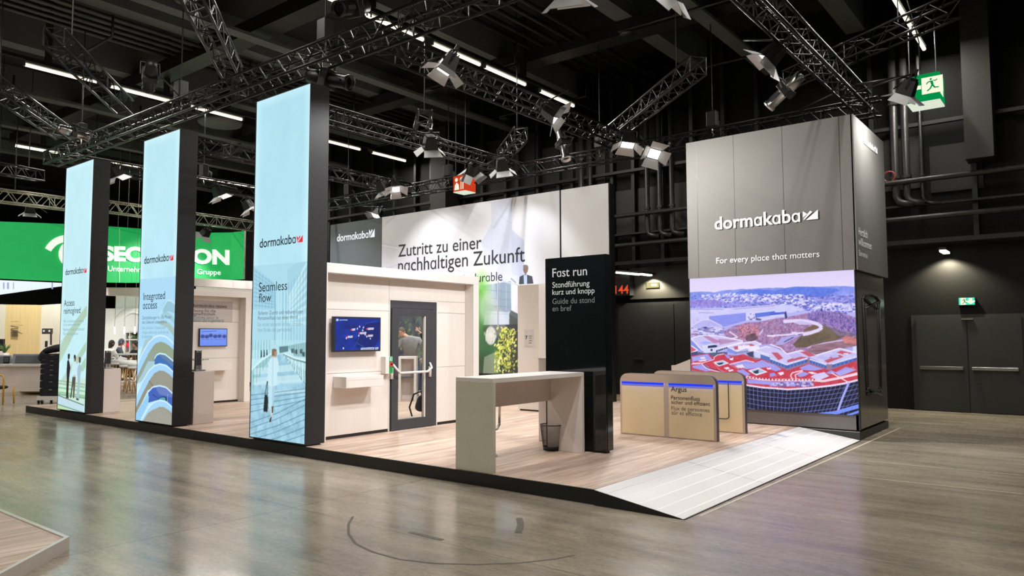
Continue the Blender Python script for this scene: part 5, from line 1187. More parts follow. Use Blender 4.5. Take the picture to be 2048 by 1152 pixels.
# ---------------------------------------------------------------- white stele with the figure 7 card, white panel and low pedestal behind the black pillar
t = thing('white_stele', 'white upright display stele with a small card on its front', 'stele', (-9.14, 12.3, H)); B(-9.41, -8.865, 12.1, 12.5, H + .03, 2.73).build('body', M['board'], t, bevel=.003); B(-9.38, -8.9, 12.13, 12.47, H, H + .03).build('plinth', M['black'], t)
a0, a1 = ony(1049.5, 692, 12.1), ony(1067, 659, 12.1)
t = thing('info_card', 'small pale grey card numbered 7 on the white stele', 'card', (a0[0], 12.09, a0[2])); B(a0[0], a1[0], 12.085, 12.1, a0[2], a1[2]).build('card', mat('card_grey', (206, 202, 198), .5), t)
ytext('7', (1051, 678.5), (1055, 678.5), 12.084, M['ink'], t, bold=.02)
for y, w in ((672, 6), (676, 5), (681, 6), (686, 5)): p, q = ony(1058, y, 12.084), ony(1058 + w, y, 12.084); B(p[0], q[0], 12.083, 12.0845, p[2] - .008, p[2] + .004).build('text_line', M['ink_soft'], t)
pz = float(ony(1084, 718, 8.75)[2])
t = thing('pale_cabinet', 'low white cabinet standing behind the black info pillar', 'cabinet', (-5.8, 8.8, H)); x0_ = float(ony(1076.8, 760, 8.75)[0]); B(x0_, -5.6, 8.75, 9.2, H, pz).build('body', M['pale'], t, bevel=.004); B(x0_ - .01, -5.59, 8.74, 9.21, pz, pz + .02).build('top', M['white'], t)
t = thing('white_panel_stand', 'white panel stand with a green leafy edge glimpsed beside the black pillar', 'panel stand', (-8.0, 13.0, H))
xa_, xb_ = float(ony(1082, 600, 13.2)[0]), float(ony(1120, 600, 13.2)[0]); B(xa_, xb_, 13.2, 13.26, H, float(ony(1085, 567, 13.2)[2])).build('panel', M['white'], t)
for k, (y0_, y1_, cc) in enumerate(((582, 593, 'slate'), (617, 643, 'char'), (660, 670, 'slate'), (700, 714, 'leaf'))):
    p, q = ony(1088.5, y1_, 13.19), ony(1120, y0_, 13.19); B(p[0], q[0], 13.19, 13.2, p[2], q[2]).build('picture_field', M[cc], t)
t = thing('desk_counter', 'low white counter with a sloping lid close behind the screen tower', 'counter', (-7, 15.0, H))
p0_, p1_ = ony(1343, 742, 15.6), ony(1400, 732, 15.6); B(p0_[0], p0_[0] + 1.2, 15.6, 16.2, 0, p1_[2]).build('body', M['white'], t)
MB().prism([(.07, 0), (1.1, 0), (1.1, .30), (.75, .26)], (p0_[0], 15.62, p1_[2]), (1, 0, 0), (0, 0, 1), .5).build('lid', M['white'], t)
# ---------------------------------------------------------------- black info pillar
YP = 8.30
t = thing('info_pillar', 'tall glossy black info pillar with white guided-tour lettering', 'info pillar', (-5.48, 8.4, H))
B(-5.965, -5.008, YP, YP + .02, H + .03, 2.735).build('glass_front', M['gloss_black'], t); B(-5.97, -5.0, YP + .02, YP + .16, H + .03, 2.74).build('body', M['gloss_black'], t, bevel=.004); B(-5.94, -5.04, YP + .03, YP + .13, H, H + .03).build('plinth', M['black'], t)
wt = glow('pillar_white', (214, 212, 208), .9); gt = glow('pillar_grey', (126, 128, 126), .85)
for s_, a_, b_, m_, bo in (('Fast run', (1105, 553.5), (1174.2, 551.2), wt, .003), ('Standf\u00fchrung', (1105, 575), (1179.2, 572.5), wt, 0), ('kurz und knapp', (1105, 589), (1189.2, 587), wt, 0), ('Guide du stand', (1105, 607.5), (1189.2, 605.8), gt, 0), ('en bref', (1105, 622.5), (1143.3, 621.7), gt, 0)):
    ytext(s_, a_, b_, YP, m_, t, bold=bo, lift=.002)
# ---------------------------------------------------------------- high counter, stool, waste bin
t = thing('high_counter', 'white high counter table standing on the platform edge', 'counter', (-5.55, 7.25, H))
CX0, CX1, CY0, CY1, CZ = -5.83, -5.272, 6.325, 8.19, 1.19
B(CX0, CX1, CY0, CY1, CZ - .052, CZ).build('top', M['white'], t, bevel=.003)
MB().box(CX0, CX1 - .0, CY0, CY0 + .052, H, CZ - .053).build('side_panel', M['grey_green'], t, bevel=.003); MB().box(CX0, CX1, CY1 - .052, CY1, H, CZ - .053).build('side_panel', M['white'], t, bevel=.003)  # near panel is white too; its weaker light is put into the grey-green
B(CX0 + .04, CX0 + .06, CY0 + .052, CY1 - .052, .80, CZ - .052).build('apron', mat('apron_taupe', (214, 203, 197), .5, var=.02), t)
t = thing('bar_stool', 'bar stool tucked under the white high counter, its bent steel leg showing', 'stool', (-5.9, 6.8, H))
MB().tube([(-6.1, 7.0, .80), (-6.1, 7.40, .82), (-6.1, 7.455, .78), (-6.1, 7.45, .52), (-6.1, 7.40, .47), (-6.1, 7.0, .45)], .017, 8).build('leg', M['chrome'], t, True)
MB().tube([(-6.34, 7.0, .80), (-6.34, 7.40, .82), (-6.34, 7.455, .78), (-6.34, 7.45, .52), (-6.34, 7.40, .47), (-6.34, 7.0, .45)], .017, 8).build('leg', M['chrome'], t, True)
MB().lathe([(0, 0), (.2, 0), (.2, .012), (.03, .025), (.025, .68)], (-6.18, 7.2, H), 28).build('base', M['chrome'], t, True); B(-6.34, -6.1, 7.0, 7.38, .82, .86).build('seat', M['white'], t, bevel=.015)
bx_ = onz(1098, 901, H); t = thing('wire_bin', 'small black wire mesh waste bin under the high counter', 'waste bin', (bx_[0], bx_[1] + .06, H))
cx_, cy_ = bx_[0], bx_[1] + .06; hb_, rb0, rb1 = .335, .112, .15
MB().lathe([(0, .004), (rb0, .004), (rb0 + .003, .05), (rb0 + .0, .05), (rb0 - .004, .008), (0, .008)], (cx_, cy_, H), 28).build('base', M['black'], t, True)
MB().tube([(cx_ + rb1 * math.cos(a), cy_ + rb1 * math.sin(a), H + hb_) for a in np.linspace(0, 2 * PI, 33)[:-1]], .007, 6, closed=True).build('rim', M['black'], t, True)
mb = MB()
for k in range(60):
    for sg in (1, -1):
        mb.tube([(cx_ + (rb0 + (rb1 - rb0) * f) * math.cos(2 * PI * k / 60 + sg * f * .8), cy_ + (rb0 + (rb1 - rb0) * f) * math.sin(2 * PI * k / 60 + sg * f * .8), H + .03 + (hb_ - .03) * f) for f in np.linspace(0, 1, 7)], .0013, 3, cap=False)
mb.build('wire_mesh', M['black'], t)
# ---------------------------------------------------------------- two barrier leaves with blue light bars
def barrier(yf, x0, x1, lab, lettered):
    d = .10; t = thing('barrier', lab, 'turnstile barrier', ((x0 + x1) / 2, yf + d / 2, H), 'champagne barriers with blue light bars')
    r = .13; top = 1.085
    def outline(ins, rr):
        P = [(x0 + ins, H + .004), (x1 - ins, H + .004)]
        P += [(x1 - ins - rr + rr * math.cos(a), top - ins - rr + rr * math.sin(a)) for a in np.linspace(0, PI / 2, 9)]
        P += [(x0 + ins + rr + rr * math.cos(a), top - ins - rr + rr * math.sin(a)) for a in np.linspace(PI / 2, PI, 9)]
        return P
    MB().prism(outline(0, r), (0, yf + .012, 0), (1, 0, 0), (0, 0, 1), d - .024).build('rim', M['char'], t)
    MB().prism(outline(.004, r - .004), (0, yf, 0), (1, 0, 0), (0, 0, 1), .012).build('face_frame', M['bronze'], t)
    MB().prism(outline(.004, r - .004), (0, yf + d - .012, 0), (1, 0, 0), (0, 0, 1), .012).build('face_frame', M['bronze'], t)
    xm0, xm1 = x0 + .755, x0 + .835
    for a, b in ((x0 + .035, xm0), (xm1, x1 - .04)):
        B(a, b, yf - .003, yf, H + .012, .955).build('glass_panel', M['gold_glass'], t)
        B(a, b, yf - .006, yf - .003, .925, .955).build('light_bar', glow('bar_blue', (36, 60, 250), 1.1), t)
        B(a, b, yf - .0045, yf - .003, .895, .925).build('light_bar', glow('bar_blue_soft', (128, 128, 226), .75), t)
        ld = bpy.data.lights.new('bar_light', 'AREA'); ld.shape = 'RECTANGLE'; ld.size = b - a; ld.size_y = .02; ld.energy = .9; ld.color = (.22, .28, 1)
        lo = bpy.data.objects.new('bar_light', ld); COL.objects.link(lo); lo.parent = t; lo.location = ((a + b) / 2 - (x0 + x1) / 2, -d / 2 - .012, .94 - H); lo.rotation_euler = (R(55), 0, 0)
    B(xm0, xm1, yf - .002, yf, H + .004, .95).build('middle_post', M['bronze'], t)
    if lettered:
        for s_, a_, b_, m_, bo in (('Argus', (1341.9, 782.6), (1373.4, 783.7), 'ink', .008), ('Personenfluss', (1342.2, 799.4), (1400, 801), 'ink', .003), ('sicher und effizient', (1342.7, 807.6), (1420.5, 812), 'ink', .003), ('Flux de personnes', (1343, 820), (1419, 824.2), 'ink_soft', 0), ('s\u00fbr et efficace', (1343.4, 829), (1404, 833), 'ink_soft', 0)):
            ytext(s_, a_, b_, yf - .0045, M[m_], t, bold=bo, lift=.001)
    else:
        l0, l1, l2 = ony(1456.5, 764, yf), ony(1459, 838, yf), ony(1440, 842, yf)
        MB().tube([(l0[0], yf - .006, l0[2]), (l0[0], yf - .006, l1[2] + .03), (l0[0] - .02, yf - .006, l1[2] + .008), (l0[0] - .05, yf - .006, l1[2]), (l0[0] - .5, yf - .006, l1[2])], .007, 6).build('glass_edge', M['black'], t)
    return t
barrier(10.19, -5.895, -4.315, 'champagne barrier with dark lettering, nearer the ramp end', True)
barrier(11.29, -5.90, -4.315, 'champagne barrier without lettering, standing behind the lettered one', False)

# ================================================================== THE RIG: trusses, floodlights, profile spots
CHORDS = []
def truss(p0, p1, lab, size=.29, m='alu_dark', grp=None, cat='truss', bay=.5, name='lighting_truss', hang=()):
    """Box truss: four chords and a zig-zag lattice; p0, p1 are the centres of the two ends."""
    p0, p1 = Vector(p0), Vector(p1); d = p1 - p0; L = d.length; d.normalize(); s = size / 2
    side = d.cross(Vector((0, 0, 1))); 
    if side.length < 1e-3: side = Vector((1, 0, 0))
    side.normalize(); up_ = side.cross(d); C = [(s, s), (-s, s), (-s, -s), (s, -s)]
    t = thing(name, lab, cat, p0, grp)
    q = lambda k, x: p0 + d * x + side * C[k][0] + up_ * C[k][1]
    CHORDS.extend((q(k, 0), q(k, L)) for k in range(4))
    for k in range(4): MB().tube([q(k, 0), q(k, L)], .024, 8).build('chord', M[m], t, True)
    n = max(2, int(L / bay)); mb = MB()
    for k in range(4):
        for i in range(n):
            a, b = L * i / n, L * (i + 1) / n; j = (k + 1) % 4
            mb.tube([q(k, a), q(j, (a + b) / 2)], .0105, 5, cap=False).tube([q(j, (a + b) / 2), q(k, b)], .0105, 5, cap=False)
    for i in range(n + 1):
        if i % 4 == 0:
            for k in range(4): mb.tube([q(k, L * i / n), q((k + 1) % 4, L * i / n)], .0105, 5, cap=False)
    mb.build('lattice', M[m], t, True)
    for x in hang:
        p = p0 + d * L * x; MB().tube([p + up_ * s, (p.x, p.y, HZ)], .012, 5).build('chain', M['rail'], t)
    return t
ZT = 5.90
RIG = 'black rig trusses over the stand'
truss((-19.3, 6.75, ZT), (-3.1, 6.75, ZT), 'long black truss running above the three lit columns')
truss((-20.0, 14.75, ZT), (-2.95, 14.75, ZT), 'long black truss running above the backdrop wall to the tower')
truss((-7.95, 6.9, ZT), (-7.95, 14.6, ZT), 'black truss with a row of bright floodlights from above the near column to the backdrop')
truss((-11.35, 6.9, ZT), (-11.35, 14.6, ZT), 'black truss with two floodlights, next beyond the brightest row')
truss((-15.35, 6.9, ZT), (-15.35, 14.6, ZT), 'black truss crossing over the slate panel of the backdrop')
truss((-19.15, 6.9, ZT), (-19.15, 14.6, ZT), 'black truss closing the far end of the rig')
truss((-3.15, 5.2, ZT), (-3.15, 14.3, ZT), 'black truss with shiny edges ending above the screen tower')
DV = Vector((-math.sin(R(50)), math.cos(R(50)), 0))
def diag(px, z, l0, l1, lab):
    a = Vector(onz(*px, z)); return truss(a + DV * l0, a + DV * l1, lab, hang=(.2,))
ZD = 6.25
diag((240, 205), ZD, -3.2, .3, 'diagonal truss slanting to an open end above the wavy-balcony column')
diag((120, 262), ZD, -3.6, .2, 'diagonal truss at the edge of the view, beyond the open-ended one')
diag((462, 140), ZD, -4.2, .2, 'steep diagonal truss dropping from the top edge beside the nearest column')
diag((1238, 258), ZD, -3.9, .5, 'dim diagonal truss slanting up from the corner of the bright row')
diag((846, 250), ZD, -.6, .7, 'short truss stub standing out behind the second row of floodlights')
diag((1010, 308), ZD, -1.9, .3, 'diagonal brace between the bright row and the second row')
pa, pb = onz(1700, 105, 6.6), onz(1910, 12, 6.6); truss(pa, pb, 'short truss with the glowing fluorescent row behind it, near the roof corner', hang=(.5,))
truss(np.array(pa) + (np.array(pa) - np.array(pb)) * .75, pa, 'dim continuation of the short roof-corner truss towards the tower')
# neighbouring stand's pale trusses
pa, pb = atd(-60, 384, 21), atd(212, 418, 24); truss(pa, pb, 'pale truss above the green banner', .36, 'alu', hang=(.3, .9))
truss(atd(205, 412, 24.4), atd(512, 454, 29), 'pale truss carrying on above the lettered part of the green banner', .36, 'alu', hang=(.4,))
truss(atd(-40, 330, 20), atd(80, 352, 22), 'black truss end jutting out above the pale one', .3, hang=(.3, .8))
# hoists and hangers
def hoist(p, lab):
    t = thing('chain_hoist', lab, 'hoist', p, 'chain hoists of the rig'); x, y, z = p
    B(x - .11, x + .11, y - .09, y + .09, z, z + .34).build('motor', M['lamp_black'], t, bevel=.02); MB().lathe([(.0, 0), (.09, .02), (.1, .2), (0.02, .24)], (x, y + .13, z - .05), 12).build('chain_bag', M['dark_cloth'], t, True)
    MB().tube([(x, y, z + .34), (x, y, 8.6)], .012, 5).build('chain', M['rail'], t); MB().tube([(x, y, z), (x, y, z - .12), (x + .03, y, z - .17), (x, y, z - .2)], .014, 6).build('hook', M['steel'], t)
HL = 'black chain hoist holding the rig trusses'
for x, y in ((-8.9, 6.75), (-13.2, 6.75), (-17.6, 6.75), (-9.0, 14.75), (-13.9, 14.75), (-18.2, 14.75), (-6.2, 14.75), (-3.15, 9.6), (-19.15, 10.5)):
    hoist((x, y, ZT + .2), HL)
# ------------------------------------------------------------------ floodlights
def flood_proto():
    t = thing('floodlight', 'x', 'floodlight', (0, 0, 0))
    mb = MB().add([(-.15, -.12, .0), (.15, -.12, .0), (.15, .12, .0), (-.15, .12, .0), (-.11, -.09, .24), (.11, -.09, .24), (.11, .09, .24), (-.11, .09, .24)], [(4, 5, 6, 7), (0, 1, 5, 4), (1, 2, 6, 5), (2, 3, 7, 6), (3, 0, 4, 7)])
    for k in range(5): mb.box(-.09, .09, -.075 + k * .035, -.06 + k * .035, .24, .28)
    mb.build('housing', M['lamp_black'], t)
    MB().box(-.125, .125, -.095, .095, -.012, .006).build('lens', M['lens'], t)
    fl = .2
    for sx, sy, ang in ((0, -1, 66), (0, 1, 58), (-1, 0, 52), (1, 0, 52)):
        a = R(ang); o_, dn = math.sin(a) * fl, -math.cos(a) * fl
        if sx == 0: P = [(-.15, sy * .12, 0), (.15, sy * .12, 0), (.20, sy * (.12 + o_), dn), (-.20, sy * (.12 + o_), dn)]
        else: P = [(sx * .15, -.12, 0), (sx * .15, .12, 0), (sx * (.15 + o_), .15, dn), (sx * (.15 + o_), -.15, dn)]
        n = (Vector(P[1]) - Vector(P[0])).cross(Vector(P[3]) - Vector(P[0])).normalized() * .004
        mb = MB().add([Vector(p) + n for p in P] + [Vector(p) - n for p in P], [(0, 1, 2, 3), (7, 6, 5, 4), (0, 4, 5, 1), (1, 5, 6, 2), (2, 6, 7, 3), (3, 7, 4, 0)])
        mb.build('barn_door', M['flap'], t)
    MB().tube([(-.175, 0, .1), (-.175, 0, .34), (.175, 0, .34), (.175, 0, .1)], .012, 6).box(-.03, .03, -.03, .03, .34, .42).build('yoke', M['lamp_black'], t)
    ld = bpy.data.lights.new('flood_lamp', 'SPOT'); ld.energy = FLOOD_W * 4; ld.spot_size = R(100); ld.spot_blend = .55; ld.color = FLOOD_COL; ld.shadow_soft_size = .07
    lo = bpy.data.objects.new('flood_lamp', ld); COL.objects.link(lo); lo.parent = t; lo.location = (0, 0, -.03)
    return t
FP = flood_proto(); fused = False
def clamp(o, p):
    """A short arm from the lamp's yoke to the nearest truss tube."""
    p = Vector(p); best = None
    for a, b in CHORDS:
        ab = b - a; k = max(0, min(1, (p - a).dot(ab) / ab.length_squared)); q = a + ab * k
        if best is None or (q - p).length < best[0]: best = ((q - p).length, q)
    mw = Matrix.Translation(p) @ o.rotation_quaternion.to_matrix().to_4x4(); iv = mw.inverted(); loc = iv @ best[1]
    top = Vector((0, 0, .36)) if o.get('category') != 'spotlight' else Vector((0, .17, .04))
    mb = MB().tube([top, top * .5 + loc * .5, loc], .014, 6); mb.build('clamp_arm', M['lamp_black'], None, True).parent = o
def flood(p, aim, lab, power=1.0, roll=0.0, spread=None):
    global fused
    o = copy_tree(FP) if fused else FP; fused = True
    d = Vector(aim) - Vector(p); o.location = p; q = d.to_track_quat('-Z', 'Y'); o.rotation_mode = 'QUATERNION'; o.rotation_quaternion = q @ Euler((0, 0, roll)).to_quaternion()
    o['label'] = lab; o['category'] = 'floodlight'; o['group'] = 'truss floodlights with barn doors'
    for ch in o.children:
        if ch.type == 'LIGHT' and power != 1.0:
            ch.data = ch.data.copy(); ch.data.energy = FLOOD_W * 4 * power
            if spread: ch.data.spot_size = R(spread); ch.data.spot_blend = .9
    clamp(o, p)
    return o
ZL = 5.55
L_ = lambda x, y, z=ZL: tuple(float(v) for v in onz(x, y, z))
flood(L_(890, 140), (-8.4, 6.6, 2.6), 'brightest floodlight of the row, nearest the walkway column', .9, .3)
flood(L_(1113, 232), (-4.9, 12.2, 3.6), 'floodlight above the silver profile spot on the bright row', 3.4, .2, 92)
flood(L_(1255, 290), (-7.0, 11.5, 0), 'floodlight with two hanging pale flaps at the corner of the bright row', 1.2, .5)
flood(L_(1308, 308), (-5.5, 12.65, 3.9), 'black floodlight beside the two-flap lamp, with one glaring white flap', .9, .2)
flood(L_(1345, -8, 5.6), (-8.9, 8.0, 1.1), 'floodlight cut by the top edge, two white flaps showing', 1.5, .4, 72)
flood(L_(1533, 120), (-8.9, 9.2, .9), 'floodlight under the shiny-edged truss ending at the tower', 1.4, .7, 66)
flood(L_(1810, 190), (-2.95, 13.5, 4.3), 'floodlight in front of the green exit lantern', .75, .5, 140)
flood(L_(860, 297), (-13.0, 12.8, .9), 'floodlight in the middle of the second row, above the lettering start', 1.7, .2)
flood(L_(1005, 340), (-11.6, 14.8, 2.4), 'floodlight at the end of the second row, above the long lettering', .4, .3)
flood(L_(770, 380), (-14.2, 14.8, 2.8), 'floodlight on the truss over the slate panel, beside a smaller bare lamp', .45, .2)
flood(L_(752, 432), (-18.2, 14.8, 4.2), 'floodlight peeping over the top edge of the slate panel', .5, .6)
flood(L_(945, 346), (-13.5, 14.8, 3), 'small glaring floodlight next to the orange-red lantern', .2, .9)
flood(L_(232, 354), (-18.4, 11.0, 0), 'floodlight just beside the top of the three-people column', 1.0, .3)
flood(L_(440, 392), (-18.2, 13.2, .6), 'flat floodlight seen between the wavy-balcony and walkway columns', 1.2, .2)
flood(L_(500, 417), (-18.8, 14.6, 1.5), 'round glaring floodlight touching the edge of the walkway column', 1.0, .6)
flood(L_(792, 378), (-12.6, 12.6, 1.0), 'smaller bare floodlight hung close behind the slate panel lamp', 1.3, 1.2)
flood((-4.6, 6.9, ZL), (-5.6, 9.2, .3), 'floodlight on the front truss above the high counter', .8)
T_ = lambda x, y, w: tuple(float(v) for v in atd(x, y, w))
flood(T_(60, 426, 23.5), T_(48, 700, 24.2), 'added floodlight under the pale truss, lighting the walls behind the green banner', 2.0)  # added lamp that brightens the farther stand's walls
flood(T_(408, 470, 26.2), T_(250, 690, 27.4), 'floodlight hanging just over the lettered end of the green banner', 1.3)
# silver profile spots
def profile_spot(p, aim, lab, s=1.0, m='steel'):
    d = (Vector(aim) - Vector(p)).normalized(); t = thing('profile_spot', lab, 'spotlight', p); t['group'] = 'silver profile spotlights'
    t.rotation_mode = 'QUATERNION'; t.rotation_quaternion = d.to_track_quat('-Z', 'Y')
    del t['_o']
    z = lambda v: -v * s; r = lambda v: v * s
    MB().lathe([(r(.02), z(-.32)), (r(.085), z(-.30)), (r(.10), z(-.12)), (r(.10), z(0)), (r(.085), z(.02)), (r(.085), z(.30)), (r(.10), z(.32)), (r(.10), z(.36)), (r(.085), z(.36)), (r(.08), z(.30))], n=20).build('barrel', M[m], t, True)
    MB().lathe([(0, z(.31)), (r(.08), z(.31))], n=20).build('lens', M['gloss_black'], t); MB().box(-r(.115), r(.115), -r(.12), r(.12), z(.06), z(-.06)).build('gate', M['lamp_black'], t, bevel=.01)
    MB().box(-r(.02), r(.02), r(.084), r(.094), z(.26), z(.08)).box(r(.084), r(.094), -r(.02), r(.02), z(.26), z(.08)).box(-r(.094), -r(.084), -r(.02), r(.02), z(.26), z(.08)).build('focus_slot', M['black'], t)
    MB().tube([(-r(.14), 0, 0), (-r(.14), r(.2), z(-.05)), (r(.14), r(.2), z(-.05)), (r(.14), 0, 0)], r(.012), 6).build('yoke', M['lamp_black'], t); clamp(t, p)
    return t
profile_spot(L_(1126, 288, 5.45), np.array(L_(1126, 288, 5.45)) + (.5, -.2, -1.6), 'silver profile spot pointing down under the bright row')
profile_spot(L_(1572, 180, 5.5), np.array(L_(1572, 180, 5.5)) + (-.9, .1, -.62), 'silver profile spot aimed sideways under the tower truss')
profile_spot(L_(146, 265, 5.95), np.array(L_(146, 265, 5.95)) + (-.1, 1.0, -.12), 'silver profile spot lying level above the three-people column', .9)
profile_spot(L_(655, 158, 5.6), np.array(L_(655, 158, 5.6)) + (1, .3, -.3), 'black profile spot right at the top of the walkway column', 1.2, 'lamp_black')
profile_spot(L_(300, 150, 6.3), np.array(L_(300, 150, 6.3)) + (-1, .4, -.4), 'black profile spot on the front truss between the first two columns', 1.1, 'lamp_black')
profile_spot(L_(706, 15, 6.15), np.array(L_(706, 15, 6.15)) + (.3, -1, -.5), 'black profile spot on the front truss at the top edge', 1.1, 'lamp_black')
# loose cables
def cable(pts, lab, r=.012):
    solo('cable', MB().tube(pts, r, 5), M['black'], lab, 'cable', smooth=True)
g5 = onz(1840, 140, 6.3); cable([g5, (g5[0], g5[1], 6.8), (g5[0] - .15, g5[1], 7.6), (g5[0] - .1, g5[1], HZ)], 'black power cable looping up from the exit lantern floodlight')
c5 = onx(1740, 225, -3.0); cable([c5, c5 + [0.02, .1, .1], c5 + [.04, .3, -.1], c5 + [.04, .32, -.16]], 'dark pipe-like cable hanging behind the tower top', .02)
pb_ = [L_(1600, 220, 5.9), L_(1700, 172, 5.9), L_(1830, 150, 5.9)]
solo('lamp_bar', MB().tube(pb_, .026, 6), M['alu_dark'], 'single tube bar carrying the exit lantern floodlight', 'bar', smooth=True)

# ================================================================== PEOPLE
def skin_data(V, E_, Rr, sub=2, root=0):
    me = bpy.data.meshes.new('sk'); me.from_pydata([tuple(v) for v in V], E_, []); me.update()
    o = bpy.data.objects.new('sk', me); COL.objects.link(o)
    o.modifiers.new('s', 'SKIN'); 
    for i, d in enumerate(me.skin_vertices[0].data): 
        r = Rr[i]; d.radius = r if isinstance(r, tuple) else (r, r); d.use_root = (i == root)
    s = o.modifiers.new('ss', 'SUBSURF'); s.levels = s.render_levels = sub
    dg = bpy.context.evaluated_depsgraph_get(); ev = bpy.data.meshes.new_from_object(o.evaluated_get(dg))
    vs = [v.co[:] for v in ev.vertices]; fs = [tuple(p.vertices) for p in ev.polygons]
    bpy.data.objects.remove(o); bpy.data.meshes.remove(me); bpy.data.meshes.remove(ev)
    return vs, fs
def head_mesh(mb, c, fwd, up_, s=1.0):
    """A head with brow, nose, mouth, chin, eyes and ears; c is the head's centre."""
    f, u = Vector(fwd).normalized(), Vector(up_).normalized(); r = f.cross(u).normalized(); u = r.cross(f).normalized()
    vs, fs = [], []; nu, nv = 28, 20
    for j in range(nv + 1):
        th = PI * j / nv
        for i in range(nu):
            ph = 2 * PI * i / nu; x, y, z = math.sin(th) * math.sin(ph), math.sin(th) * math.cos(ph), math.cos(th)   # y forward
            X, Y, Z = x * .076, y * .094, z * .118
            if z < 0: X *= 1 + .30 * z * abs(z) ** .5; Y += .012 * -z * (1 if y > 0 else -1.2)
            a = max(0, y)
            bmp = lambda x0, z0, w, h, amp: amp * a * math.exp(-((X - x0) / w) ** 2 - ((Z - z0) / h) ** 2)
            Y += bmp(0, -.018, .012, .022, .024) + bmp(0, -.03, .017, .010, .006) + bmp(0, -.062, .024, .008, .007) + bmp(0, -.098, .026, .016, .009)
            Y -= bmp(.03, .006, .016, .010, .010) + bmp(-.03, .006, .016, .010, .010) + bmp(0, -.047, .02, .006, .003)
            Y += bmp(0, .028, .05, .010, .005)
            vs.append(Vector(c) + (r * X + f * Y + u * Z) * s)
    for j in range(nv):
        for i in range(nu): fs.append((j * nu + i, j * nu + (i + 1) % nu, (j + 1) * nu + (i + 1) % nu, (j + 1) * nu + i))
    mb.add(vs, fs)
    for sg in (-1, 1):
        e = Vector(c) + (r * sg * .076 - f * .004 - u * .012) * s; vs, fs = [], []
        for j in range(7):
            for i in range(10):
                th, ph = PI * j / 6, 2 * PI * i / 10; vs.append(e + (r * sg * .013 * math.sin(th) * math.cos(ph) + f * (.018 * math.sin(th) * math.sin(ph)) + u * .032 * math.cos(th)) * s)
        for j in range(6):
            for i in range(10): fs.append((j * 10 + i, j * 10 + (i + 1) % 10, (j + 1) * 10 + (i + 1) % 10, (j + 1) * 10 + i))
        mb.add(vs, fs)
    return f, u, r
def hand_mesh(mb, wrist, dirv, palm_n, s=1.0, curl=.35, point=False):
    """Palm, four unequal bent fingers and a thumb that leaves the side of the palm."""
    d, n = Vector(dirv).normalized(), Vector(palm_n).normalized(); sd = d.cross(n).normalized(); n = sd.cross(d).normalized(); w = Vector(wrist)
    V, E_, Rr = [w - d * .02 * s, w + d * .03 * s, w + d * .085 * s], [(0, 1), (1, 2)], [(.022 * s, .018 * s), (.036 * s, .015 * s), (.040 * s, .013 * s)]
    vs, fs = skin_data(V, E_, Rr, 1); mb.add(vs, fs)
    for k, (o, L) in enumerate(((-.030, .072), (-.010, .082), (.010, .076), (.029, .060))):
        b = w + d * .082 * s + sd * o * s; cu = 0.05 if (point and k == 0) else curl * (1.5 if point else 1.0); pts = [b - d * .015 * s]; ang = cu * .5
        for seg in (.45, .3, .25):
            pts.append(pts[-1] + (d * math.cos(ang) + n * math.sin(ang)) * (L * seg + (.015 if seg == .45 else 0)) * s); ang += cu
        vs, fs = skin_data(pts, [(0, 1), (1, 2), (2, 3)], [.0095 * s, .009 * s, .008 * s, .0065 * s], 1); mb.add(vs, fs)
    b = w + d * .03 * s - sd * .03 * s
    pts = [b, b + (d * .5 - sd * .8).normalized() * .034 * s, b + (d * .5 - sd * .8).normalized() * .034 * s + (d * .85 - sd * .4 + n * .2).normalized() * .03 * s, b + (d * .5 - sd * .8).normalized() * .034 * s + (d * .85 - sd * .4 + n * .2).normalized() * .056 * s]
    vs, fs = skin_data(pts, [(0, 1), (1, 2), (2, 3)], [.013 * s, .011 * s, .009 * s, .007 * s], 1); mb.add(vs, fs)
def hair_cap(c, f, u, r, s, m, parent, length=.0, top=1.0, seed=1):
    """Hair as a close shell over crown, sides and nape, its hairline leaving the face free."""
    mb = MB(); vs, fs = [], []; nu, nv = 26, 14; rg = random.Random(seed)
    for j in range(nv + 1):
        for i in range(nu):
            ph = 2 * PI * i / nu; back = .5 - .5 * math.cos(ph); lim = R(62) + R(58) * back ** .7 if length == 0 else R(64) + R(70) * back ** .45
            th = lim * j / nv; x, y, z = math.sin(th) * math.sin(ph), math.sin(th) * math.cos(ph), math.cos(th); k = 1 + rg.uniform(-.012, .012)
            p = r * x * .084 * k + f * (y * .102 * k - .003) + u * (z * .126 * top * k)
            if length and j > nv * .6 and back > .15: p = p - u * length * (j / nv - .6) / .4 * back
            vs.append(Vector(c) + p * s)
    for j in range(nv):
        for i in range(nu): fs.append((j * nu + i, j * nu + (i + 1) % nu, (j + 1) * nu + (i + 1) % nu, (j + 1) * nu + i))
    mb.add(vs, fs); return mb.build('hair', m, parent, True)
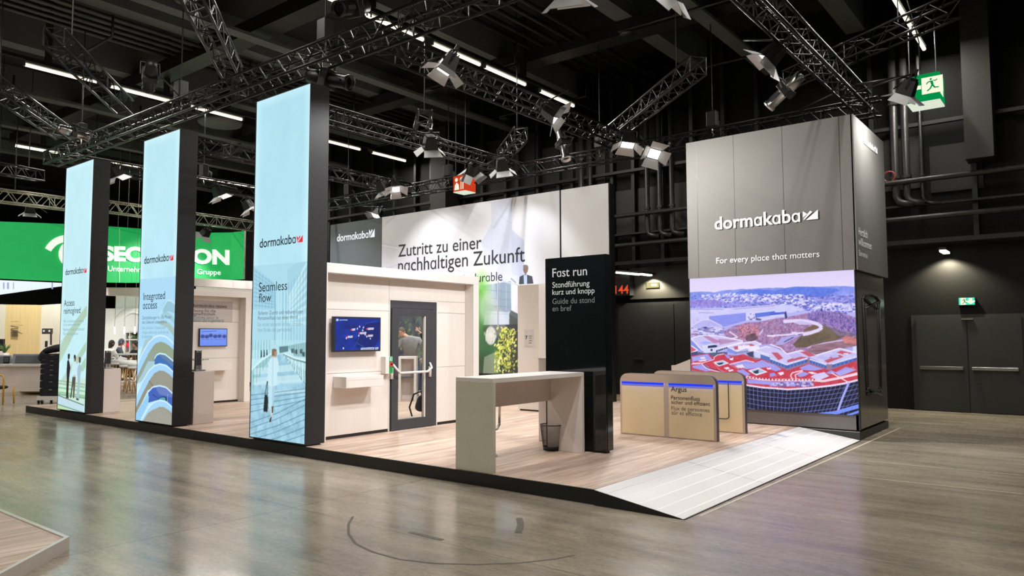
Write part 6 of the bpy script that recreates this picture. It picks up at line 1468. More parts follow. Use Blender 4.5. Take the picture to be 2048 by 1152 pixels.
def person(lab, base, J, headc, hf, hu, top_m, leg_m, hair_m, hair_len=0.0, sleeve='short', hands=((None, None), (None, None)), specs=False, legs=True, shoe_m='dark_cloth', grp=None, s=1.0, torso=1.0):
    """J: joints in world metres - pelvis, waist, chest, neck, and sh/el/wr, hip/kn/an, toe per side (0, 1)."""
    t = thing('person', lab, 'person', base, grp); J = {k: Vector(v) for k, v in J.items()}
    V, E_, Rr = [], [], []
    def add(p, r, par=None):
        V.append(Vector(p)); Rr.append(r); i = len(V) - 1
        if par is not None: E_.append((par, i))
        return i
    pe = add(J['pelvis'], .11 * s); wa = add(J['waist'], .10 * s, pe); ch = add(J['chest'], .112 * s, wa); ne = add(J['neck'], .056 * s, ch); add(Vector(headc) - Vector(hu).normalized() * .05, .052 * s, ne)
    for k in (0, 1):
        a = add(J['sh%d' % k], .056 * s, ch); e_ = add(J['el%d' % k], .040 * s, a); add(J['wr%d' % k], .026 * s, e_)
    if legs:
        for k in (0, 1):
            a = add(J['hip%d' % k], .082 * s, pe); e_ = add(J['kn%d' % k], .056 * s, a); n_ = add(J['an%d' % k], .036 * s, e_)
    mb = MB(); mb.add(*skin_data(V, E_, Rr)); f, u, r = head_mesh(mb, headc, hf, hu, s)
    for k in (0, 1):
        d = J['wr%d' % k] - J['el%d' % k]; dv, pn = hands[k]; hand_mesh(mb, J['wr%d' % k], dv or d, pn or Vector((0, 0, -1)) + d.orthogonal() * .3, s, .45, point=(dv is not None))
    mb.build('body', M['skin'], t, True)
    V, E_, Rr = [], [], []
    lo = J['pelvis'] + (J['waist'] - J['pelvis']) * -.25
    pe = add(lo, (.178 * s * torso, .135 * s * torso)); wa = add(J['waist'], (.170 * s * torso, .13 * s * torso), pe); ch = add(J['chest'], (.185 * s * torso, .155 * s * torso), wa); add(J['neck'] - (J['neck'] - J['chest']) * .25, .075 * s, ch)
    for k in (0, 1):
        a = add(J['sh%d' % k], .078 * s, ch); end = J['el%d' % k] if sleeve == 'short' else J['wr%d' % k]
        if sleeve == 'short': add(J['sh%d' % k] + (J['el%d' % k] - J['sh%d' % k]) * .85, .066 * s, a)
        else: m_ = add(J['el%d' % k], .058 * s, a); add(J['el%d' % k] + (J['wr%d' % k] - J['el%d' % k]) * .92, .042 * s, m_)
    mb = MB(); mb.add(*skin_data(V, E_, Rr)); mb.build('top_garment', M[top_m], t, True)
    if legs:
        V, E_, Rr = [], [], []; pe = add(J['pelvis'], (.165 * s, .13 * s))
        for k in (0, 1):
            a = add(J['hip%d' % k], .10 * s, pe); e_ = add(J['kn%d' % k], .075 * s, a); add(J['an%d' % k] + (J['kn%d' % k] - J['an%d' % k]) * .06, .058 * s, e_)
        mb = MB(); mb.add(*skin_data(V, E_, Rr)); mb.build('trousers', M[leg_m], t, True)
        for k in (0, 1):
            an, to = J['an%d' % k], J['toe%d' % k]; d = to - an; d.z = 0; d.normalize(); hz = an.z - .045
            V = [an - d * .05 + Vector((0, 0, hz - an.z)), an + d * .06 + Vector((0, 0, hz - an.z)), an + d * .16 + Vector((0, 0, hz - an.z - .008))]
            mb = MB(); mb.add(*skin_data(V, [(0, 1), (1, 2)], [.042 * s, .044 * s, .034 * s], 2)); mb.build('shoe', M[shoe_m], t, True)
    hair_cap(headc, f, u, r, s, M[hair_m], t, hair_len)
    c_ = Vector(headc); mb = MB()
    for sg in (-1, 1):
        mb.lathe([(0, 0), (.010, .0), (.007, .006), (0, .009)], c_ + (r * sg * .03 + f * .082 + u * .006) * s, 10, 'y')
    mb.build('eye', M['black'], t, True)
    if specs:
        mb = MB()
        for sg in (-1, 1):
            mb.tube([c_ + (r * (sg * .034 + .026 * math.cos(a)) + f * .104 + u * (.004 + .019 * math.sin(a))) * s for a in np.linspace(0, 2 * PI, 13)[:-1]], .003, 5, closed=True)
            mb.tube([c_ + (r * sg * .06 + f * .104 + u * .01) * s, c_ + (r * sg * .082 + f * .03 + u * .008) * s, c_ + (r * sg * .082 - f * .01) * s], .0028, 5)
        mb.build('spectacles', mat('specs_dark_red', (90, 30, 34), .4), t)
    return t
RV, FV = Vector(_rt), Vector((_fw[0], _fw[1], 0)).normalized()      # across and away as seen from the visitor's side
RV.z = 0; RV.normalize(); UP = Vector((0, 0, 1))
def W(base, a, b, z):  # a across, b away, z up from a ground point
    return Vector(base) + RV * a + FV * b + UP * z
# the man in a grey T-shirt behind the glazed door, leaning over the counter
gd = 18.5
b0 = Vector(atd(815, 700, gd)); b0.z = H
hz = float(atd(803, 663, gd)[2]) - H
hc = Vector(atd(803.5, 664, gd))
J = dict(pelvis=W(b0, .08, .22, .93), waist=W(b0, .07, .16, 1.12), chest=W(b0, .06, .06, 1.38), neck=W(b0, -.06, -.02, 1.56),
         sh0=W(b0, -.15, .02, 1.45), el0=W(b0, -.29, .02, 1.18), wr0=W(b0, -.26, -.06, .96),
         sh1=W(b0, .28, .02, 1.45), el1=W(b0, .44, .02, 1.20), wr1=W(b0, .41, -.12, 1.0),
         hip0=W(b0, -.02, .22, .88), hip1=W(b0, .2, .22, .88), kn0=W(b0, -.02, .16, .48), kn1=W(b0, .22, .16, .48), an0=W(b0, -.03, .2, .09), an1=W(b0, .22, .22, .09), toe0=W(b0, -.06, 0, .05), toe1=W(b0, .2, 0, .05))
person('man in grey T-shirt and glasses leaning over a counter behind the glazed door', b0, J, hc, RV * -.35 - FV + UP * -.25, UP + RV * -.12 - FV * .15, 'tee', 'jeans', 'hair_grey', 0.0, 'short', specs=True, torso=1.1)
# second person, mostly hidden by the door stile: dark sleeve, raised pointing hand, jeans
g2 = 17.6
b1 = Vector(atd(862, 700, g2)); b1.z = H
wr = Vector(atd(840, 664, g2)); el = Vector(atd(851, 684, g2))
J = dict(pelvis=W(b1, -.02, .1, .92), waist=W(b1, -.02, .1, 1.1), chest=W(b1, 0, .08, 1.34), neck=W(b1, 0, .06, 1.52), sh0=W(b1, -.17, .05, 1.42), el0=el, wr0=wr, sh1=W(b1, .2, .05, 1.42), el1=W(b1, .26, .05, 1.12), wr1=W(b1, .24, -.1, .9),
         hip0=W(b1, -.1, .1, .88), hip1=W(b1, .08, .1, .88), kn0=W(b1, -.17, .02, .5), kn1=W(b1, .1, .05, .48), an0=W(b1, -.2, .02, .1), an1=W(b1, .1, .12, .09), toe0=W(b1, -.3, -.1, .05), toe1=W(b1, .05, -.1, .05))
person('person in dark sleeves and jeans pointing upward, half hidden by the door edge', b1, J, W(b1, -.0, .02, 1.67), RV * -1 - FV * .4, UP, 'dark_cloth', 'jeans', 'hair_dark', 0.02, 'long', hands=((RV * -.75 + UP * .6, FV), (None, None)), shoe_m='white_cloth')
# counter and rucksack behind the door
cz = float(atd(815, 713, 17.5)[2]); p0, p1 = Vector(atd(796.5, 800, 17.5)), Vector(atd(832, 800, 17.5)); p0.z = p1.z = H
t = thing('visitor_counter', 'white framed counter seen through the glazed door', 'counter', (p0 + p1) / 2)
d = (p1 - p0).normalized(); n = FV; Pt = lambda a, b, z: p0 + d * a + n * b + UP * z; Wd = (p1 - p0).length; hh = cz - H
def slab(a0, a1, b0, b1, z0, z1, nm, m): 
    return MB().add([Pt(a0, b0, z0), Pt(a1, b0, z0), Pt(a1, b1, z0), Pt(a0, b1, z0), Pt(a0, b0, z1), Pt(a1, b0, z1), Pt(a1, b1, z1), Pt(a0, b1, z1)], [(0, 3, 2, 1), (4, 5, 6, 7), (0, 1, 5, 4), (1, 2, 6, 5), (2, 3, 7, 6), (3, 0, 4, 7)]).build(nm, M[m], t)
slab(0, .055, 0, .3, 0, hh - .055, 'side_panel', 'white'); slab(Wd - .055, Wd, 0, .3, 0, hh - .055, 'side_panel', 'white'); slab(0, Wd, 0, .3, hh - .055, hh, 'top', 'white'); slab(.055, Wd - .055, .25, .28, 0, hh - .055, 'back_panel', 'pale')
slab(.055, Wd - .055, .02, .24, .54, .57, 'shelf', 'slate')
bp_ = Vector(atd(834, 836, 12.9)); bp_.z = H
bp_ = Vector(onz(838, 835, H)); t = thing('rucksack', 'black rucksack on the floor just inside the glazed door', 'rucksack', bp_)
vs, fs = skin_data([bp_ + UP * .10, bp_ + UP * .26 + RV * .05, bp_ + UP * .44 + RV * .07], [(0, 1), (1, 2)], [(.17, .12), (.16, .12), (.10, .08)], 2); mb = MB(); mb.add(vs, fs); mb.build('bag', M['dark_cloth'], t, True)
MB().tube([bp_ + UP * .50 + RV * .06 - FV * .05, bp_ + UP * .44 - RV * .09 - FV * .08, bp_ + UP * .2 - RV * .17 - FV * .08, bp_ + UP * .03 - RV * .12 - FV * .08], .018, 6).build('strap', M['black'], t, True)

# ================================================================== NEIGHBOURING STAND far along the hall
def poly_wall(P, zb, zt, nm, m, par, back=.06):
    """Upright wall along a polyline of floor points, with thickness."""
    mb = MB(); k = len(P)
    A = [Vector((p[0], p[1], b)) for p, b in zip(P, zb)]; T = [Vector((p[0], p[1], b)) for p, b in zip(P, zt)]; off = FV * back
    vs = A + T + [a + off for a in A] + [a + off for a in T]; fs = []
    for i in range(k - 1): fs += [(i, i + 1, k + i + 1, k + i), (2 * k + i + 1, 2 * k + i, 3 * k + i, 3 * k + i + 1), (k + i, k + i + 1, 3 * k + i + 1, 3 * k + i), (i + 1, i, 2 * k + i, 2 * k + i + 1)]
    fs += [(0, k, 3 * k, 2 * k), (k - 1, 3 * k - 1, 4 * k - 1, 2 * k - 1)]
    mb.add(vs, fs); return mb.build(nm, m, par)
banner = [(-70, 20.6, 440, 555), (0, 21.6, 442, 557), (60, 22.6, 444, 560), (130, 23.8, 447, 563), (200, 25.0, 450.5, 564.5), (250, 25.9, 454, 565.5), (300, 26.8, 458, 565.5), (360, 27.6, 461, 564), (420, 28.1, 464.5, 561.5), (460, 28.1, 464, 559.5), (487, 27.8, 461, 558.5)]
P = [atd(x, 560, w) for x, w, a, b in banner]; zt = [atd(x, a, w)[2] for x, w, a, b in banner]; zb_ = [atd(x, b, w)[2] for x, w, a, b in banner]
t = thing('green_banner', 'long curved green banner with large white capital letters hanging over the farther stand', 'banner', P[5])
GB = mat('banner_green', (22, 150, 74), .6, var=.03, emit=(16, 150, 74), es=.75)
poly_wall(P, zb_, zt, 'cloth', GB, t)
poly_wall([p - FV * .02 for p in map(Vector, P[-2:])][1:] + [Vector(P[-1]) + RV * .05], [zb_[-1]] * 2, [zt[-1]] * 2, 'end_rail', M['alu'], t)
bx = [b[0] for b in banner]; bw = [b[1] for b in banner]
def btext(s_, x0, x1, y0, y1, cap, m, bold, cap_of='E'):
    """Letters bent along the banner between two pixels columns."""
    vs, fs = layout(s_, bold); u = (vs[:, 0] - vs[:, 0].min()) / np.ptp(vs[:, 0]); gE = glyph(cap_of, bold)[0]; ch = np.ptp(gE[:, 1]); mb = MB()
    for (vx, vy), uu in zip(vs, u):
        px = x0 + (x1 - x0) * uu; py = y0 + (y1 - y0) * uu - (vy - gE[:, 1].min()) / ch * cap; w = np.interp(px, bx, bw) - .03; mb.v.append(tuple(atd(px, py, w)))
    mb.f = fs; mb.build('lettering', m, t)
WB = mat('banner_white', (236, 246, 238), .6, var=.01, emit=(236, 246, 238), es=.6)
btext('SECURITON', 205, 459, 521.5, 530, 30, WB, .05)
btext('Ein Unternehmen der Securitas Gruppe', 193, 441.5, 541.5, 550, 10.5, WB, .012, 'U')
def bshape(pts, m, nm='logo'):
    mb = MB(); mb.add([atd(x, y, np.interp(x, bx, bw) - .04) for x, y in pts], [tuple(range(len(pts)))]); mb.build(nm, m, t)
arcp = lambda cx, cy, r0, r1, a0, a1, n=14: [(cx + r1 * math.cos(R(a)), cy - r1 * math.sin(R(a))) for a in np.linspace(a0, a1, n)] + [(cx + r0 * math.cos(R(a)), cy - r0 * math.sin(R(a))) for a in np.linspace(a1, a0, n)]
bshape(arcp(134, 520, 36, 50, 35, 152), WB); bshape(arcp(144, 508, 15, 27, 20, 340, 24), WB)
x_ = 239.0; bshape([(x_ - .4, 457), (x_ + .4, 457), (x_ + .4, 565), (x_ - .4, 565)], M['white_letter'], 'seam')
# lit white fascia under the banner's near end
t = thing('lit_fascia', 'glowing white sign strip under the near end of the green banner', 'light box', atd(40, 570, 22))
mb = MB(); Q = [atd(-70, 557, 20.5), atd(128, 566, 23.7), atd(128, 571, 23.7), atd(60, 580, 22.4), atd(-70, 598, 20.4)]; mb.add([Vector(q) for q in Q] + [Vector(q) + FV * .1 for q in Q], [(0, 1, 2, 3, 4), (9, 8, 7, 6, 5), (0, 5, 6, 1), (4, 9, 5, 0), (2, 7, 8, 3), (3, 8, 9, 4)]).build('panel', glow('fascia_white', (232, 246, 252), 1.05), t)
for x, w_ in ((6, 3), (14, 4), (26, 2), (103, 3)): mb = MB(); mb.add([atd(x, 565, 21.3), atd(x + w_, 565, 21.3), atd(x + w_, 578, 21.3), atd(x, 578, 21.3)], [(0, 1, 2, 3)]).build('picture_field', glow('fascia_tint', (176, 186, 226), .9), t)
# stand base, walls, beam
t = thing('far_platform', 'low pale platform of the farther stand', 'platform', onz(150, 790, 0))
def flatpoly(pts, z0, z1, nm, m, par):
    A = [Vector(onz(x, y, 0)) for x, y in pts]; k = len(A); mb = MB(); mb.add([Vector((a.x, a.y, z0)) for a in A] + [Vector((a.x, a.y, z1)) for a in A], [tuple(range(k)), tuple(range(2 * k - 1, k - 1, -1))] + [(i, (i + 1) % k, k + (i + 1) % k, k + i) for i in range(k)]); return mb.build(nm, m, par)
flatpoly([(-60, 796), (98, 786), (250, 786), (470, 780), (440, 766), (-60, 757)], 0, .10, 'deck', mat('far_deck', (196, 178, 166), .5, var=.05), t)
def upright(x0, y0, x1, y1, w0, w1, nm, lab, cat, m, th=.1, ybot=None):
    """A thing: upright panel between two pixel columns (y0,y1 tops), standing on the far platform or hung."""
    a, b = Vector(atd(x0, y0, w0)), Vector(atd(x1, y1, w1)); t = thing(nm, lab, cat, (a.x, a.y, .1)); zb = .1 if ybot is None else None
    za, zb2 = (.1, .1) if ybot is None else (float(atd(x0, ybot[0], w0)[2]), float(atd(x1, ybot[1], w1)[2]))
    poly_wall([a, b], [za, zb2], [a.z, b.z], 'panel', M[m], t, th); return t
M['far_white'] = mat('far_wall_white', (226, 230, 226), .6, var=.02); M['far_cream'] = mat('far_wall_cream', (232, 226, 206), .6, var=.02); M['far_oak'] = mat('far_wood', (216, 190, 134), .55, var=.07, scale=3, stretch=(8, 8, .4))  # plain colours of the farther stand, without emission
upright(-60, 607, 12, 609, 24.5, 24.5, 'cream_wall', 'cream wall panel beside the oak wall at the edge of the view', 'wall panel', 'far_cream')
ow = upright(12, 609, 83, 610, 24.5, 24.8, 'oak_wall', 'pale oak wall with dark slots behind the long desk', 'wall panel', 'far_oak')
for k in range(5): a, b = Vector(atd(22, 657 + k * 3.6, 24.45)), Vector(atd(35.5, 657 + k * 3.6, 24.5)); poly_wall([a, b], [a.z - .022, b.z - .022], [a.z, b.z], 'slot', M['char'], ow, .02)
for y, x1 in ((642.5, 38), (650, 46)): a, b = Vector(atd(22, y, 24.45)), Vector(atd(x1, y, 24.5)); poly_wall([a, b], [a.z - .02] * 2, [a.z] * 2, 'text_line', mat('oak_tone_print', (178, 150, 100), .6), ow, .01)  # text lines in a darker oak tone
upright(83, 610, 132, 607, 24.8, 24.4, 'cream_wall', 'cream wall panel behind the black case trolley', 'wall panel', 'far_cream')
wp_ = upright(84, 657, 103, 657, 24.2, 24.2, 'wall_box', 'grey wall device above the black case trolley', 'device', 'char', .08, (668, 668))
for x in (86, 97): a = Vector(atd(x, 660, 24.15)); poly_wall([a, Vector(atd(x + 3, 660, 24.15))], [a.z - .06] * 2, [a.z] * 2, 'button', M['white_letter'], wp_, .02)
mb = MB(); mb.tube([atd(102, 668, 24.2), atd(102, 690, 24.2)], .03, 6).build('cable', M['char'], wp_); a = Vector(atd(90, 682, 24.2)); poly_wall([a, Vector(atd(94, 682, 24.2))], [a.z - .2] * 2, [a.z] * 2, 'handset', M['black'], wp_, .04)
# white beam pieces and cafe walls
def beam(x0, y0, x1, y1, w0, w1, h0, h1, lab):
    a, b = Vector(atd(x0, y0, w0)), Vector(atd(x1, y1, w1)); t = thing('white_beam', lab, 'beam', a); poly_wall([a, b], [float(atd(x0, y0 + h0, w0)[2]), float(atd(x1, y1 + h1, w1)[2])], [a.z, b.z], 'panel', M['pale'], t, .5)
beam(196, 575, 300, 575.5, 25.5, 24, 15, 17, 'white beam over the cafe tables, behind the first two columns'); beam(380, 556, 512, 562.5, 22.5, 20.5, 15, 16.5, 'white beam just above the farther booth wall')
upright(392, 572, 512, 577, 26, 26, 'pale_wall', 'pale blue-white wall strip glimpsed over the farther booth', 'wall panel', 'far_white')
cw = upright(204, 617, 300, 617, 27.5, 27.5, 'cafe_wall', 'white cafe wall with thin drawn arcs behind seated people', 'wall panel', 'far_white')
for cx, cy, r in ((275, 665, 52), (268, 652, 24), (245, 690, 40)):
    MB().tube([atd(cx + r * math.cos(R(a)), cy - r * 1.1 * math.sin(R(a)), 27.47) for a in np.linspace(20, 190, 24)], .011, 4).build('arc', M['white_letter'], cw)
upright(232, 592, 300, 592, 27.8, 27.8, 'upper_wall', 'upper white wall above the cafe wall', 'wall panel', 'far_white', .1, (618, 618))
sf = thing('cafe_shelf', 'white open shelf unit behind the cafe table', 'shelf', atd(262, 700, 26.5))
def slabd(x0, x1, y0, y1, w, th, nm, m, par): a, b = Vector(atd(x0, y0, w)), Vector(atd(x1, y0, w)); return poly_wall([a, b], [float(atd(x0, y1, w)[2])] * 2, [a.z] * 2, nm, M[m], par, th)
slabd(251, 300, 664, 705, 26.8, .03, 'back_panel', 'char', sf)
for y in (663, 678, 704): slabd(250, 300, y, y + 2.6, 26.5, .3, 'shelf_board', 'far_white', sf)
for x in (250, 258.5, 275): slabd(x, x + 1.4, 663, 706, 26.5, .3, 'upright', 'far_white', sf)
for x, y, m_ in ((262, 674, 'grey_green'), (270, 674, 'leaf'), (254, 690, 'red'), (280, 692, 'grey_green')):
    solo('shelf_object', MB().lathe([(0, 0), (.09, .0), (.10, .06), (.06, .12), (0, .13)], atd(x, y + 3, 26.6), 12), M[m_], {'grey_green': 'pale bowl on the cafe shelf', 'leaf': 'green pot on the upper cafe shelf', 'red': 'red pot on the lower cafe shelf'}[m_] + (', farther along' if x == 280 else ''), 'pot', smooth=True)
# pendant lamps
for i, (x, lb) in enumerate(((229, 'pendant lamp nearest the three-people column'), (248.5, 'middle one of three white tube pendant lamps'), (269.5, 'pendant lamp nearest the wavy-balcony column'))):
    p = Vector(atd(x, 668, 26)); t = thing('pendant_lamp', lb, 'lamp', p, 'white tube pendants over the cafe')
    MB().tube([p, p + UP * .27], .034, 10).build('shade', glow('pendant_white', (255, 252, 244), 1.1), t, True); MB().tube([p + UP * .27, Vector((p.x, p.y, HZ))], .006, 4).build('cord', M['alu'], t)
# cafe tables, stools, people
def table(px, py, w, lab, rx=.55):
    c0 = Vector(atd(px, py, w)); t = thing('cafe_table', lab, 'table', (c0.x, c0.y, .1)); MB().lathe([(0, c0.z - .04), (rx, c0.z - .04), (rx, c0.z), (0, c0.z)], (c0.x, c0.y, 0), 28).build('top', M['far_white'], t)
    for k in range(4):
        a = PI / 4 + k * PI / 2; MB().tube([(c0.x + .12 * math.cos(a), c0.y + .12 * math.sin(a), c0.z - .04), (c0.x + .36 * math.cos(a), c0.y + .36 * math.sin(a), .1)], .022, 7).build('leg', M['oak_leg'], t, True)
table(262, 707, 24.0, 'round white high table between the seated people', .6); table(214, 716, 23.4, 'dark topped table edge behind the three-people column pedestal', .45); 
def stool(px, py, w, lab):
    c0 = Vector(atd(px, py, w)); t = thing('cafe_stool', lab, 'stool', (c0.x, c0.y, .1), 'oak-legged white bar stools')
    mb = MB().lathe([(0, -.02), (.2, -.02), (.22, .03), (.2, .05), (0, .02)], c0, 20); mb.build('seat', M['far_white'], t, True)
    MB().lathe([(.2, .02), (.24, .18), (.225, .18), (.19, .02)], c0, 20).build('backrest', M['far_white'], t, True)
    for k in range(4):
        a = PI / 4 + k * PI / 2; MB().tube([(c0.x + .12 * math.cos(a), c0.y + .12 * math.sin(a), c0.z - .02), (c0.x + .24 * math.cos(a), c0.y + .24 * math.sin(a), .1)], .018, 7).build('leg', M['oak_leg'], t, True)
    MB().tube([(c0.x + .19 * math.cos(a), c0.y + .19 * math.sin(a), .42) for a in np.linspace(0, 2 * PI, 17)[:-1]], .008, 5, closed=True).build('foot_ring', M['chrome'], t, True)
stool(255, 733, 21.5, 'white seated oak-legged stool in clear view between the first two columns'); stool(272, 736, 20.8, 'oak-legged stool cut by the edge of the wavy-balcony column'); stool(236, 728, 22.3, 'white stool just behind the steel lock fitting')
def sitter(px, py, w, lab, face, top_m, hair_m, hl, lean=.1, sl='long'):
    hc = Vector(atd(px, py, w)); b = Vector((hc.x, hc.y, .1)); hz = hc.z; f = Vector(face).normalized(); r = f.cross(UP)
    Q = lambda a, bb, dz: hc + r * a + f * bb + UP * dz
    J = dict(pelvis=Q(0, -.12 - lean, -.72), waist=Q(0, -.1 - lean * .6, -.55), chest=Q(0, -.06 - lean * .2, -.32), neck=Q(0, -.03, -.15), sh0=Q(-.19, -.06, -.24), sh1=Q(.19, -.06, -.24), el0=Q(-.25, .06, -.48), el1=Q(.25, .06, -.48), wr0=Q(-.12, .24, -.5), wr1=Q(.12, .24, -.5),
             hip0=Q(-.1, -.1 - lean, -.74), hip1=Q(.1, -.1 - lean, -.74), kn0=Q(-.12, .3, -.76), kn1=Q(.12, .3, -.76), an0=Q(-.12, .26, -1.16), an1=Q(.12, .26, -1.16), toe0=Q(-.12, .5, -1.2), toe1=Q(.12, .5, -1.2))
    sz = hc.z - .72 - .13; tt = thing('cafe_stool', 'stool carrying the ' + lab.replace('seated ', ''), 'stool', (J['pelvis'].x, J['pelvis'].y, .1)); c0 = Vector((J['pelvis'].x, J['pelvis'].y, sz))
    MB().lathe([(0, -.04), (.19, -.04), (.2, 0), (0, .0)], c0, 18).build('seat', M['white'], tt, True)
    for k in range(4): a = PI / 4 + k * PI / 2; MB().tube([(c0.x + .1 * math.cos(a), c0.y + .1 * math.sin(a), sz - .03), (c0.x + .2 * math.cos(a), c0.y + .2 * math.sin(a), .1)], .016, 6).build('leg', M['oak_leg'], tt, True)
    return person(lab, b, J, hc, f - UP * .1, UP, top_m, 'dark_cloth', hair_m, hl, sl)
sitter(223.5, 687, 25.0, 'seated person in a white top with brown hair, seen from behind', FV + RV * .5, 'white_cloth', 'hair_dark', .10)
sitter(243, 684, 25.9, 'seated person in a dark grey hooded jacket at the cafe table', FV * .5 + RV, 'grey_cloth', 'grey_cloth', .06)
sitter(271, 689, 25.6, 'seated person in black facing the visitor across the cafe table', -FV - RV * .4, 'dark_cloth', 'hair_dark', .03)
# long desk with monitors
t = thing('long_desk', 'long white desk of the farther stand with a grey control panel', 'desk', onz(40, 786, 0))
def deskslab(x0, x1, y0, y1, w, th, nm, m): return slabd(x0, x1, y0, y1, w, th, nm, m, t)
deskslab(-60, 94, 732, 783, 21.6, .6, 'front', 'pale'); deskslab(-60, 95, 728.5, 733, 21.5, .75, 'top', 'white'); deskslab(-60, 94, 781, 786, 21.7, .5, 'plinth', 'oak_leg')
def monitor(x0, x1, x2, y0, y1, lab):
    tt = thing('desk_monitor', lab, 'monitor', atd((x0 + x1) / 2, y1, 21.7)); P = [atd(x0, y1, 21.55), atd(x2, y1, 21.55), atd(x2 - 1, y0, 21.85), atd(x0 + 4, y0, 21.85)]; Pb = [Vector(p) + FV * .12 for p in P]
    MB().add([Vector(p) for p in P] + Pb, [(0, 1, 2, 3), (7, 6, 5, 4), (0, 4, 5, 1), (1, 5, 6, 2), (2, 6, 7, 3), (3, 7, 4, 0)]).build('case', M['slate'], tt)
    q = lambda u, v: (Vector(P[0]) * (1 - u) + Vector(P[1]) * u) * (1 - v) + (Vector(P[3]) * (1 - u) + Vector(P[2]) * u) * v - FV * .012
    MB().quad(q(.1, .18), q(.86, .18), q(.86, .86), q(.1, .86)).build('screen', M['black'], tt)
monitor(22, 95, 95, 708, 729, 'wide dark monitor sloping on the long desk'); monitor(-30, 16, 19, 711, 729, 'grey monitor at the edge of the view on the long desk')
ph = thing('phone_stand', 'small phone on a stand on the long desk', 'phone', atd(13, 729, 21.3)); slabd(7, 18, 713, 728.5, 21.3, .04, 'phone', 'black', ph); slabd(8, 17, 714.5, 724, 21.28, .01, 'screen', 'slate', ph); slabd(6, 20, 727.5, 729.5, 21.25, .12, 'foot', 'white_letter', ph)
pl_ = thing('potted_plant', 'small spiky green plant behind the long desk', 'plant', atd(10, 706, 22.6)); mb = MB(); g6 = random.Random(3); c0 = Vector(atd(9, 706, 22.6))
for k in range(16):
    a, s_ = g6.uniform(0, 2 * PI), g6.uniform(.07, .2); tip = c0 + RV * math.cos(a) * s_ + FV * math.sin(a) * s_ + UP * g6.uniform(.14, .3); md = c0 * .45 + tip * .55 + UP * .04; mb.tube([c0, md, tip], [.022, .018, .003], 4)
mb.build('leaves', M['leaf'], pl_); MB().lathe([(0, -.2), (.1, -.2), (.12, 0), (0, 0)], c0, 16).build('pot', M['white'], pl_, True)
kb = thing('black_chair', 'black chair back peeping over the long desk at the edge of the view', 'chair', atd(0, 700, 23)); slabd(-6, 6, 678, 702, 23, .1, 'backrest', 'dark_cloth', kb)
# trolley of stacked black cases with a jacket on top
cp = Vector(onz(106, 806, 0)); X_ = .0
t = thing('trolley', 'white wheeled trolley under stacked black cases', 'trolley', cp)
Qc = lambda a, b, z: cp + RV * a + FV * b + UP * z
def rbox(a0, a1, b0, b1, z0, z1): return MB().add([Qc(a0, b0, z0), Qc(a1, b0, z0), Qc(a1, b1, z0), Qc(a0, b1, z0), Qc(a0, b0, z1), Qc(a1, b0, z1), Qc(a1, b1, z1), Qc(a0, b1, z1)], [(0, 3, 2, 1), (4, 5, 6, 7), (0, 1, 5, 4), (1, 2, 6, 5), (2, 3, 7, 6), (3, 0, 4, 7)])
rbox(-.27, .42, -.25, .3, .09, .19).build('deck', M['white'], t)
for a, b in ((-.24, -.2), (-.13, -.24), (.36, -.2), (.36, .25), (-.2, .25)): c0 = Qc(a, b, .05); MB().lathe([(0, -.018), (.05, -.018), (.05, .018), (0, .018)], c0, 14, 'y').build('caster', M['black'], t, True); MB().tube([c0 + UP * .02, c0 + UP * .07], .012, 5).build('caster_fork', M['steel'], t)
zs_ = [.19, .39, .585, .755, .885, 1.0, 1.11, 1.26]
names = ['lowest', 'second lowest', 'third from below', 'fourth from below', 'fifth from below', 'sixth from below', 'topmost']
for k in range(7):
    tt = thing('equipment_case', 'black equipment case on the trolley, %s of the stack' % names[k], 'case', Qc(.08, 0, zs_[k]), 'black cases stacked on the trolley'); rbox(-.20, .36, -.22, .24, zs_[k], zs_[k + 1] - .006).build('shell', mat('case_navy_black', (24, 27, 36), .5), tt, bevel=.008)
    rbox(.03, .11, -.232, -.22, zs_[k + 1] - .05, zs_[k + 1] - .025).build('latch', M['steel'], tt); rbox(-.21, -.16, -.23, .25, zs_[k] + .01, zs_[k + 1] - .02).build('side_grip', M['black'], tt)
vs, fs = skin_data([Qc(-.34, -.05, 1.22), Qc(-.2, -.02, 1.33), Qc(.05, 0, 1.40), Qc(.3, 0, 1.42), Qc(.42, 0, 1.3)], [(0, 1), (1, 2), (2, 3), (3, 4)], [(.06, .05), (.12, .09), (.2, .11), (.2, .11), (.1, .1)], 2)
mb = MB(); mb.add(vs, fs); mb.add(*skin_data([Qc(-.2, -.12, 1.3), Qc(-.28, -.17, 1.16), Qc(-.22, -.2, 1.08)], [(0, 1), (1, 2)], [.07, .055, .04], 2)); solo('jacket', mb, M['dark_cloth'], 'black jacket thrown over the stacked black cases', 'jacket', smooth=True)
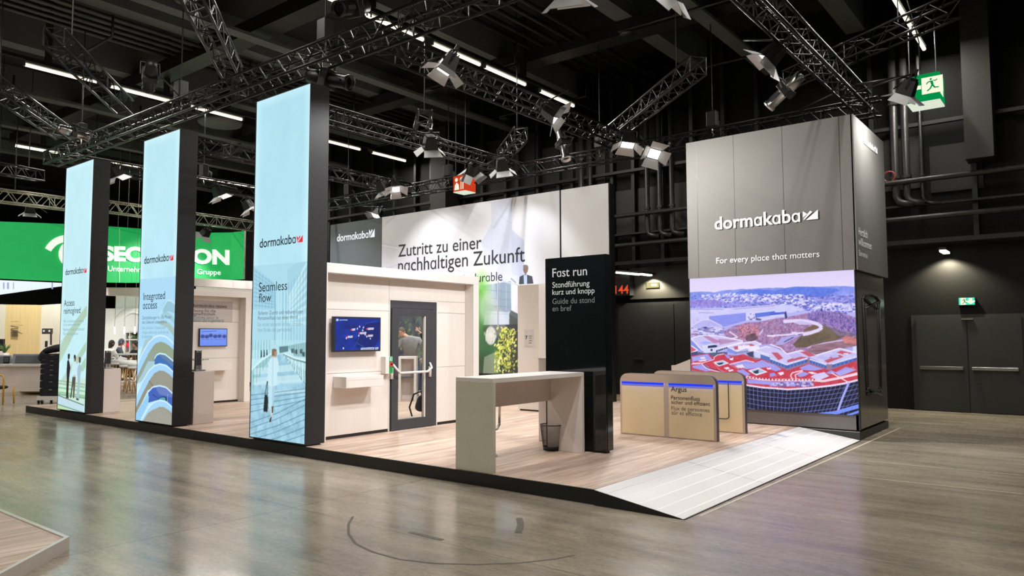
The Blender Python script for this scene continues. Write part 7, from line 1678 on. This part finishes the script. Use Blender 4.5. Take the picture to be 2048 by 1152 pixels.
# yellow chair at the very edge
c0 = Vector(onz(-10, 812, 0)); t = thing('yellow_chair', 'yellow chair cut by the edge of the view', 'chair', c0); ym = mat('chair_yellow', (206, 158, 40), .5)
MB().tube([W(c0, .19, 0, .02), W(c0, .19, 0, .62), W(c0, .16, 0, .74), W(c0, -.2, 0, .76)], .02, 7).build('frame', ym, t, True); MB().tube([W(c0, .19, .4, .02), W(c0, .17, .4, .44)], .02, 7).build('leg', ym, t, True); mb = MB(); mb.add(*skin_data([W(c0, -.2, .2, .44), W(c0, .12, .2, .44)], [(0, 1)], [(.2, .05), (.2, .05)], 2)); mb.build('seat', M['dark_cloth'], t, True)
# wood-topped platform corner nearest the visitor
cA = onz(138, 1097, 0); hgt = .098
K = [(-24, 2.47), (-6.38, 2.47), (-4.6, .62), (-4.6, -4), (-24, -4)]
t = thing('corner_platform', 'low platform corner with white edge and pale plank top, nearest the visitor', 'platform', (-6.4, 2.4, 0))
def ring(P, ins):
    c0 = np.mean(P, 0); out = []
    n = len(P)
    for i in range(n):
        a, b, c_ = np.array(P[i - 1]), np.array(P[i]), np.array(P[(i + 1) % n]); d1 = (b - a) / np.linalg.norm(b - a); d2 = (c_ - b) / np.linalg.norm(c_ - b); n1 = np.array([d1[1], -d1[0]]); n2 = np.array([d2[1], -d2[0]]); m_ = n1 + n2; m_ /= m_ @ n1; out.append(tuple(b + m_ * ins))
    return out
Ki = ring(K, .035); k = len(K)
vs = [(x, y, 0) for x, y in K] + [(x, y, hgt) for x, y in K] + [(x, y, hgt) for x, y in Ki] + [(x, y, hgt - .03) for x, y in Ki]; fs = []
for i in range(k):
    j = (i + 1) % k; fs += [(i, j, k + j, k + i), (k + i, k + j, 2 * k + j, 2 * k + i), (2 * k + i, 2 * k + j, 3 * k + j, 3 * k + i)]
MB().add(vs, fs).build('edge', mat('platform_edge_white', (206, 198, 190), .5, var=.03), t)
MB().add([(x, y, hgt - .008) for x, y in Ki], [tuple(range(k))]).build('deck', bpy.data.materials['oak_planks'].copy(), t)
dm = t.children[-1].data.materials[0]; dm.name = 'pale_wide_planks'
for n_ in dm.node_tree.nodes:
    if n_.type == 'TEX_BRICK':
        n_.inputs['Brick Width'].default_value = 2.4; n_.inputs['Row Height'].default_value = .32; n_.inputs['Color1'].default_value = rgba((226, 230, 210)); n_.inputs['Color2'].default_value = rgba((200, 203, 180))
    if n_.type == 'BSDF_PRINCIPLED': n_.inputs['Roughness'].default_value = .22
